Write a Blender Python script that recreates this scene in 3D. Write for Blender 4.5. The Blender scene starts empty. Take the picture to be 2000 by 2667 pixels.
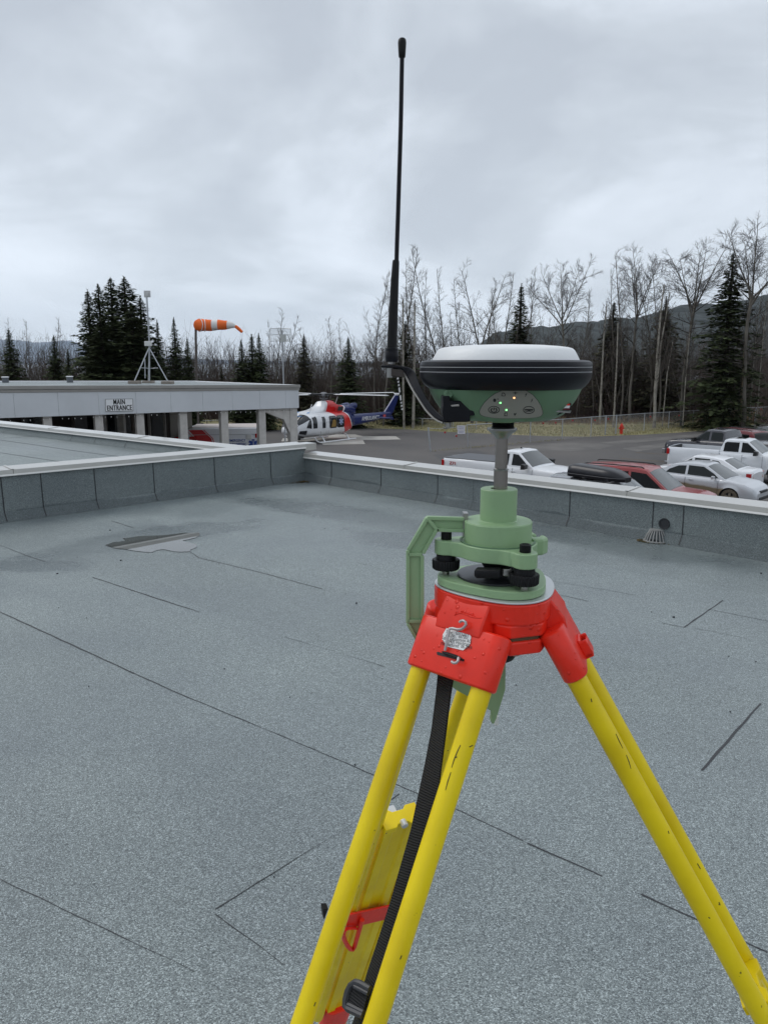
import bpy, bmesh, math, random
from mathutils import Vector, Matrix
R = math.radians
random.seed(7)

# ------------------------------------------------------------------ camera, sky, sun, exposure
F = 2003.0; CX = 1000.0; CY = 1333.5; H = 1.62; HY = 945.0
PITCH = math.atan((CY - HY) / F); CP, SP = math.cos(PITCH), math.sin(PITCH)
scene = bpy.context.scene
cam_data = bpy.data.cameras.new("camera")
cam = bpy.data.objects.new("camera", cam_data)
scene.collection.objects.link(cam)
cam.location = (0, 0, H)
cam.rotation_euler = (R(90) - PITCH, 0, 0)
cam_data.sensor_fit = 'HORIZONTAL'
cam_data.sensor_width = 36.0
cam_data.lens = 36.0 * F / 2000.0
cam_data.clip_start = 0.05
cam_data.clip_end = 60000
scene.camera = cam
scene.view_settings.view_transform = 'Standard'
scene.view_settings.look = 'None'
scene.view_settings.gamma = 1
scene.view_settings.exposure = 0.34
scene.cycles.max_bounces = 6
scene.cycles.transparent_max_bounces = 12
scene.cycles.volume_bounces = 1
scene.cycles.use_denoising = True

SUN_EL, SUN_AZ = R(50), R(-65)
world = bpy.data.worlds.new("World"); scene.world = world; world.use_nodes = True
wt = world.node_tree; wt.nodes.clear()
def wn(t, **k):
    n = wt.nodes.new(t)
    for a, v in k.items(): setattr(n, a, v)
    return n
wo = wn('ShaderNodeOutputWorld'); wb = wn('ShaderNodeBackground')
sky = wn('ShaderNodeTexSky', sky_type='NISHITA', sun_disc=False, sun_elevation=SUN_EL, sun_rotation=SUN_AZ)
sky.air_density = 1.0; sky.dust_density = 2.0
tc = wn('ShaderNodeTexCoord'); sep = wn('ShaderNodeSeparateXYZ')
wt.links.new(tc.outputs['Generated'], sep.inputs[0])
def wmath(op, a, b=None, c=None, clamp=False):
    n = wn('ShaderNodeMath', operation=op, use_clamp=clamp)
    for i, v in enumerate((a, b, c)):
        if v is None: continue
        if isinstance(v, (int, float)): n.inputs[i].default_value = v
        else: wt.links.new(v, n.inputs[i])
    return n.outputs[0]
zc = wmath('ADD', wmath('MAXIMUM', sep.outputs['Z'], 0.0), 0.30)
px_ = wmath('DIVIDE', sep.outputs['X'], zc); py_w = wmath('DIVIDE', sep.outputs['Y'], zc)
comb = wn('ShaderNodeCombineXYZ'); wt.links.new(px_, comb.inputs[0]); wt.links.new(py_w, comb.inputs[1])
def wnoise(scale, detail, rough, off, dist=0.0, vec=None):
    mp = wn('ShaderNodeMapping'); mp.inputs['Location'].default_value = off
    wt.links.new(vec or comb.outputs[0], mp.inputs[0])
    n = wn('ShaderNodeTexNoise'); n.inputs['Scale'].default_value = scale; n.inputs['Detail'].default_value = detail
    n.inputs['Roughness'].default_value = rough; n.inputs['Distortion'].default_value = dist
    wt.links.new(mp.outputs[0], n.inputs['Vector']); return n.outputs['Fac']
n1 = wnoise(1.1, 7, 0.5, (33.1, 2.7, 7.2), 1.0)
n2 = wnoise(0.5, 3, 0.5, (15.3, 21.4, 3.0), 0.2)
n3 = wnoise(3.2, 6, 0.6, (1.3, 9.2, 2.0), 0.4)
mixn = wmath('ADD', wmath('ADD', wmath('MULTIPLY', n1, 0.52), wmath('MULTIPLY', n2, 0.32)), wmath('MULTIPLY', n3, 0.16))
ramp = wn('ShaderNodeValToRGB'); wt.links.new(mixn, ramp.inputs[0])
e = ramp.color_ramp.elements
e[0].position = 0.42; e[0].color = (4.25, 4.65, 5.2, 1)
e[1].position = 0.60; e[1].color = (7.2, 7.75, 8.5, 1)
e2 = ramp.color_ramp.elements.new(0.475); e2.color = (5.0, 5.45, 6.0, 1)
e3 = ramp.color_ramp.elements.new(0.52); e3.color = (6.0, 6.5, 7.15, 1)
# brighter, bluer towards the horizon
hz = wmath('POWER', wmath('SUBTRACT', 1.0, wmath('MAXIMUM', sep.outputs['Z'], 0.0)), 5.0)
mixh = wn('ShaderNodeMixRGB', blend_type='MIX'); mixh.inputs['Color2'].default_value = (7.0, 7.75, 8.7, 1)
wt.links.new(wmath('MULTIPLY', hz, 0.42), mixh.inputs['Fac']); wt.links.new(ramp.outputs[0], mixh.inputs['Color1'])
mixs = wn('ShaderNodeMixRGB', blend_type='MIX'); mixs.inputs['Fac'].default_value = 0.94
wt.links.new(sky.outputs[0], mixs.inputs['Color1']); wt.links.new(mixh.outputs[0], mixs.inputs['Color2'])
# made-up dimming of the unseen sky behind and right, to shade camera-facing sides
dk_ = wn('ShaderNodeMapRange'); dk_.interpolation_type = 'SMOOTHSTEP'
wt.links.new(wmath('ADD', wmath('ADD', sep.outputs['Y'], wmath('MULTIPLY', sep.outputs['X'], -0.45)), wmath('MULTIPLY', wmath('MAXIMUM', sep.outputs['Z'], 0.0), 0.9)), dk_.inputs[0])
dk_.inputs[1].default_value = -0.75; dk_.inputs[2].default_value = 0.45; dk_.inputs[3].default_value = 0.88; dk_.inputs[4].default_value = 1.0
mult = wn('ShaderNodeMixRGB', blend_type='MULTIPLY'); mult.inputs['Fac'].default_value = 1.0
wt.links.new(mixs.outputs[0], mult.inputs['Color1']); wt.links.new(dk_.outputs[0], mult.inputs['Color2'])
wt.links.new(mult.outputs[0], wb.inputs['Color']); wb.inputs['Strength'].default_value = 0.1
wt.links.new(wb.outputs[0], wo.inputs['Surface'])

sd = bpy.data.lights.new("sun", 'SUN'); sd.energy = 0.8; sd.angle = R(30); sd.color = (1, 0.97, 0.93)
sun = bpy.data.objects.new("sun", sd); scene.collection.objects.link(sun)
sv = Vector((math.sin(SUN_AZ) * math.cos(SUN_EL), math.cos(SUN_AZ) * math.cos(SUN_EL), math.sin(SUN_EL)))
sun.rotation_euler = sv.to_track_quat('Z', 'Y').to_euler()

# ------------------------------------------------------------------ measuring helpers (photograph -> place)
def ray(px, py):
    x = (px - CX) / F; y = -(py - CY) / F
    return Vector((x, CP + y * SP, -SP + y * CP))
def pz(px, py, z):
    d = ray(px, py); return Vector((0, 0, H)) + d * ((z - H) / d.z)
def pY(px, py, Y):
    d = ray(px, py); return Vector((0, 0, H)) + d * (Y / d.y)
def proj(p):
    z = p[2] - H; d = p[1] * CP - z * SP; u = p[1] * SP + z * CP
    return CX + F * p[0] / d, CY - F * u / d
GZ = H - 5.3          # ground level below the roof deck (z = 0)

# ------------------------------------------------------------------ materials
def mat(name, col, rough=0.6, metal=0.0, var=0.0, vscale=8.0, bump=0.0, bscale=60.0, spec=0.5, col2=None, emit=None, detail=4, coat=0.0, sharp=None, rvar=0.0):
    m = bpy.data.materials.new(name); m.use_nodes = True
    nt = m.node_tree; b = nt.nodes['Principled BSDF']
    c = tuple(col) + (1,) if len(col) == 3 else col
    b.inputs['Base Color'].default_value = c
    b.inputs['Roughness'].default_value = rough; b.inputs['Metallic'].default_value = metal
    b.inputs['Specular IOR Level'].default_value = spec
    if coat: b.inputs['Coat Weight'].default_value = coat; b.inputs['Coat Roughness'].default_value = 0.08
    if emit: b.inputs['Emission Color'].default_value = tuple(emit[:3]) + (1,); b.inputs['Emission Strength'].default_value = emit[3]
    tcn = nt.nodes.new('ShaderNodeTexCoord')
    if var or col2:
        n = nt.nodes.new('ShaderNodeTexNoise'); n.inputs['Scale'].default_value = vscale; n.inputs['Detail'].default_value = detail
        n.inputs['Roughness'].default_value = 0.6
        nt.links.new(tcn.outputs['Object'], n.inputs['Vector'])
        rr = nt.nodes.new('ShaderNodeValToRGB'); nt.links.new(n.outputs['Fac'], rr.inputs[0])
        lo, hi = sharp or (0.3, 0.7)
        rr.color_ramp.elements[0].position = lo; rr.color_ramp.elements[1].position = hi
        if col2:
            rr.color_ramp.elements[0].color = tuple(col2) + (1,); rr.color_ramp.elements[1].color = c
        else:
            rr.color_ramp.elements[0].color = tuple(x * (1 - var) for x in c[:3]) + (1,)
            rr.color_ramp.elements[1].color = tuple(min(1, x * (1 + var)) for x in c[:3]) + (1,)
        nt.links.new(rr.outputs[0], b.inputs['Base Color'])
        if rvar:
            mr = nt.nodes.new('ShaderNodeMapRange'); nt.links.new(n.outputs['Fac'], mr.inputs[0])
            mr.inputs[1].default_value = .3; mr.inputs[2].default_value = .7
            mr.inputs[3].default_value = max(0.02, rough - rvar); mr.inputs[4].default_value = min(1, rough + rvar)
            nt.links.new(mr.outputs[0], b.inputs['Roughness'])
    if bump:
        n = nt.nodes.new('ShaderNodeTexNoise'); n.inputs['Scale'].default_value = bscale; n.inputs['Detail'].default_value = 3
        nt.links.new(tcn.outputs['Object'], n.inputs['Vector'])
        bp = nt.nodes.new('ShaderNodeBump'); bp.inputs['Strength'].default_value = bump; bp.inputs['Distance'].default_value = 0.01
        nt.links.new(n.outputs['Fac'], bp.inputs['Height']); nt.links.new(bp.outputs[0], b.inputs['Normal'])
    return m

# ------------------------------------------------------------------ mesh builder
class MB:
    def __init__(s): s.v = []; s.f = []; s.m = []; s.mi = 0
    def add(s, vs, fs):
        o = len(s.v); s.v += [tuple(v) for v in vs]
        for f in fs: s.f.append(tuple(i + o for i in f)); s.m.append(s.mi)
    def box(s, x0, x1, y0, y1, z0, z1, M=None):
        vs = [Vector((x, y, z)) for z in (z0, z1) for y in (y0, y1) for x in (x0, x1)]
        if M is not None: vs = [M @ v for v in vs]
        s.add(vs, [(0, 2, 3, 1), (4, 5, 7, 6), (0, 1, 5, 4), (2, 6, 7, 3), (0, 4, 6, 2), (1, 3, 7, 5)])
    def cbox(s, c, sx, sy, sz, M=None):
        x, y, z = c; s.box(x - sx / 2, x + sx / 2, y - sy / 2, y + sy / 2, z - sz / 2, z + sz / 2, M)
    def beam(s, a, b, w, h=None, up=(0, 0, 1)):
        a = Vector(a); b = Vector(b); d = b - a; L = d.length; d.normalize(); h = h or w
        u = Vector(up)
        if abs(d.dot(u)) > .98: u = Vector((1, 0, 0))
        r = d.cross(u).normalized(); u = r.cross(d)
        M = Matrix((r, d, u)).transposed().to_4x4(); M.translation = a
        s.box(-w / 2, w / 2, 0, L, -h / 2, h / 2, M)
    def tube(s, pts, rad, n=8, cap=True):
        pts = [Vector(p) for p in pts]
        if isinstance(rad, (int, float)): rad = [rad] * len(pts)
        o = len(s.v); prev = None
        for i, p in enumerate(pts):
            if i == 0: t = pts[1] - p
            elif i == len(pts) - 1: t = p - pts[i - 1]
            else: t = (pts[i + 1] - p).normalized() + (p - pts[i - 1]).normalized()
            t.normalize()
            if prev is None:
                u = Vector((0, 0, 1)) if abs(t.z) < .9 else Vector((1, 0, 0))
                u = (u - t * u.dot(t)).normalized()
            else:
                u = prev - t * prev.dot(t)
                u = u.normalized() if u.length > 1e-6 else Vector((1, 0, 0))
            prev = u; w = t.cross(u)
            for k in range(n):
                a = 2 * math.pi * k / n
                s.v.append(tuple(p + (u * math.cos(a) + w * math.sin(a)) * rad[i]))
        for i in range(len(pts) - 1):
            for k in range(n):
                a = o + i * n + k; b = o + i * n + (k + 1) % n
                s.f.append((a, b, b + n, a + n)); s.m.append(s.mi)
        if cap and n > 2:
            s.f.append(tuple(o + k for k in reversed(range(n)))); s.m.append(s.mi)
            e = o + (len(pts) - 1) * n
            s.f.append(tuple(e + k for k in range(n))); s.m.append(s.mi)
    def lathe(s, prof, n=48, c=(0, 0, 0), M=None, cap=True):
        # prof: list of (r, z)
        o = len(s.v); c = Vector(c)
        for r, z in prof:
            for k in range(n):
                a = 2 * math.pi * k / n
                p = Vector((r * math.cos(a), r * math.sin(a), z))
                if M is not None: p = M @ p
                s.v.append(tuple(p + c))
        for i in range(len(prof) - 1):
            for k in range(n):
                a = o + i * n + k; b = o + i * n + (k + 1) % n
                s.f.append((a, b, b + n, a + n)); s.m.append(s.mi)
        if cap:
            s.f.append(tuple(o + k for k in reversed(range(n)))); s.m.append(s.mi)
            e = o + (len(prof) - 1) * n
            s.f.append(tuple(e + k for k in range(n))); s.m.append(s.mi)
    def prism(s, poly, d0, d1, ax='z', M=None):
        # poly 2D; extruded between d0 and d1 along axis
        def P(a, b, d):
            v = Vector((a, b, d)) if ax == 'z' else (Vector((a, d, b)) if ax == 'y' else Vector((d, a, b)))
            return M @ v if M is not None else v
        n = len(poly)
        vs = [P(a, b, d0) for a, b in poly] + [P(a, b, d1) for a, b in poly]
        fs = [tuple(reversed(range(n))), tuple(range(n, 2 * n))] + [(i, (i + 1) % n, (i + 1) % n + n, i + n) for i in range(n)]
        s.add(vs, fs)
    def poly3(s, pts): s.add(pts, [tuple(range(len(pts)))])
    def slab(s, pts, off):
        # polygon of 3D points given thickness along vector off
        off = Vector(off); n = len(pts); vs = [Vector(p) for p in pts] + [Vector(p) + off for p in pts]
        s.add(vs, [tuple(reversed(range(n))), tuple(range(n, 2 * n))] + [(i, (i + 1) % n, (i + 1) % n + n, i + n) for i in range(n)])
    def loft(s, rings, closed=True, cap=True):
        o = len(s.v); n = len(rings[0])
        for r in rings: s.v += [tuple(p) for p in r]
        for i in range(len(rings) - 1):
            for k in range(n if closed else n - 1):
                a = o + i * n + k; b = o + i * n + (k + 1) % n
                s.f.append((a, b, b + n, a + n)); s.m.append(s.mi)
        if cap:
            s.f.append(tuple(o + k for k in reversed(range(n)))); s.m.append(s.mi)
            e = o + (len(rings) - 1) * n; s.f.append(tuple(e + k for k in range(n))); s.m.append(s.mi)

INV = {}
def thing(name, label, cat, loc=(0, 0, 0), rotz=0.0, group=None, tilt=None):
    o = bpy.data.objects.new(name, None); scene.collection.objects.link(o)
    o.empty_display_size = 0.2
    o.location = loc; o.rotation_euler = (tilt[0], tilt[1], rotz) if tilt else (0, 0, rotz)
    o['label'] = label; o['category'] = cat
    if group: o['group'] = group
    M = Matrix.Translation(Vector(loc)) @ o.rotation_euler.to_matrix().to_4x4()
    INV[o.name] = M.inverted()
    return o
def obj(name, mb, mats, parent=None, smooth=False, world=False, bevel=0.0, autos=40, label=None, recalc=True, bseg=2):
    vs = mb.v
    root = parent
    while root is not None and root.parent is not None: root = root.parent
    if world and root is not None:
        Mi = INV[root.name]; vs = [tuple(Mi @ Vector(v)) for v in vs]
    me = bpy.data.meshes.new(name); me.from_pydata(vs, [], mb.f)
    if not isinstance(mats, (list, tuple)): mats = [mats]
    for m in mats: me.materials.append(m)
    if len(mats) > 1: me.polygons.foreach_set('material_index', mb.m)
    if recalc:
        bm = bmesh.new(); bm.from_mesh(me); bmesh.ops.recalc_face_normals(bm, faces=bm.faces); bm.to_mesh(me); bm.free()
    if smooth:
        me.polygons.foreach_set('use_smooth', [True] * len(me.polygons))
        if autos: me.set_sharp_from_angle(angle=R(autos))
    me.update()
    o = bpy.data.objects.new(name, me); scene.collection.objects.link(o)
    if parent is not None: o.parent = parent
    if bevel:
        md = o.modifiers.new('bevel', 'BEVEL'); md.width = bevel; md.segments = bseg; md.limit_method = 'ANGLE'; md.angle_limit = R(40)
        md.harden_normals = False
    if label: o['label'] = label
    return o
def tag(o, label=None, cat=None, group=None, kind=None):
    if label: o['label'] = label
    if cat: o['category'] = cat
    if group: o['group'] = group
    if kind: o['kind'] = kind
    return o
def text(body, size, M, m, parent, name='lettering', depth=0.0005, off=0.0, sx=1.0, world=False, align='CENTER', spacing=1.0, bold=0.0):
    c = bpy.data.curves.new(name, 'FONT'); c.body = body; c.size = size; c.extrude = depth; c.offset = off
    c.align_x = align; c.align_y = 'CENTER'; c.space_character = spacing; c.resolution_u = 3
    tmp = bpy.data.objects.new(name, c)
    dg = None
    scene.collection.objects.link(tmp); bpy.context.view_layer.update()
    me = bpy.data.meshes.new_from_object(tmp.evaluated_get(bpy.context.evaluated_depsgraph_get()))
    scene.collection.objects.unlink(tmp); bpy.data.objects.remove(tmp)
    S = Matrix.Diagonal((sx, 1, 1, 1))
    if bold:
        bm = bmesh.new()
        for k in (-1, 0, 1): m2 = me.copy(); m2.transform(Matrix.Translation((k * bold, 0, k * .0004))); bm.from_mesh(m2); bpy.data.meshes.remove(m2)
        bm.to_mesh(me); bm.free()
    root = parent
    while root is not None and root.parent is not None: root = root.parent
    Mi = INV[root.name] if (world and root is not None) else Matrix()
    me.transform(Mi @ M @ S); me.materials.clear(); me.materials.append(m); me.name = name
    o = bpy.data.objects.new(name, me); scene.collection.objects.link(o)
    if parent is not None: o.parent = parent
    return o
def frame(o, x, y, z):
    M = Matrix((Vector(x).normalized(), Vector(y).normalized(), Vector(z).normalized())).transposed().to_4x4(); M.translation = Vector(o); return M
def dup(root, loc, rotz, label=None, group=None, scale=None):
    r = root.copy(); scene.collection.objects.link(r); r.location = loc; r.rotation_euler = (0, 0, rotz)
    if scale: r.scale = (scale,) * 3 if isinstance(scale, (int, float)) else scale
    if label: r['label'] = label
    if group: r['group'] = group
    for ch in list(root.children):
        c = ch.copy(); scene.collection.objects.link(c); c.parent = r
        for g in ch.children:
            d = g.copy(); scene.collection.objects.link(d); d.parent = c
    return r

# ================================================================== GROUND, ROOF, PARAPETS
def nodes_of(m): return m.node_tree.nodes, m.node_tree.links, m.node_tree.nodes['Principled BSDF']

def roof_material(name, base=(0.30, 0.335, 0.34), wet=True):
    m = mat(name, base, 0.62)
    N, L, b = nodes_of(m)
    t = N.new('ShaderNodeTexCoord')
    def noise(scale, det=2, ro=.5, vec=None):
        n = N.new('ShaderNodeTexNoise'); n.inputs['Scale'].default_value = scale; n.inputs['Detail'].default_value = det
        n.inputs['Roughness'].default_value = ro; L.new(vec or t.outputs['Object'], n.inputs['Vector']); return n
    v1 = N.new('ShaderNodeTexVoronoi'); v1.inputs['Scale'].default_value = 330 if wet else 430; L.new(t.outputs['Object'], v1.inputs['Vector'])
    sep = N.new('ShaderNodeSeparateColor'); L.new(v1.outputs['Color'], sep.inputs[0])
    rg = N.new('ShaderNodeValToRGB'); L.new(sep.outputs[0], rg.inputs[0])
    E_ = rg.color_ramp.elements
    E_[0].position = 0.0; E_[0].color = (0.062, 0.075, 0.079, 1)
    E_[1].position = 1.0; E_[1].color = (0.45, 0.505, 0.515, 1)
    for p, c in ((0.22, (0.126, 0.147, 0.150)), (0.5, (0.186, 0.215, 0.218)), (0.8, (0.246, 0.282, 0.284))):
        q = E_.new(p); q.color = c + (1,)
    nm = noise(130, 2, .5)
    rm = N.new('ShaderNodeValToRGB'); L.new(nm.outputs['Fac'], rm.inputs[0])
    rm.color_ramp.elements[0].position = .3; rm.color_ramp.elements[0].color = (.55, .56, .58, 1)
    rm.color_ramp.elements[1].position = .7; rm.color_ramp.elements[1].color = (1.3, 1.3, 1.28, 1)
    mx = N.new('ShaderNodeMixRGB'); mx.blend_type = 'MULTIPLY'; mx.inputs[0].default_value = 0.35 if wet else .15
    L.new(rg.outputs[0], mx.inputs[1]); L.new(rm.outputs[0], mx.inputs[2])
    nl = noise(1.1, 5, .6)
    rl = N.new('ShaderNodeValToRGB'); L.new(nl.outputs['Fac'], rl.inputs[0])
    rl.color_ramp.elements[0].position = .3; rl.color_ramp.elements[0].color = (.84, .85, .86, 1)
    rl.color_ramp.elements[1].position = .7; rl.color_ramp.elements[1].color = (1.1, 1.1, 1.08, 1)
    mx2 = N.new('ShaderNodeMixRGB'); mx2.blend_type = 'MULTIPLY'; mx2.inputs[0].default_value = 1
    L.new(mx.outputs[0], mx2.inputs[1]); L.new(rl.outputs[0], mx2.inputs[2])
    # each roll of membrane weathers to its own shade
    sx_ = N.new('ShaderNodeSeparateXYZ'); g0 = N.new('ShaderNodeNewGeometry'); L.new(g0.outputs['Position'], sx_.inputs[0])
    def mth(op, a, b_): 
        q = N.new('ShaderNodeMath'); q.operation = op
        for i, v in enumerate((a, b_)):
            if isinstance(v, (int, float)): q.inputs[i].default_value = v
            else: L.new(v, q.inputs[i])
        return q.outputs[0]
    pr = mth('ADD', mth('MULTIPLY', sx_.outputs['X'], .629), mth('MULTIPLY', sx_.outputs['Y'], .777))
    fl_ = mth('FLOOR', mth('DIVIDE', mth('SUBTRACT', pr, 2.19), .9), 0)
    wn_ = N.new('ShaderNodeTexWhiteNoise'); wn_.noise_dimensions = '1D'; L.new(fl_, wn_.inputs['W'])
    tone = mth('ADD', mth('MULTIPLY', wn_.outputs['Value'], .10), .95)
    mx3 = N.new('ShaderNodeMixRGB'); mx3.blend_type = 'MULTIPLY'; mx3.inputs[0].default_value = 1 if wet else 0
    L.new(mx2.outputs[0], mx3.inputs[1]); L.new(tone, mx3.inputs[2])
    def blob(px, py, rx, ry, a_, soft=.35):
        q_ = pz(px, py, 0); mp = N.new('ShaderNodeMapping'); mp.vector_type = 'TEXTURE'; mp.inputs['Location'].default_value = (q_.x, q_.y, 0); mp.inputs['Rotation'].default_value = (0, 0, a_); mp.inputs['Scale'].default_value = (rx, ry, 50)
        L.new(g0.outputs['Position'], mp.inputs[0]); ln_ = N.new('ShaderNodeVectorMath'); ln_.operation = 'LENGTH'; L.new(mp.outputs[0], ln_.inputs[0])
        nn = noise(2.2, 4, .6); mrr = N.new('ShaderNodeMapRange'); mrr.interpolation_type = 'SMOOTHSTEP'; L.new(mth('ADD', ln_.outputs['Value'], mth('MULTIPLY', mth('SUBTRACT', nn.outputs['Fac'], .5), .9)), mrr.inputs[0])
        mrr.inputs[1].default_value = 1 - soft; mrr.inputs[2].default_value = 1 + soft; mrr.inputs[3].default_value = 1; mrr.inputs[4].default_value = 0; return mrr.outputs[0]
    last = mx3.outputs[0]; wetmask = None
    if wet:
        for args in ((400, 1400, 1.15, .42, R(46)), (1040, 1405, .75, .32, R(-42)), (1500, 1400, 1.6, .35, R(-45)), (880, 1335, 1.6, .35, R(-40)), (90, 1475, .5, .2, R(0))):
            bm_ = blob(*args); wetmask = bm_ if wetmask is None else mth('MAXIMUM', wetmask, bm_)
        mxw = N.new('ShaderNodeMixRGB'); mxw.blend_type = 'MULTIPLY'; L.new(mth('MULTIPLY', wetmask, .8), mxw.inputs[0]); L.new(last, mxw.inputs[1]); mxw.inputs[2].default_value = (.74, .75, .76, 1); last = mxw.outputs[0]
    L.new(last, b.inputs['Base Color'])
    bp = N.new('ShaderNodeBump'); bp.inputs['Strength'].default_value = 0.35; bp.inputs['Distance'].default_value = 0.002
    L.new(v1.outputs['Distance'], bp.inputs['Height']); L.new(bp.outputs[0], b.inputs['Normal'])
    nr = noise(.55, 4, .55)
    mr = N.new('ShaderNodeMapRange'); L.new(nr.outputs['Fac'], mr.inputs[0])
    mr.inputs[1].default_value = .38; mr.inputs[2].default_value = .62; mr.inputs[3].default_value = .33 if wet else .8; mr.inputs[4].default_value = .58 if wet else .9
    if wetmask is not None: L.new(mth('SUBTRACT', mr.outputs[0], mth('MULTIPLY', wetmask, .22)), b.inputs['Roughness'])
    else: L.new(mr.outputs[0], b.inputs['Roughness'])
    return m
M_roof = roof_material('roof_membrane')
M_roofwall = roof_material('parapet_membrane', wet=False)
M_seam = mat('bitumen_seam', (0.02, 0.021, 0.024), .5, bump=.3)
M_cap = mat('cap_flashing', (0.44, 0.43, 0.40), .35, .0, var=.09, vscale=1.7, coat=.8, spec=.5)
M_captop = mat('cap_flashing_top', (0.72, 0.73, 0.73), .3, 0, var=.05, vscale=2)
M_lip = mat('drip_edge', (0.74, 0.73, 0.70), .4)
M_extwall = mat('exterior_wall', (0.5, 0.49, 0.46), .8, var=.1)

# --- terrain: one sheet out to the horizon, dropping to the lake
def smooth(a, b, x):
    t = max(0, min(1, (x - a) / (b - a))); return t * t * (3 - 2 * t)
def ground_z(x, y):
    r = math.hypot(x, y)
    return GZ - 16 * smooth(150, 1100, r)
M_soil = mat('soil', (0.10, 0.082, 0.058), .95, col2=(0.05, 0.043, 0.03), vscale=.4, bump=.4, bscale=4)
g = MB(); rs = [0, 8, 20, 40, 60, 80, 95, 110, 130, 160, 200, 260, 340, 420, 600, 1200, 2200, 4000, 8000, 13300]; NA = 72
for r in rs:
    for k in range(NA):
        a = 2 * math.pi * k / NA; x, y = r * math.sin(a), r * math.cos(a); g.v.append((x, y, ground_z(x, y)))
for i in range(len(rs) - 1):
    for k in range(NA):
        a = i * NA + k; b = i * NA + (k + 1) % NA; g.f.append((a, b, b + NA, a + NA)); g.m.append(0)
o = obj('ground', g, M_soil, smooth=True); tag(o, kind='structure')

# asphalt lot
def gp(px, py, dz=0.0): return pz(px, py, GZ + dz)
M_asph = mat('asphalt', (0.115, 0.106, 0.100), .8, col2=(0.070, 0.066, 0.064), vscale=.22, bump=.25, bscale=30, detail=8, rvar=.1)
N, L, b = nodes_of(M_asph)
edge = [(-900, 1133), (300, 1128), (560, 1124), (743, 1119), (917, 1114), (1060, 1118), (1150, 1124), (1240, 1128), (1350, 1133), (1434, 1136), (1530, 1137), (1611, 1134), (1680, 1131.5), (1760, 1127), (1834, 1121), (1900, 1114), (1960, 1106), (2000, 1101), (2100, 1094), (2400, 1078)]
far = [gp(x, y, .004) for x, y in edge]
asph = MB()
rows = []
for s_ in (0, .12, .3, .55, 1.0):
    rows.append([Vector((p.x * (1 - s_) + s_ * max(-60, min(60, p.x * .5)), p.y * (1 - s_) + s_ * (-45), GZ + .004)) for p in far])
for r in rows: asph.v += [tuple(p) for p in r]
n = len(far)
for i in range(len(rows) - 1):
    for k in range(n - 1): asph.f.append((i * n + k, i * n + k + 1, (i + 1) * n + k + 1, (i + 1) * n + k)); asph.m.append(0)
o = obj('parking_lot', asph, M_asph); tag(o, kind='structure')

def sheet(name, pxs, dz, m, kind='structure'):
    mb = MB(); mb.poly3([gp(x, y, dz) for x, y in pxs]); o = obj(name, mb, m); tag(o, kind=kind); return o
M_patch = mat('asphalt_worn', (0.16, 0.15, 0.14), .85, col2=(0.09, 0.086, 0.082), vscale=.5, bump=.2, bscale=20, detail=8)
M_patch2 = mat('asphalt_dark', (0.058, 0.055, 0.056), .7, col2=(0.075, 0.072, 0.07), vscale=.5, detail=8)
# worn pale streaks and the wheel-worn lane on the lot
sheet('asphalt_patch', [(1290, 1166), (1380, 1158), (1470, 1152), (1560, 1154), (1600, 1160), (1560, 1170), (1470, 1176), (1370, 1174)], .008, M_patch)
sheet('asphalt_patch', [(1560, 1152), (1700, 1140), (1840, 1127), (1850, 1131), (1720, 1147), (1600, 1158)], .008, M_patch)
sheet('asphalt_patch', [(1620, 1168), (1760, 1150), (1800, 1150), (1760, 1160), (1660, 1176)], .008, M_patch)
sheet('asphalt_patch', [(1130, 1184), (1240, 1172), (1270, 1180), (1150, 1200)], .008, M_patch2)
M_yline = mat('faded_yellow_line', (0.2, 0.13, 0.06), .85, col2=(0.1, 0.09, 0.08), vscale=2)
for a_, b_ in (((1655, 1178), (1745, 1184)), ((1610, 1193), (1740, 1203)), ((1630, 1207), (1700, 1212))):
    P0 = gp(*a_, .012); P1 = gp(*b_, .012); d = (P1 - P0).normalized(); q = Vector((-d.y, d.x, 0)) * .06
    mb = MB(); mb.poly3([P0 - q, P1 - q, P1 + q, P0 + q]); tag(obj('parking_line', mb, M_yline), kind='structure')

# concrete helipad: a pale cross of slabs
M_conc = mat('helipad_concrete', (0.50, 0.48, 0.44), .85, col2=(0.33, 0.31, 0.28), vscale=.9, bump=.2, bscale=10, detail=8)
z4 = lambda x, y: (700 + x / 3.687, 950 + y / 3.687)
pad = MB()
for poly in ([(120, 735), (135, 705), (440, 700), (650, 668), (830, 668), (905, 686), (1220, 686), (1268, 716), (905, 722), (925, 760), (520, 768), (500, 733)],):
    pad.poly3([gp(*z4(x, y), .010) for x, y in poly])
tag(obj('helipad', pad, M_conc), kind='structure')

# dry grass verge beyond the lot
M_grassb = mat('verge_grass', (0.36, 0.30, 0.17), .95, col2=(0.15, 0.16, 0.06), vscale=.35, bump=.5, bscale=15, detail=8)
verge = MB(); nn = len(far)
for p in far: verge.v.append((p.x, p.y, GZ + .10 if False else GZ + .006))
for p in far: q = p * (1 + 9 / p.length); verge.v.append((q.x, q.y, GZ + .35))
for k in range(nn - 1): verge.f.append((k, k + 1, nn + k + 1, nn + k)); verge.m.append(0)
tag(obj('verge', verge, M_grassb), kind='structure')

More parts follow.
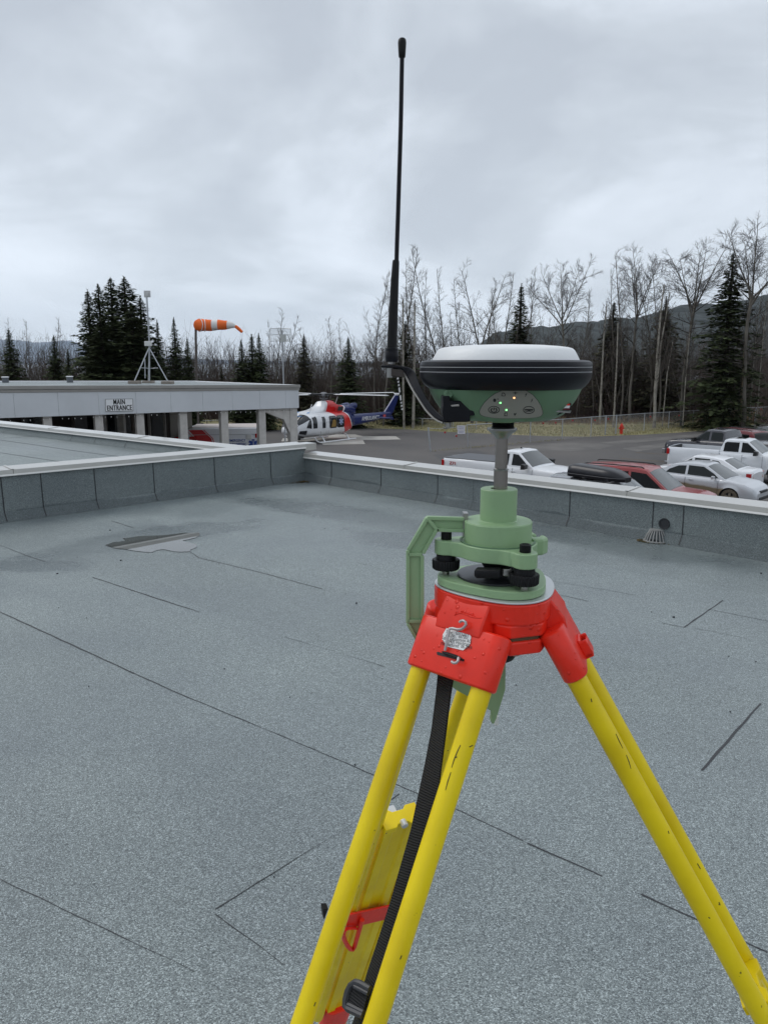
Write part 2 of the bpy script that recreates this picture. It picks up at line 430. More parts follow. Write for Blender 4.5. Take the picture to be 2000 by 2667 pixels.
# lake and far hills
M_lake = mat('lake_water', (0.25, 0.30, 0.34), .25, var=.05, vscale=.01)
lk = MB(); lk.poly3([(-8000, 620, -13.5), (900, 620, -13.5), (900, 11000, -13.5), (-8000, 11000, -13.5)])
tag(obj('lake', lk, M_lake), kind='structure')
def ridge(name, pts, D, depth, m, base=-30, seed=1, rough=6):
    rnd = random.Random(seed); mb = MB(); cols = []
    # refine
    P_ = []
    for i in range(len(pts) - 1):
        x0, y0 = pts[i]; x1, y1 = pts[i + 1]; k = max(2, int(abs(x1 - x0) / 6))
        for j in range(k): t = j / k; P_.append((x0 + (x1 - x0) * t, y0 + (y1 - y0) * t))
    P_.append(pts[-1]); rows = 14
    for (px, py) in P_:
        top = pY(px, py, D); col = []
        w = rnd.uniform(-1, 1)
        for r in range(rows + 1):
            t = r / rows
            y = D - depth * t; z = top.z + (base - top.z) * (t ** 1.15)
            x = top.x + (0 if r == 0 else rnd.uniform(-1, 1) * D * .002)
            z += rnd.uniform(-1, 1) * rough * (1 if 0 < r < rows else .35) + w * rough * .4
            col.append((x, y, z))
        mb_col = col; cols.append(mb_col)
    # back side
    n = rows + 1
    for c_ in cols: mb.v += c_ + [(c_[0][0], D + depth * .6, base)]
    n += 1
    for i in range(len(cols) - 1):
        for r in range(rows): a = i * n + r; mb.f.append((a, a + 1, a + n + 1, a + n)); mb.m.append(0)
        mb.f.append((i * n, i * n + n, i * n + n + n - 1, i * n + n - 1)); mb.m.append(0)
    o = obj(name, mb, m, smooth=True, autos=0); tag(o, kind='structure'); return o
M_hill = mat('forested_hill', (0.020, 0.028, 0.026), .95, col2=(0.009, 0.013, 0.013), vscale=.02, detail=12)
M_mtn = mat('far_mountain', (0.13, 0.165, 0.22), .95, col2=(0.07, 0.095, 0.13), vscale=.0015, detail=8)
z6 = lambda x, y: (1200 + x / 2.074, 500 + y / 2.074)
rp = [z6(*q) for q in ((-60, 900), (20, 870), (110, 815), (170, 765), (230, 748), (300, 746), (370, 730), (450, 738), (560, 712), (660, 702), (780, 690), (880, 685), (980, 668), (1080, 645), (1200, 612), (1340, 616), (1500, 590), (1659, 555), (1900, 500), (2200, 470))]
ridge('hill', rp, 2300, 1500, M_hill, seed=3, rough=7)
ridge('hill', [(860, 955), (930, 945), (1000, 941), (1080, 946), (1130, 941), (1180, 944), (1260, 935), (1330, 930), (1450, 925)], 3600, 1500, M_hill, seed=5, rough=4)
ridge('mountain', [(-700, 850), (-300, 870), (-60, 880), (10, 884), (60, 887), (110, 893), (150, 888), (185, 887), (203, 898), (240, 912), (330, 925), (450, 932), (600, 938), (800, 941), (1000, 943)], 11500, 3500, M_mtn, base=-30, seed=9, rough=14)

# ================================================================== the flat-roofed building we stand on
C = (pz(790, 1251, 0) + pz(800, 1250, 0)) / 2
uL = (C - pz(0, 1361, 0)).normalized(); uR = (pz(2000, 1460, 0) - C).normalized()
nL = Vector((uL.y, -uL.x, 0)); nR = Vector((-uR.y, uR.x, 0))     # nL, nR: see below
if nL.dot(Vector((0, 0, 0)) - C) < 0: nL = -nL                     # both point inwards over the deck
if nR.dot(Vector((0, 0, 0)) - C) < 0: nR = -nR
BUILD = thing('flat_roof_building', 'grey flat membrane roof deck with low metal-capped parapets in the foreground', 'building', (0, 0, GZ))
Z = Vector((0, 0, 1))
deck = MB()
LL = 16; RR = 17
gridn = 2
pts = [C, C - uL * LL, C - uL * LL + uR * RR, C + uR * RR]
deck.slab(pts, (0, 0, -.25))
# seams: thin bitumen lines traced on the deck, wavering in width and broken where they fade
full = lambda x, y: (x * 1.2055, y * 1.2055)
def seam(mb, pix, w=.006, keep=1.0, z=.0016, rnd=random.Random(3)):
    P_ = [pz(*full(*q), z) for q in pix]; out = []
    for i in range(len(P_) - 1):
        a, b_ = P_[i], P_[i + 1]; k = max(2, int((b_ - a).length / .035))
        for j in range(k): out.append(a.lerp(b_, j / k))
    out.append(P_[-1]); n_ = len(out)
    ws = []; cur = w; on = True; run = 0
    for i in range(n_):
        cur += rnd.uniform(-.25, .25) * w; cur = max(.25 * w, min(1.5 * w, cur))
        if run <= 0:
            on = rnd.random() < keep; run = rnd.randint(6, 26)
        run -= 1
        ws.append(cur if on else 0)
    jit = 0
    for i in range(n_ - 1):
        if ws[i] == 0 or ws[i + 1] == 0: continue
        d = (out[i + 1] - out[i]).normalized(); q = Vector((-d.y, d.x, 0))
        j0 = math.sin(i * .9) * .0012; j1 = math.sin((i + 1) * .9) * .0012
        mb.poly3([out[i] - q * (ws[i] / 2 + j0), out[i + 1] - q * (ws[i + 1] / 2 + j1), out[i + 1] + q * (ws[i + 1] / 2 - j1), out[i] + q * (ws[i] / 2 - j0)])
sm = MB()
seam(sm, [(0, 1322), (290, 1455)], .007, 1); seam(sm, [(290, 1455), (390, 1500)], .004, .8); seam(sm, [(390, 1500), (480, 1537), (680, 1620)], .007, 1)
seam(sm, [(680, 1620), (850, 1693), (1000, 1755), (1130, 1817)], .003, .5)
seam(sm, [(1140, 1822), (1300, 1893)], .007, 1); seam(sm, [(1300, 1893), (1385, 1930)], .003, .5); seam(sm, [(1385, 1932), (1510, 1990), (1659, 2058)], .0075, 1)
seam(sm, [(0, 1178), (60, 1201), (200, 1247)], .006, .6); seam(sm, [(200, 1247), (330, 1290), (430, 1322)], .008, 1); seam(sm, [(430, 1322), (680, 1395), (830, 1440)], .004, .7)
seam(sm, [(240, 1125), (290, 1141)], .006, .8); seam(sm, [(370, 1165), (430, 1205), (560, 1236), (800, 1300), (900, 1326)], .005, .85); seam(sm, [(770, 1215), (900, 1250)], .004, .6)
seam(sm, [(1196, 1282), (1270, 1299)], .004, .5); seam(sm, [(1250, 1306), (1370, 1334), (1480, 1356)], .004, .6); seam(sm, [(1500, 1357), (1600, 1377), (1659, 1390)], .004, .7)
seam(sm, [(1196, 1256), (1330, 1278), (1500, 1310), (1659, 1342)], .003, .35)
seam(sm, [(1478, 1355), (1562, 1297)], .008, 1); seam(sm, [(1516, 1665), (1643, 1520)], .008, 1)
seam(sm, [(465, 1965), (560, 1905)], .006, 1); seam(sm, [(560, 1905), (770, 1775)], .004, .8); seam(sm, [(846, 1728), (862, 1715)], .008, 1)
seam(sm, [(465, 1975), (540, 2030), (615, 2086)], .004, .8); seam(sm, [(0, 1900), (200, 1995), (465, 2120)], .003, .25)
seam(sm, [(560, 1100), (700, 1113), (870, 1143), (1040, 1172)], .003, .3)
seam(sm, [(100, 1560), (330, 1650), (460, 1710)], .003, .25)
o = len(deck.v)
deck.mi = 1; deck.add(sm.v, sm.f)
deck.mi = 0
rf = obj('roof', deck, [M_roof, M_seam], BUILD, world=True, recalc=False)

# walls below the deck
wl = MB(); inset = .0
base_pts = [C + (-nL + -nR) * .30, C - uL * LL - nL * .30, C - uL * LL + uR * RR, C + uR * RR - nR * .30]
zz = Vector((0, 0, GZ)); wl.slab([Vector((p.x, p.y, GZ)) for p in base_pts], (0, 0, -GZ - .26))
obj('wall', wl, M_extwall, BUILD, world=True)

TH = .17   # parapet thickness
def parapet(a, b, nin, zt0, zt1, name_cap='coping', joints=(), seams=(), base=0.0, cantw=.06, over=.022, capw=TH, ext=True, lipz=.062):
    """wall standing on the line a-b, nin pointing to the deck, with a folded metal cap"""
    d = (b - a); Ld = d.length; d.normalize()
    w = MB()
    def S(t, off, z): p = a + d * t; return Vector((p.x, p.y, 0)) + nin * off + Z * z
    ztop = lambda t: zt0 + (zt1 - zt0) * t / Ld
    K = max(2, int(Ld / .5))
    rings = []
    for i in range(K + 1):
        t = Ld * i / K; zt = ztop(t) - .02
        rings.append([S(t, cantw, base + .0015), S(t, cantw - .004, base + .008), S(t, .012, base + .085), S(t, .003, base + .10), S(t, 0, zt), S(t, -capw, zt), S(t, -capw, -.25 + base)])
    w.loft(rings, closed=True, cap=True)
    w.mi = 1
    for (t, w_) in seams:
        z1 = ztop(t) - .03
        for z0, z1_, o0, o1 in ((.012 + base, .083 + base, cantw - .0, .014), (.083 + base, .10 + base, .014, .0048), (.10 + base, z1, .0048, .002)):
            w.slab([S(t - w_ / 2, o0, z0), S(t + w_ / 2, o0, z0), S(t + w_ / 2 - .004 * (z1_ > .2), o1, z1_), S(t - w_ / 2 - .004 * (z1_ > .2), o1, z1_)], nin * .0015)
    obj('parapet_wall', w, [M_roofwall, M_seam], BUILD, world=True)
    cp = MB(); bnds = [0] + list(joints) + [Ld]
    for j in range(len(bnds) - 1):
        t0, t1 = bnds[j], bnds[j + 1] - (.004 if j < len(bnds) - 2 else 0)
        n_ = max(1, int((t1 - t0) / .6)); rr = []
        for i in range(n_ + 1):
            t = t0 + (t1 - t0) * i / n_; zt = ztop(t)
            rr.append([S(t, over, zt - .006), S(t, over + .004, zt - lipz + .014), S(t, over + .004, zt - lipz), S(t, over - .004, zt - lipz), S(t, over - .006, zt - .03), S(t, -capw - over + .006, zt - .03), S(t, -capw - over + .004, zt - lipz), S(t, -capw - over - .004, zt - lipz), S(t, -capw - over, zt + .012), ])
        cp.loft(rr)
        # standing joint ridge
        if j < len(bnds) - 2:
            tj = bnds[j + 1]; zt = ztop(tj)
            cp.loft([[S(tj - .022, over + .003, zt - .004), S(tj - .022, -capw - over - .003, zt + .014), S(tj - .022, -capw - over - .003, zt + .018), S(tj - .022, over + .005, zt + .0015)],
                     [S(tj + .012, over + .003, zt - .004), S(tj + .012, -capw - over - .003, zt + .014), S(tj + .012, -capw - over - .003, zt + .018), S(tj + .012, over + .005, zt + .0015)]])
            cp.box(0, 0, 0, 0, 0, 0) if False else None
    obj(name_cap, cp, M_cap, BUILD, world=True, bevel=.002)
    lp = MB(); rr = []
    for i in range(K + 1):
        t = Ld * i / K; zt = ztop(t)
        rr.append([S(t, over + .0065, zt - lipz + .012), S(t, over + .011, zt - lipz - .004), S(t, over + .009, zt - lipz - .008), S(t, over + .0045, zt - lipz - .002)])
    lp.loft(rr); obj('drip_edge', lp, M_lip, BUILD, world=True)
    return S
def tL(px, py=None):   # distance along the left wall seen at pixel x on the wall foot line
    # intersect ray plane (vertical plane) with wall line
    d = ray(px, 1250); dn = Vector((d.x, d.y, 0)); # solve a + s*uL = k*dn
    a = A_L; det = uL.x * (-dn.y) - uL.y * (-dn.x)
    return ((-a.x) * (-dn.y) - (-a.y) * (-dn.x)) / det
A_L = C - uL * LL
Lseams = []
for px in (107, 247, 401, 560, 706): Lseams.append((tL(px), .010))
Lseams.append((tL(3), .012))
S_L = parapet(A_L, C, nL, .628, .518, joints=[tL(35) - 3.1, tL(35)], seams=Lseams)
def tR(px):
    d = ray(px, 1300); dn = Vector((d.x, d.y, 0)); a = C; det = uR.x * (-dn.y) - uR.y * (-dn.x)
    return ((-a.x) * (-dn.y) - (-a.y) * (-dn.x)) / det
z8 = lambda x: 1240 + x / 3.6065
zs7 = lambda x: 1300 + x / 2.37
Rseams = [(tR(865), .012), (tR(993), .009), (tR(1140), .009), (tR(1233 + 0), .001), (tR(1485), .010), (tR(1704), .008), (tR(1784), .008)]
Rseams = [(t, w_) for t, w_ in Rseams]
S_R = parapet(C, C + uR * RR, nR, .385, .385 + (.452 - .385) / 6.2 * RR, joints=[tR(1057), tR(1635), tR(1635) + 3.1], seams=Rseams)
# stepped end of the higher cap at the corner
st = MB()
p0 = C - nR * .02 - nL * .04
for (dz0, dz1, k0, k1) in ((.42, .515, -.34, -.04),):
    st.slab([C - nL * .19 + Z * dz0, C + Z * dz0 + nL * .024, C + Z * dz0 + nL * .024 - nR * .19, C + Z * dz0 - nL * .19 - nR * .19], Z * (dz1 - dz0 - .002))
obj('corner_flashing', st, M_cap, BUILD, world=True, bevel=.003)

# mossy debris in the corner
M_debris = mat('leaf_litter', (0.10, 0.05, 0.02), .9, col2=(0.05, 0.06, 0.02), vscale=30)
db = MB(); rnd = random.Random(5)
for i in range(120):
    p = C + nL * (.09 + abs(rnd.gauss(0, .06))) + nR * (.09 + abs(rnd.gauss(0, .10))) ; s_ = rnd.uniform(.006, .016); a = rnd.uniform(0, 6.3)
    M_ = Matrix.Translation((p.x, p.y, .004 + rnd.uniform(0, .012))) @ Matrix.Rotation(a, 4, 'Z') @ Matrix.Rotation(rnd.uniform(-.5, .5), 4, 'X')
    db.cbox((0, 0, 0), s_ * 1.8, s_, .002, M_)
tag(obj('leaf_litter', db, M_debris), kind='stuff')

# puddle: a film of water, with the exact outline of its edge
M_water = mat('puddle_water', (0.10, 0.105, 0.10), .015, spec=1.0)
N, L, b = nodes_of(M_water); b.inputs['IOR'].default_value = 1.6
zp = lambda x, y: (x / 1.659, 1200 + y / 1.659)
pd = MB()
outl = [(455, 365), (490, 352), (540, 346), (530, 335), (600, 326), (700, 322), (780, 313), (860, 310), (862, 322), (845, 332), (790, 346), (815, 352), (850, 362), (852, 374), (822, 384), (820, 392), (780, 395), (740, 390), (715, 384), (690, 384), (650, 396), (600, 391), (545, 383), (500, 378)]
oo = []
for i in range(len(outl)):
    (x0, y0), (x1, y1) = outl[i], outl[(i + 1) % len(outl)]
    for k in range(4): t = k / 4; oo.append((x0 + (x1 - x0) * t + random.uniform(-2, 2), y0 + (y1 - y0) * t + random.uniform(-1.0, 1.0)))
pd.poly3([pz(*zp(*q), .0045) for q in oo]); pud = obj('puddle', pd, M_water); tag(pud, kind='structure')

# the neighbouring wing: roof beyond the left parapet, edged by the slanting parapet
WZ = .30
WING = thing('lower_wing', 'grey roof wing beyond the left parapet with a slanting white-capped edge', 'building', (-8, 14, GZ))
_B = BUILD
rj = ray(655, 1168); oL = A_L - nL * (TH + .03); det_ = uL.x * (-rj.y) + uL.y * rj.x; sL = ((-oL.x) * (-rj.y) + (-oL.y) * rj.x) / det_; J = oL + uL * sL; J.z = H + ray(655, 1170).z * J.y / ray(655, 1170).y; K0 = pz(0, 1101, J.z); dW = (K0 - J).normalized(); K1 = J + dW * 26
nW = Vector((-dW.y, dW.x, 0))
if nW.dot(A_L - J) < 0: nW = -nW
BUILD = WING
a_ = C - nL * (TH + .03)
wd = MB()
wd.slab([Vector((J.x, J.y, 0)) + Z * WZ, K1 * 1 + Z * (WZ - K1.z), Vector((A_L.x, A_L.y, WZ)) + (K1 - J) - Z * (K1 - J).z - nL * .3 if False else Vector((A_L.x - 12, A_L.y + 5, WZ)), Vector((A_L.x, A_L.y, WZ)) - nL * (TH + .03), Vector((a_.x, a_.y, WZ))], (0, 0, -.3))
zz1 = lambda x, y: pz(x / 3.95, 1000 + y / 3.95, WZ + .003)
for ln in ([(0, 475), (200, 490), (420, 520), (800, 575), (1240, 632), (1659, 685)], [(0, 555), (160, 548), (390, 532)], [(0, 575), (340, 622), (800, 690), (1280, 752)], [(0, 705), (300, 750), (655, 803)], [(700, 535), (1000, 590), (1300, 625), (1659, 665)]):
    P_ = [zz1(*q) for q in ln]; wd.mi = 1
    for i in range(len(P_) - 1):
        d = (P_[i + 1] - P_[i]).normalized(); q = Vector((-d.y, d.x, 0)) * .008
        wd.poly3([P_[i] - q, P_[i + 1] - q, P_[i + 1] + q, P_[i] + q])
wd.mi = 0
obj('roof', wd, [M_roof, M_seam], WING, world=True, recalc=False)
ww = MB(); gl = Vector((0, 0, GZ))
ww.slab([Vector((J.x, J.y, GZ)) - nW * .2, Vector((K1.x, K1.y, GZ)) - nW * .2, Vector((A_L.x - 12, A_L.y + 5, GZ)), Vector((A_L.x, A_L.y, GZ)) - nL * .35, Vector((a_.x, a_.y, GZ)) - nL * .02], (0, 0, WZ - .31 - GZ))
obj('wall', ww, M_extwall, WING, world=True)
dirJ = Vector((dW.x, dW.y, 0)).normalized()
tj = lambda px: (lambda d: (((-J.x) * (-d.y) - (-J.y) * (-d.x)) / (dirJ.x * (-d.y) - dirJ.y * (-d.x))))(ray(px, 1130))
parapet(Vector((J.x, J.y, 0)), Vector((J.x, J.y, 0)) + dirJ * 26, nW, J.z, J.z, joints=[tj(616), tj(360), tj(130), tj(130) + 3.2], seams=[(tj(470), .008), (tj(330), .008), (tj(250), .008), (tj(190), .008)], base=WZ, capw=.17, lipz=.058)
BUILD = _B

# domed roof drain
M_drain = mat('drain_grey_metal', (0.30, 0.30, 0.29), .5, .2)
dpos = pz(zs7(968), 1200 + 497 / 2.37, 0)
dr = MB()
for k in range(20):
    a = 2 * math.pi * k / 20
    p0 = Vector((.104 * math.cos(a), .104 * math.sin(a), .012)); p1 = Vector((.086 * math.cos(a), .086 * math.sin(a), .062)); p2 = Vector((.056 * math.cos(a), .056 * math.sin(a), .113))
    dr.tube([dpos + p0, dpos + p1, dpos + p2], .0055, 6)
dr.lathe([(.118, .004), (.118, .014), (.100, .016), (.100, .004)], 32, dpos, cap=False)
drn = obj('drain_base', dr, M_drain, None)
bpy.data.objects.remove(drn)
DR = thing('roof_drain', 'grey domed slotted roof drain strainer at the foot of the right parapet', 'roof drain', dpos)
obj('strainer', dr, M_drain, DR, world=True, smooth=True)
dc = MB(); dc.lathe([(.001, .116), (.062, .116), (.060, .109), (.050, .106), (.001, .106)], 24, dpos); obj('strainer_top', dc, M_drain, DR, world=True, smooth=True)
dk = MB(); dk.lathe([(.1, .003), (.1, .01), (.02, .03), (.001, .03)], 24, dpos); obj('sump', dk, M_seam, DR, world=True)
db = MB()
for i in range(150):
    a = rnd.uniform(0, 6.3); rr_ = rnd.uniform(.12, .17) if i < 100 else rnd.uniform(.15, .26)
    p = dpos + Vector((rr_ * math.cos(a) + (0.12 if i > 100 else 0), rr_ * math.sin(a) * .6, .006)); s_ = rnd.uniform(.006, .018)
    M_ = Matrix.Translation(p) @ Matrix.Rotation(rnd.uniform(0, 6), 4, 'Z') @ Matrix.Rotation(rnd.uniform(-.5, .5), 4, 'X')
    db.cbox((0, 0, 0), s_ * 2, s_, .002, M_)
tag(obj('leaf_litter', db, M_debris), kind='stuff')
# overflow scupper hole in the right parapet
t_s = tR(zs7(1032)); ps = C + uR * t_s + nR * .004
sc = MB(); Msc = frame(Vector((ps.x, ps.y, .175)), uR, Z, nR)
sc.lathe([(.052, .0), (.052, .012), (.040, .010), (.038, -.0)], 20, (0, 0, 0), Msc); sc.lathe([(.041, .001), (.041, .0055)], 20, (0, 0, 0), Msc)
obj('scupper', sc, M_seam, BUILD, world=True)
# a few stray dark specks on the deck
spk = MB()
for q in ((275, 1288 / 1.0),): pass
for (x, y) in ((476, 300), (248, 487), (522, 430), (1540, 615)):
    p = pz(*zp(x, y), .004); spk.cbox(p, .012, .01, .008)
for (x, y) in ((1077, 965), (1616, 694), (1174, 455)):
    p = pz(1300 + x / 2.37, 1200 + y / 2.37, .004); spk.cbox(p, .012, .01, .008)
for i in range(60):
    p = Vector((rnd.uniform(-4, 4), rnd.uniform(2, 8), .003)); k = rnd.uniform(.003, .007); spk.cbox(p, k, k, .004)
tag(obj('debris', spk, M_seam), kind='stuff')

# parapet membrane: darker, with the wet splash band along its foot
N, L, b = nodes_of(M_roofwall)
src_ = b.inputs['Base Color'].links[0].from_socket
g_ = N.new('ShaderNodeNewGeometry'); s_ = N.new('ShaderNodeSeparateXYZ'); L.new(g_.outputs['Position'], s_.inputs[0])
nz = N.new('ShaderNodeTexNoise'); nz.inputs['Scale'].default_value = 1.6; nz.inputs['Detail'].default_value = 5; L.new(g_.outputs['Position'], nz.inputs['Vector'])
ma = N.new('ShaderNodeMath'); ma.operation = 'MULTIPLY_ADD'; L.new(nz.outputs['Fac'], ma.inputs[0]); ma.inputs[1].default_value = -.16; L.new(s_.outputs['Z'], ma.inputs[2])
rp2 = N.new('ShaderNodeValToRGB'); L.new(ma.outputs[0], rp2.inputs[0])
rp2.color_ramp.elements[0].position = .012; rp2.color_ramp.elements[0].color = (.56, .57, .58, 1)
rp2.color_ramp.elements[1].position = .03; rp2.color_ramp.elements[1].color = (.86, .86, .86, 1)
mm = N.new('ShaderNodeMixRGB'); mm.blend_type = 'MULTIPLY'; mm.inputs[0].default_value = 1; L.new(src_, mm.inputs[1]); L.new(rp2.outputs[0], mm.inputs[2]); L.new(mm.outputs[0], b.inputs['Base Color'])

# ================================================================== FOREGROUND: tripod, tribrach, carrier, receiver
z1 = lambda x, y: (1000 + x / 2.765, 850 + y / 2.765)
z2 = lambda x, y: (1000 + x / 3.318, 1250 + y / 3.318)
z7 = lambda x, y: (1040 + x / 4.608, 1540 + y / 4.608)
AX = Vector((.1365, .9015, 0))
AXI = Vector((.1385, .9015, 0))
M_green = mat('leica_green_paint'.replace('leica_', 'instrument_'), (0.285, 0.43, 0.235), .40, spec=.4, var=.03, vscale=30, bump=.04, bscale=400)
M_greend = mat('dark_green_plastic', (0.13, 0.225, 0.135), .5, spec=.3, bump=.05, bscale=300)
M_black = mat('black_rubber', (0.005, 0.0055, 0.009), .4, var=.2, vscale=60, spec=.22)
M_blackm = mat('black_matt', (0.007, 0.007, 0.008), .5, spec=.25)
M_white = mat('white_radome', (0.78, 0.79, 0.79), .42, var=.02, vscale=20, bump=.05, bscale=200)
M_steel = mat('brushed_steel', (0.42, 0.40, 0.38), .28, 1.0, var=.15, vscale=3)
M_steel2 = mat('polished_steel', (0.34, 0.335, 0.33), .32, 1.0)
M_alu = mat('aluminium_plate', (0.62, 0.63, 0.64), .35, .6)
M_red = mat('tripod_red_paint', (0.82, 0.030, 0.012), .33, var=.08, vscale=25, bump=.04, bscale=60, spec=.4)
M_panel = mat('keypad_cream', (0.27, 0.265, 0.23), .5, spec=.3, var=.03, vscale=40)
M_ink = mat('black_ink', (0.01, 0.01, 0.01), .5)
M_gasket = mat('grey_gasket', (0.45, 0.46, 0.48), .35)

# yellow enamel with scuffs, scratches and drops
M_yel = mat('tripod_yellow_paint', (0.80, 0.62, 0.005), .36, spec=.35)
N, L, b = nodes_of(M_yel)
t = N.new('ShaderNodeTexCoord')
n1_ = N.new('ShaderNodeTexNoise'); n1_.inputs['Scale'].default_value = 9; n1_.inputs['Detail'].default_value = 6; L.new(t.outputs['Object'], n1_.inputs['Vector'])
r1 = N.new('ShaderNodeValToRGB'); L.new(n1_.outputs['Fac'], r1.inputs[0])
r1.color_ramp.elements[0].position = .25; r1.color_ramp.elements[0].color = (0.66, 0.47, 0.002, 1)
r1.color_ramp.elements[1].position = .6; r1.color_ramp.elements[1].color = (0.86, 0.66, 0.006, 1)
n2_ = N.new('ShaderNodeTexNoise'); n2_.inputs['Scale'].default_value = 85; n2_.inputs['Detail'].default_value = 4; L.new(t.outputs['Object'], n2_.inputs['Vector'])
r2 = N.new('ShaderNodeValToRGB'); L.new(n2_.outputs['Fac'], r2.inputs[0])
r2.color_ramp.elements[0].position = .24; r2.color_ramp.elements[0].color = (1, 1, 1, 1)
r2.color_ramp.elements[1].position = .27; r2.color_ramp.elements[1].color = (0, 0, 0, 1)
mx = N.new('ShaderNodeMixRGB'); L.new(r2.outputs[0], mx.inputs[0]); L.new(r1.outputs[0], mx.inputs[1]); mx.inputs[2].default_value = (0.10, 0.07, 0.01, 1)
L.new(mx.outputs[0], b.inputs['Base Color'])
v_ = N.new('ShaderNodeTexVoronoi'); v_.inputs['Scale'].default_value = 95; L.new(t.outputs['Object'], v_.inputs['Vector'])
rd = N.new('ShaderNodeValToRGB'); L.new(v_.outputs['Distance'], rd.inputs[0])
rd.color_ramp.elements[0].position = .0; rd.color_ramp.elements[0].color = (1, 1, 1, 1); rd.color_ramp.elements[1].position = .2; rd.color_ramp.elements[1].color = (0, 0, 0, 1)
bp = N.new('ShaderNodeBump'); bp.inputs['Strength'].default_value = .2; bp.inputs['Distance'].default_value = .001
L.new(rd.outputs[0], bp.inputs['Height']); L.new(bp.outputs[0], b.inputs['Normal'])

def wet(m, scale=70, dist=.0012, st=.6):
    """raised water drops on a painted part"""
    N, L, b = nodes_of(m); t = N.new('ShaderNodeTexCoord')
    v = N.new('ShaderNodeTexVoronoi'); v.inputs['Scale'].default_value = scale; L.new(t.outputs['Object'], v.inputs['Vector'])
    s_ = N.new('ShaderNodeSeparateColor'); L.new(v.outputs['Color'], s_.inputs[0])
    th = N.new('ShaderNodeMath'); th.operation = 'MULTIPLY'; L.new(s_.outputs[0], th.inputs[0]); th.inputs[1].default_value = .32
    sb = N.new('ShaderNodeMath'); sb.operation = 'SUBTRACT'; sb.use_clamp = True; L.new(th.outputs[0], sb.inputs[0]); L.new(v.outputs['Distance'], sb.inputs[1])
    sq = N.new('ShaderNodeMath'); sq.operation = 'POWER'; L.new(sb.outputs[0], sq.inputs[0]); sq.inputs[1].default_value = .5
    bp = N.new('ShaderNodeBump'); bp.inputs['Strength'].default_value = st; bp.inputs['Distance'].default_value = dist
    L.new(sq.outputs[0], bp.inputs['Height']); L.new(bp.outputs[0], b.inputs['Normal'])
wet(M_red, 110, .004, .7); wet(M_green, 120, .002, .25)

# ---- tripod ---------------------------------------------------------------
TPA = Vector((.1397, .9013, 0)); TR0, TZ0, TS = .0554, 1.3299, .0881
PH0 = -2.3209; ALS = (.5087, .5227, R(24.5)); PHS = (PH0, PH0 + 2 * math.pi / 3, R(117))
TRI = thing('survey_tripod', 'yellow-legged survey tripod with red head standing on the roof deck', 'tripod', (TPA.x, TPA.y, 0))
def circ(r, n, a0=0): return [(r * math.cos(a0 + 2 * math.pi * k / n), r * math.sin(a0 + 2 * math.pi * k / n)) for k in range(n)]
def rounded_tri(rc, rs, a0, n=10, corner=.35):
    """rounded triangle with corners at a0+120k (radius rc) and bowed sides (radius rs at their middle)"""
    pts = []
    for k in range(6 * n):
        t = 2 * math.pi * k / (6 * n); r = rs + (rc - rs) * (.5 + .5 * math.cos(3 * t)) ** 1.15
        pts.append((r * math.cos(a0 + t), r * math.sin(a0 + t)))
    return pts
CA = PH0 + math.pi / 3      # corner azimuth (between legs)
hd = MB(); Mh = Matrix.Translation((TPA.x, TPA.y, 0))
hd.prism(rounded_tri(.0785, .0660, CA, 10), 1.3285, 1.3533, 'z', Mh)
for k in range(3):                              # lower corner blocks with the pinch slots
    a = CA + k * 2 * math.pi / 3
    Mk = Mh @ Matrix.Rotation(a, 4, 'Z')
    hd.prism([(.0752, -.020), (.0752, .020), (.062, .0325), (.020, .0325), (.020, -.0325), (.062, -.0325)], 1.3135, 1.3290, 'z', Mk)
    hd.prism([(.0745, -.019), (.0745, .019), (.061, .0318), (.015, .0318), (.015, -.0318), (.061, -.0318)], 1.2925, 1.3090, 'z', Mk)
head = obj('head', hd, M_red, TRI, world=True, bevel=.0022)
sl = MB()
for k in range(3):
    Mk = Mh @ Matrix.Rotation(CA + k * 2 * math.pi / 3, 4, 'Z')
    sl.prism([(.071, -.017), (.071, .017), (.058, .029), (.012, .029), (.012, -.029), (.058, -.029)], 1.3088, 1.3137, 'z', Mk)
obj('pinch_gasket', sl, mat('cork_gasket', (0.12, 0.08, 0.04), .8), TRI, world=True)
pl = MB(); pl.prism(rounded_tri(.0783, .0660, CA, 12), 1.3538, 1.3560, 'z', Mh)
obj('head_plate', pl, M_alu, TRI, world=True, bevel=.0008)
for k in range(3):
    bl = MB()
    Mk = Mh @ Matrix.Rotation(CA + k * 2 * math.pi / 3, 4, 'Z')
    bl.lathe([(.0055, 1.283), (.0055, 1.2856), (.009, 1.2857), (.009, 1.2925)], 16, (0, 0, 0), Mk @ Matrix.Translation((.048, 0, 0)))
    obj('pinch_bolt', bl, M_steel, TRI, world=True)
# central fixing screw
fs = MB(); fs.lathe([(.012, 1.345), (.012, 1.29), (.024, 1.288), (.026, 1.27), (.021, 1.262), (.010, 1.26)], 24, (TPA.x, TPA.y, 0)); obj('fixing_screw', fs, M_blackm, TRI, world=True, smooth=True)

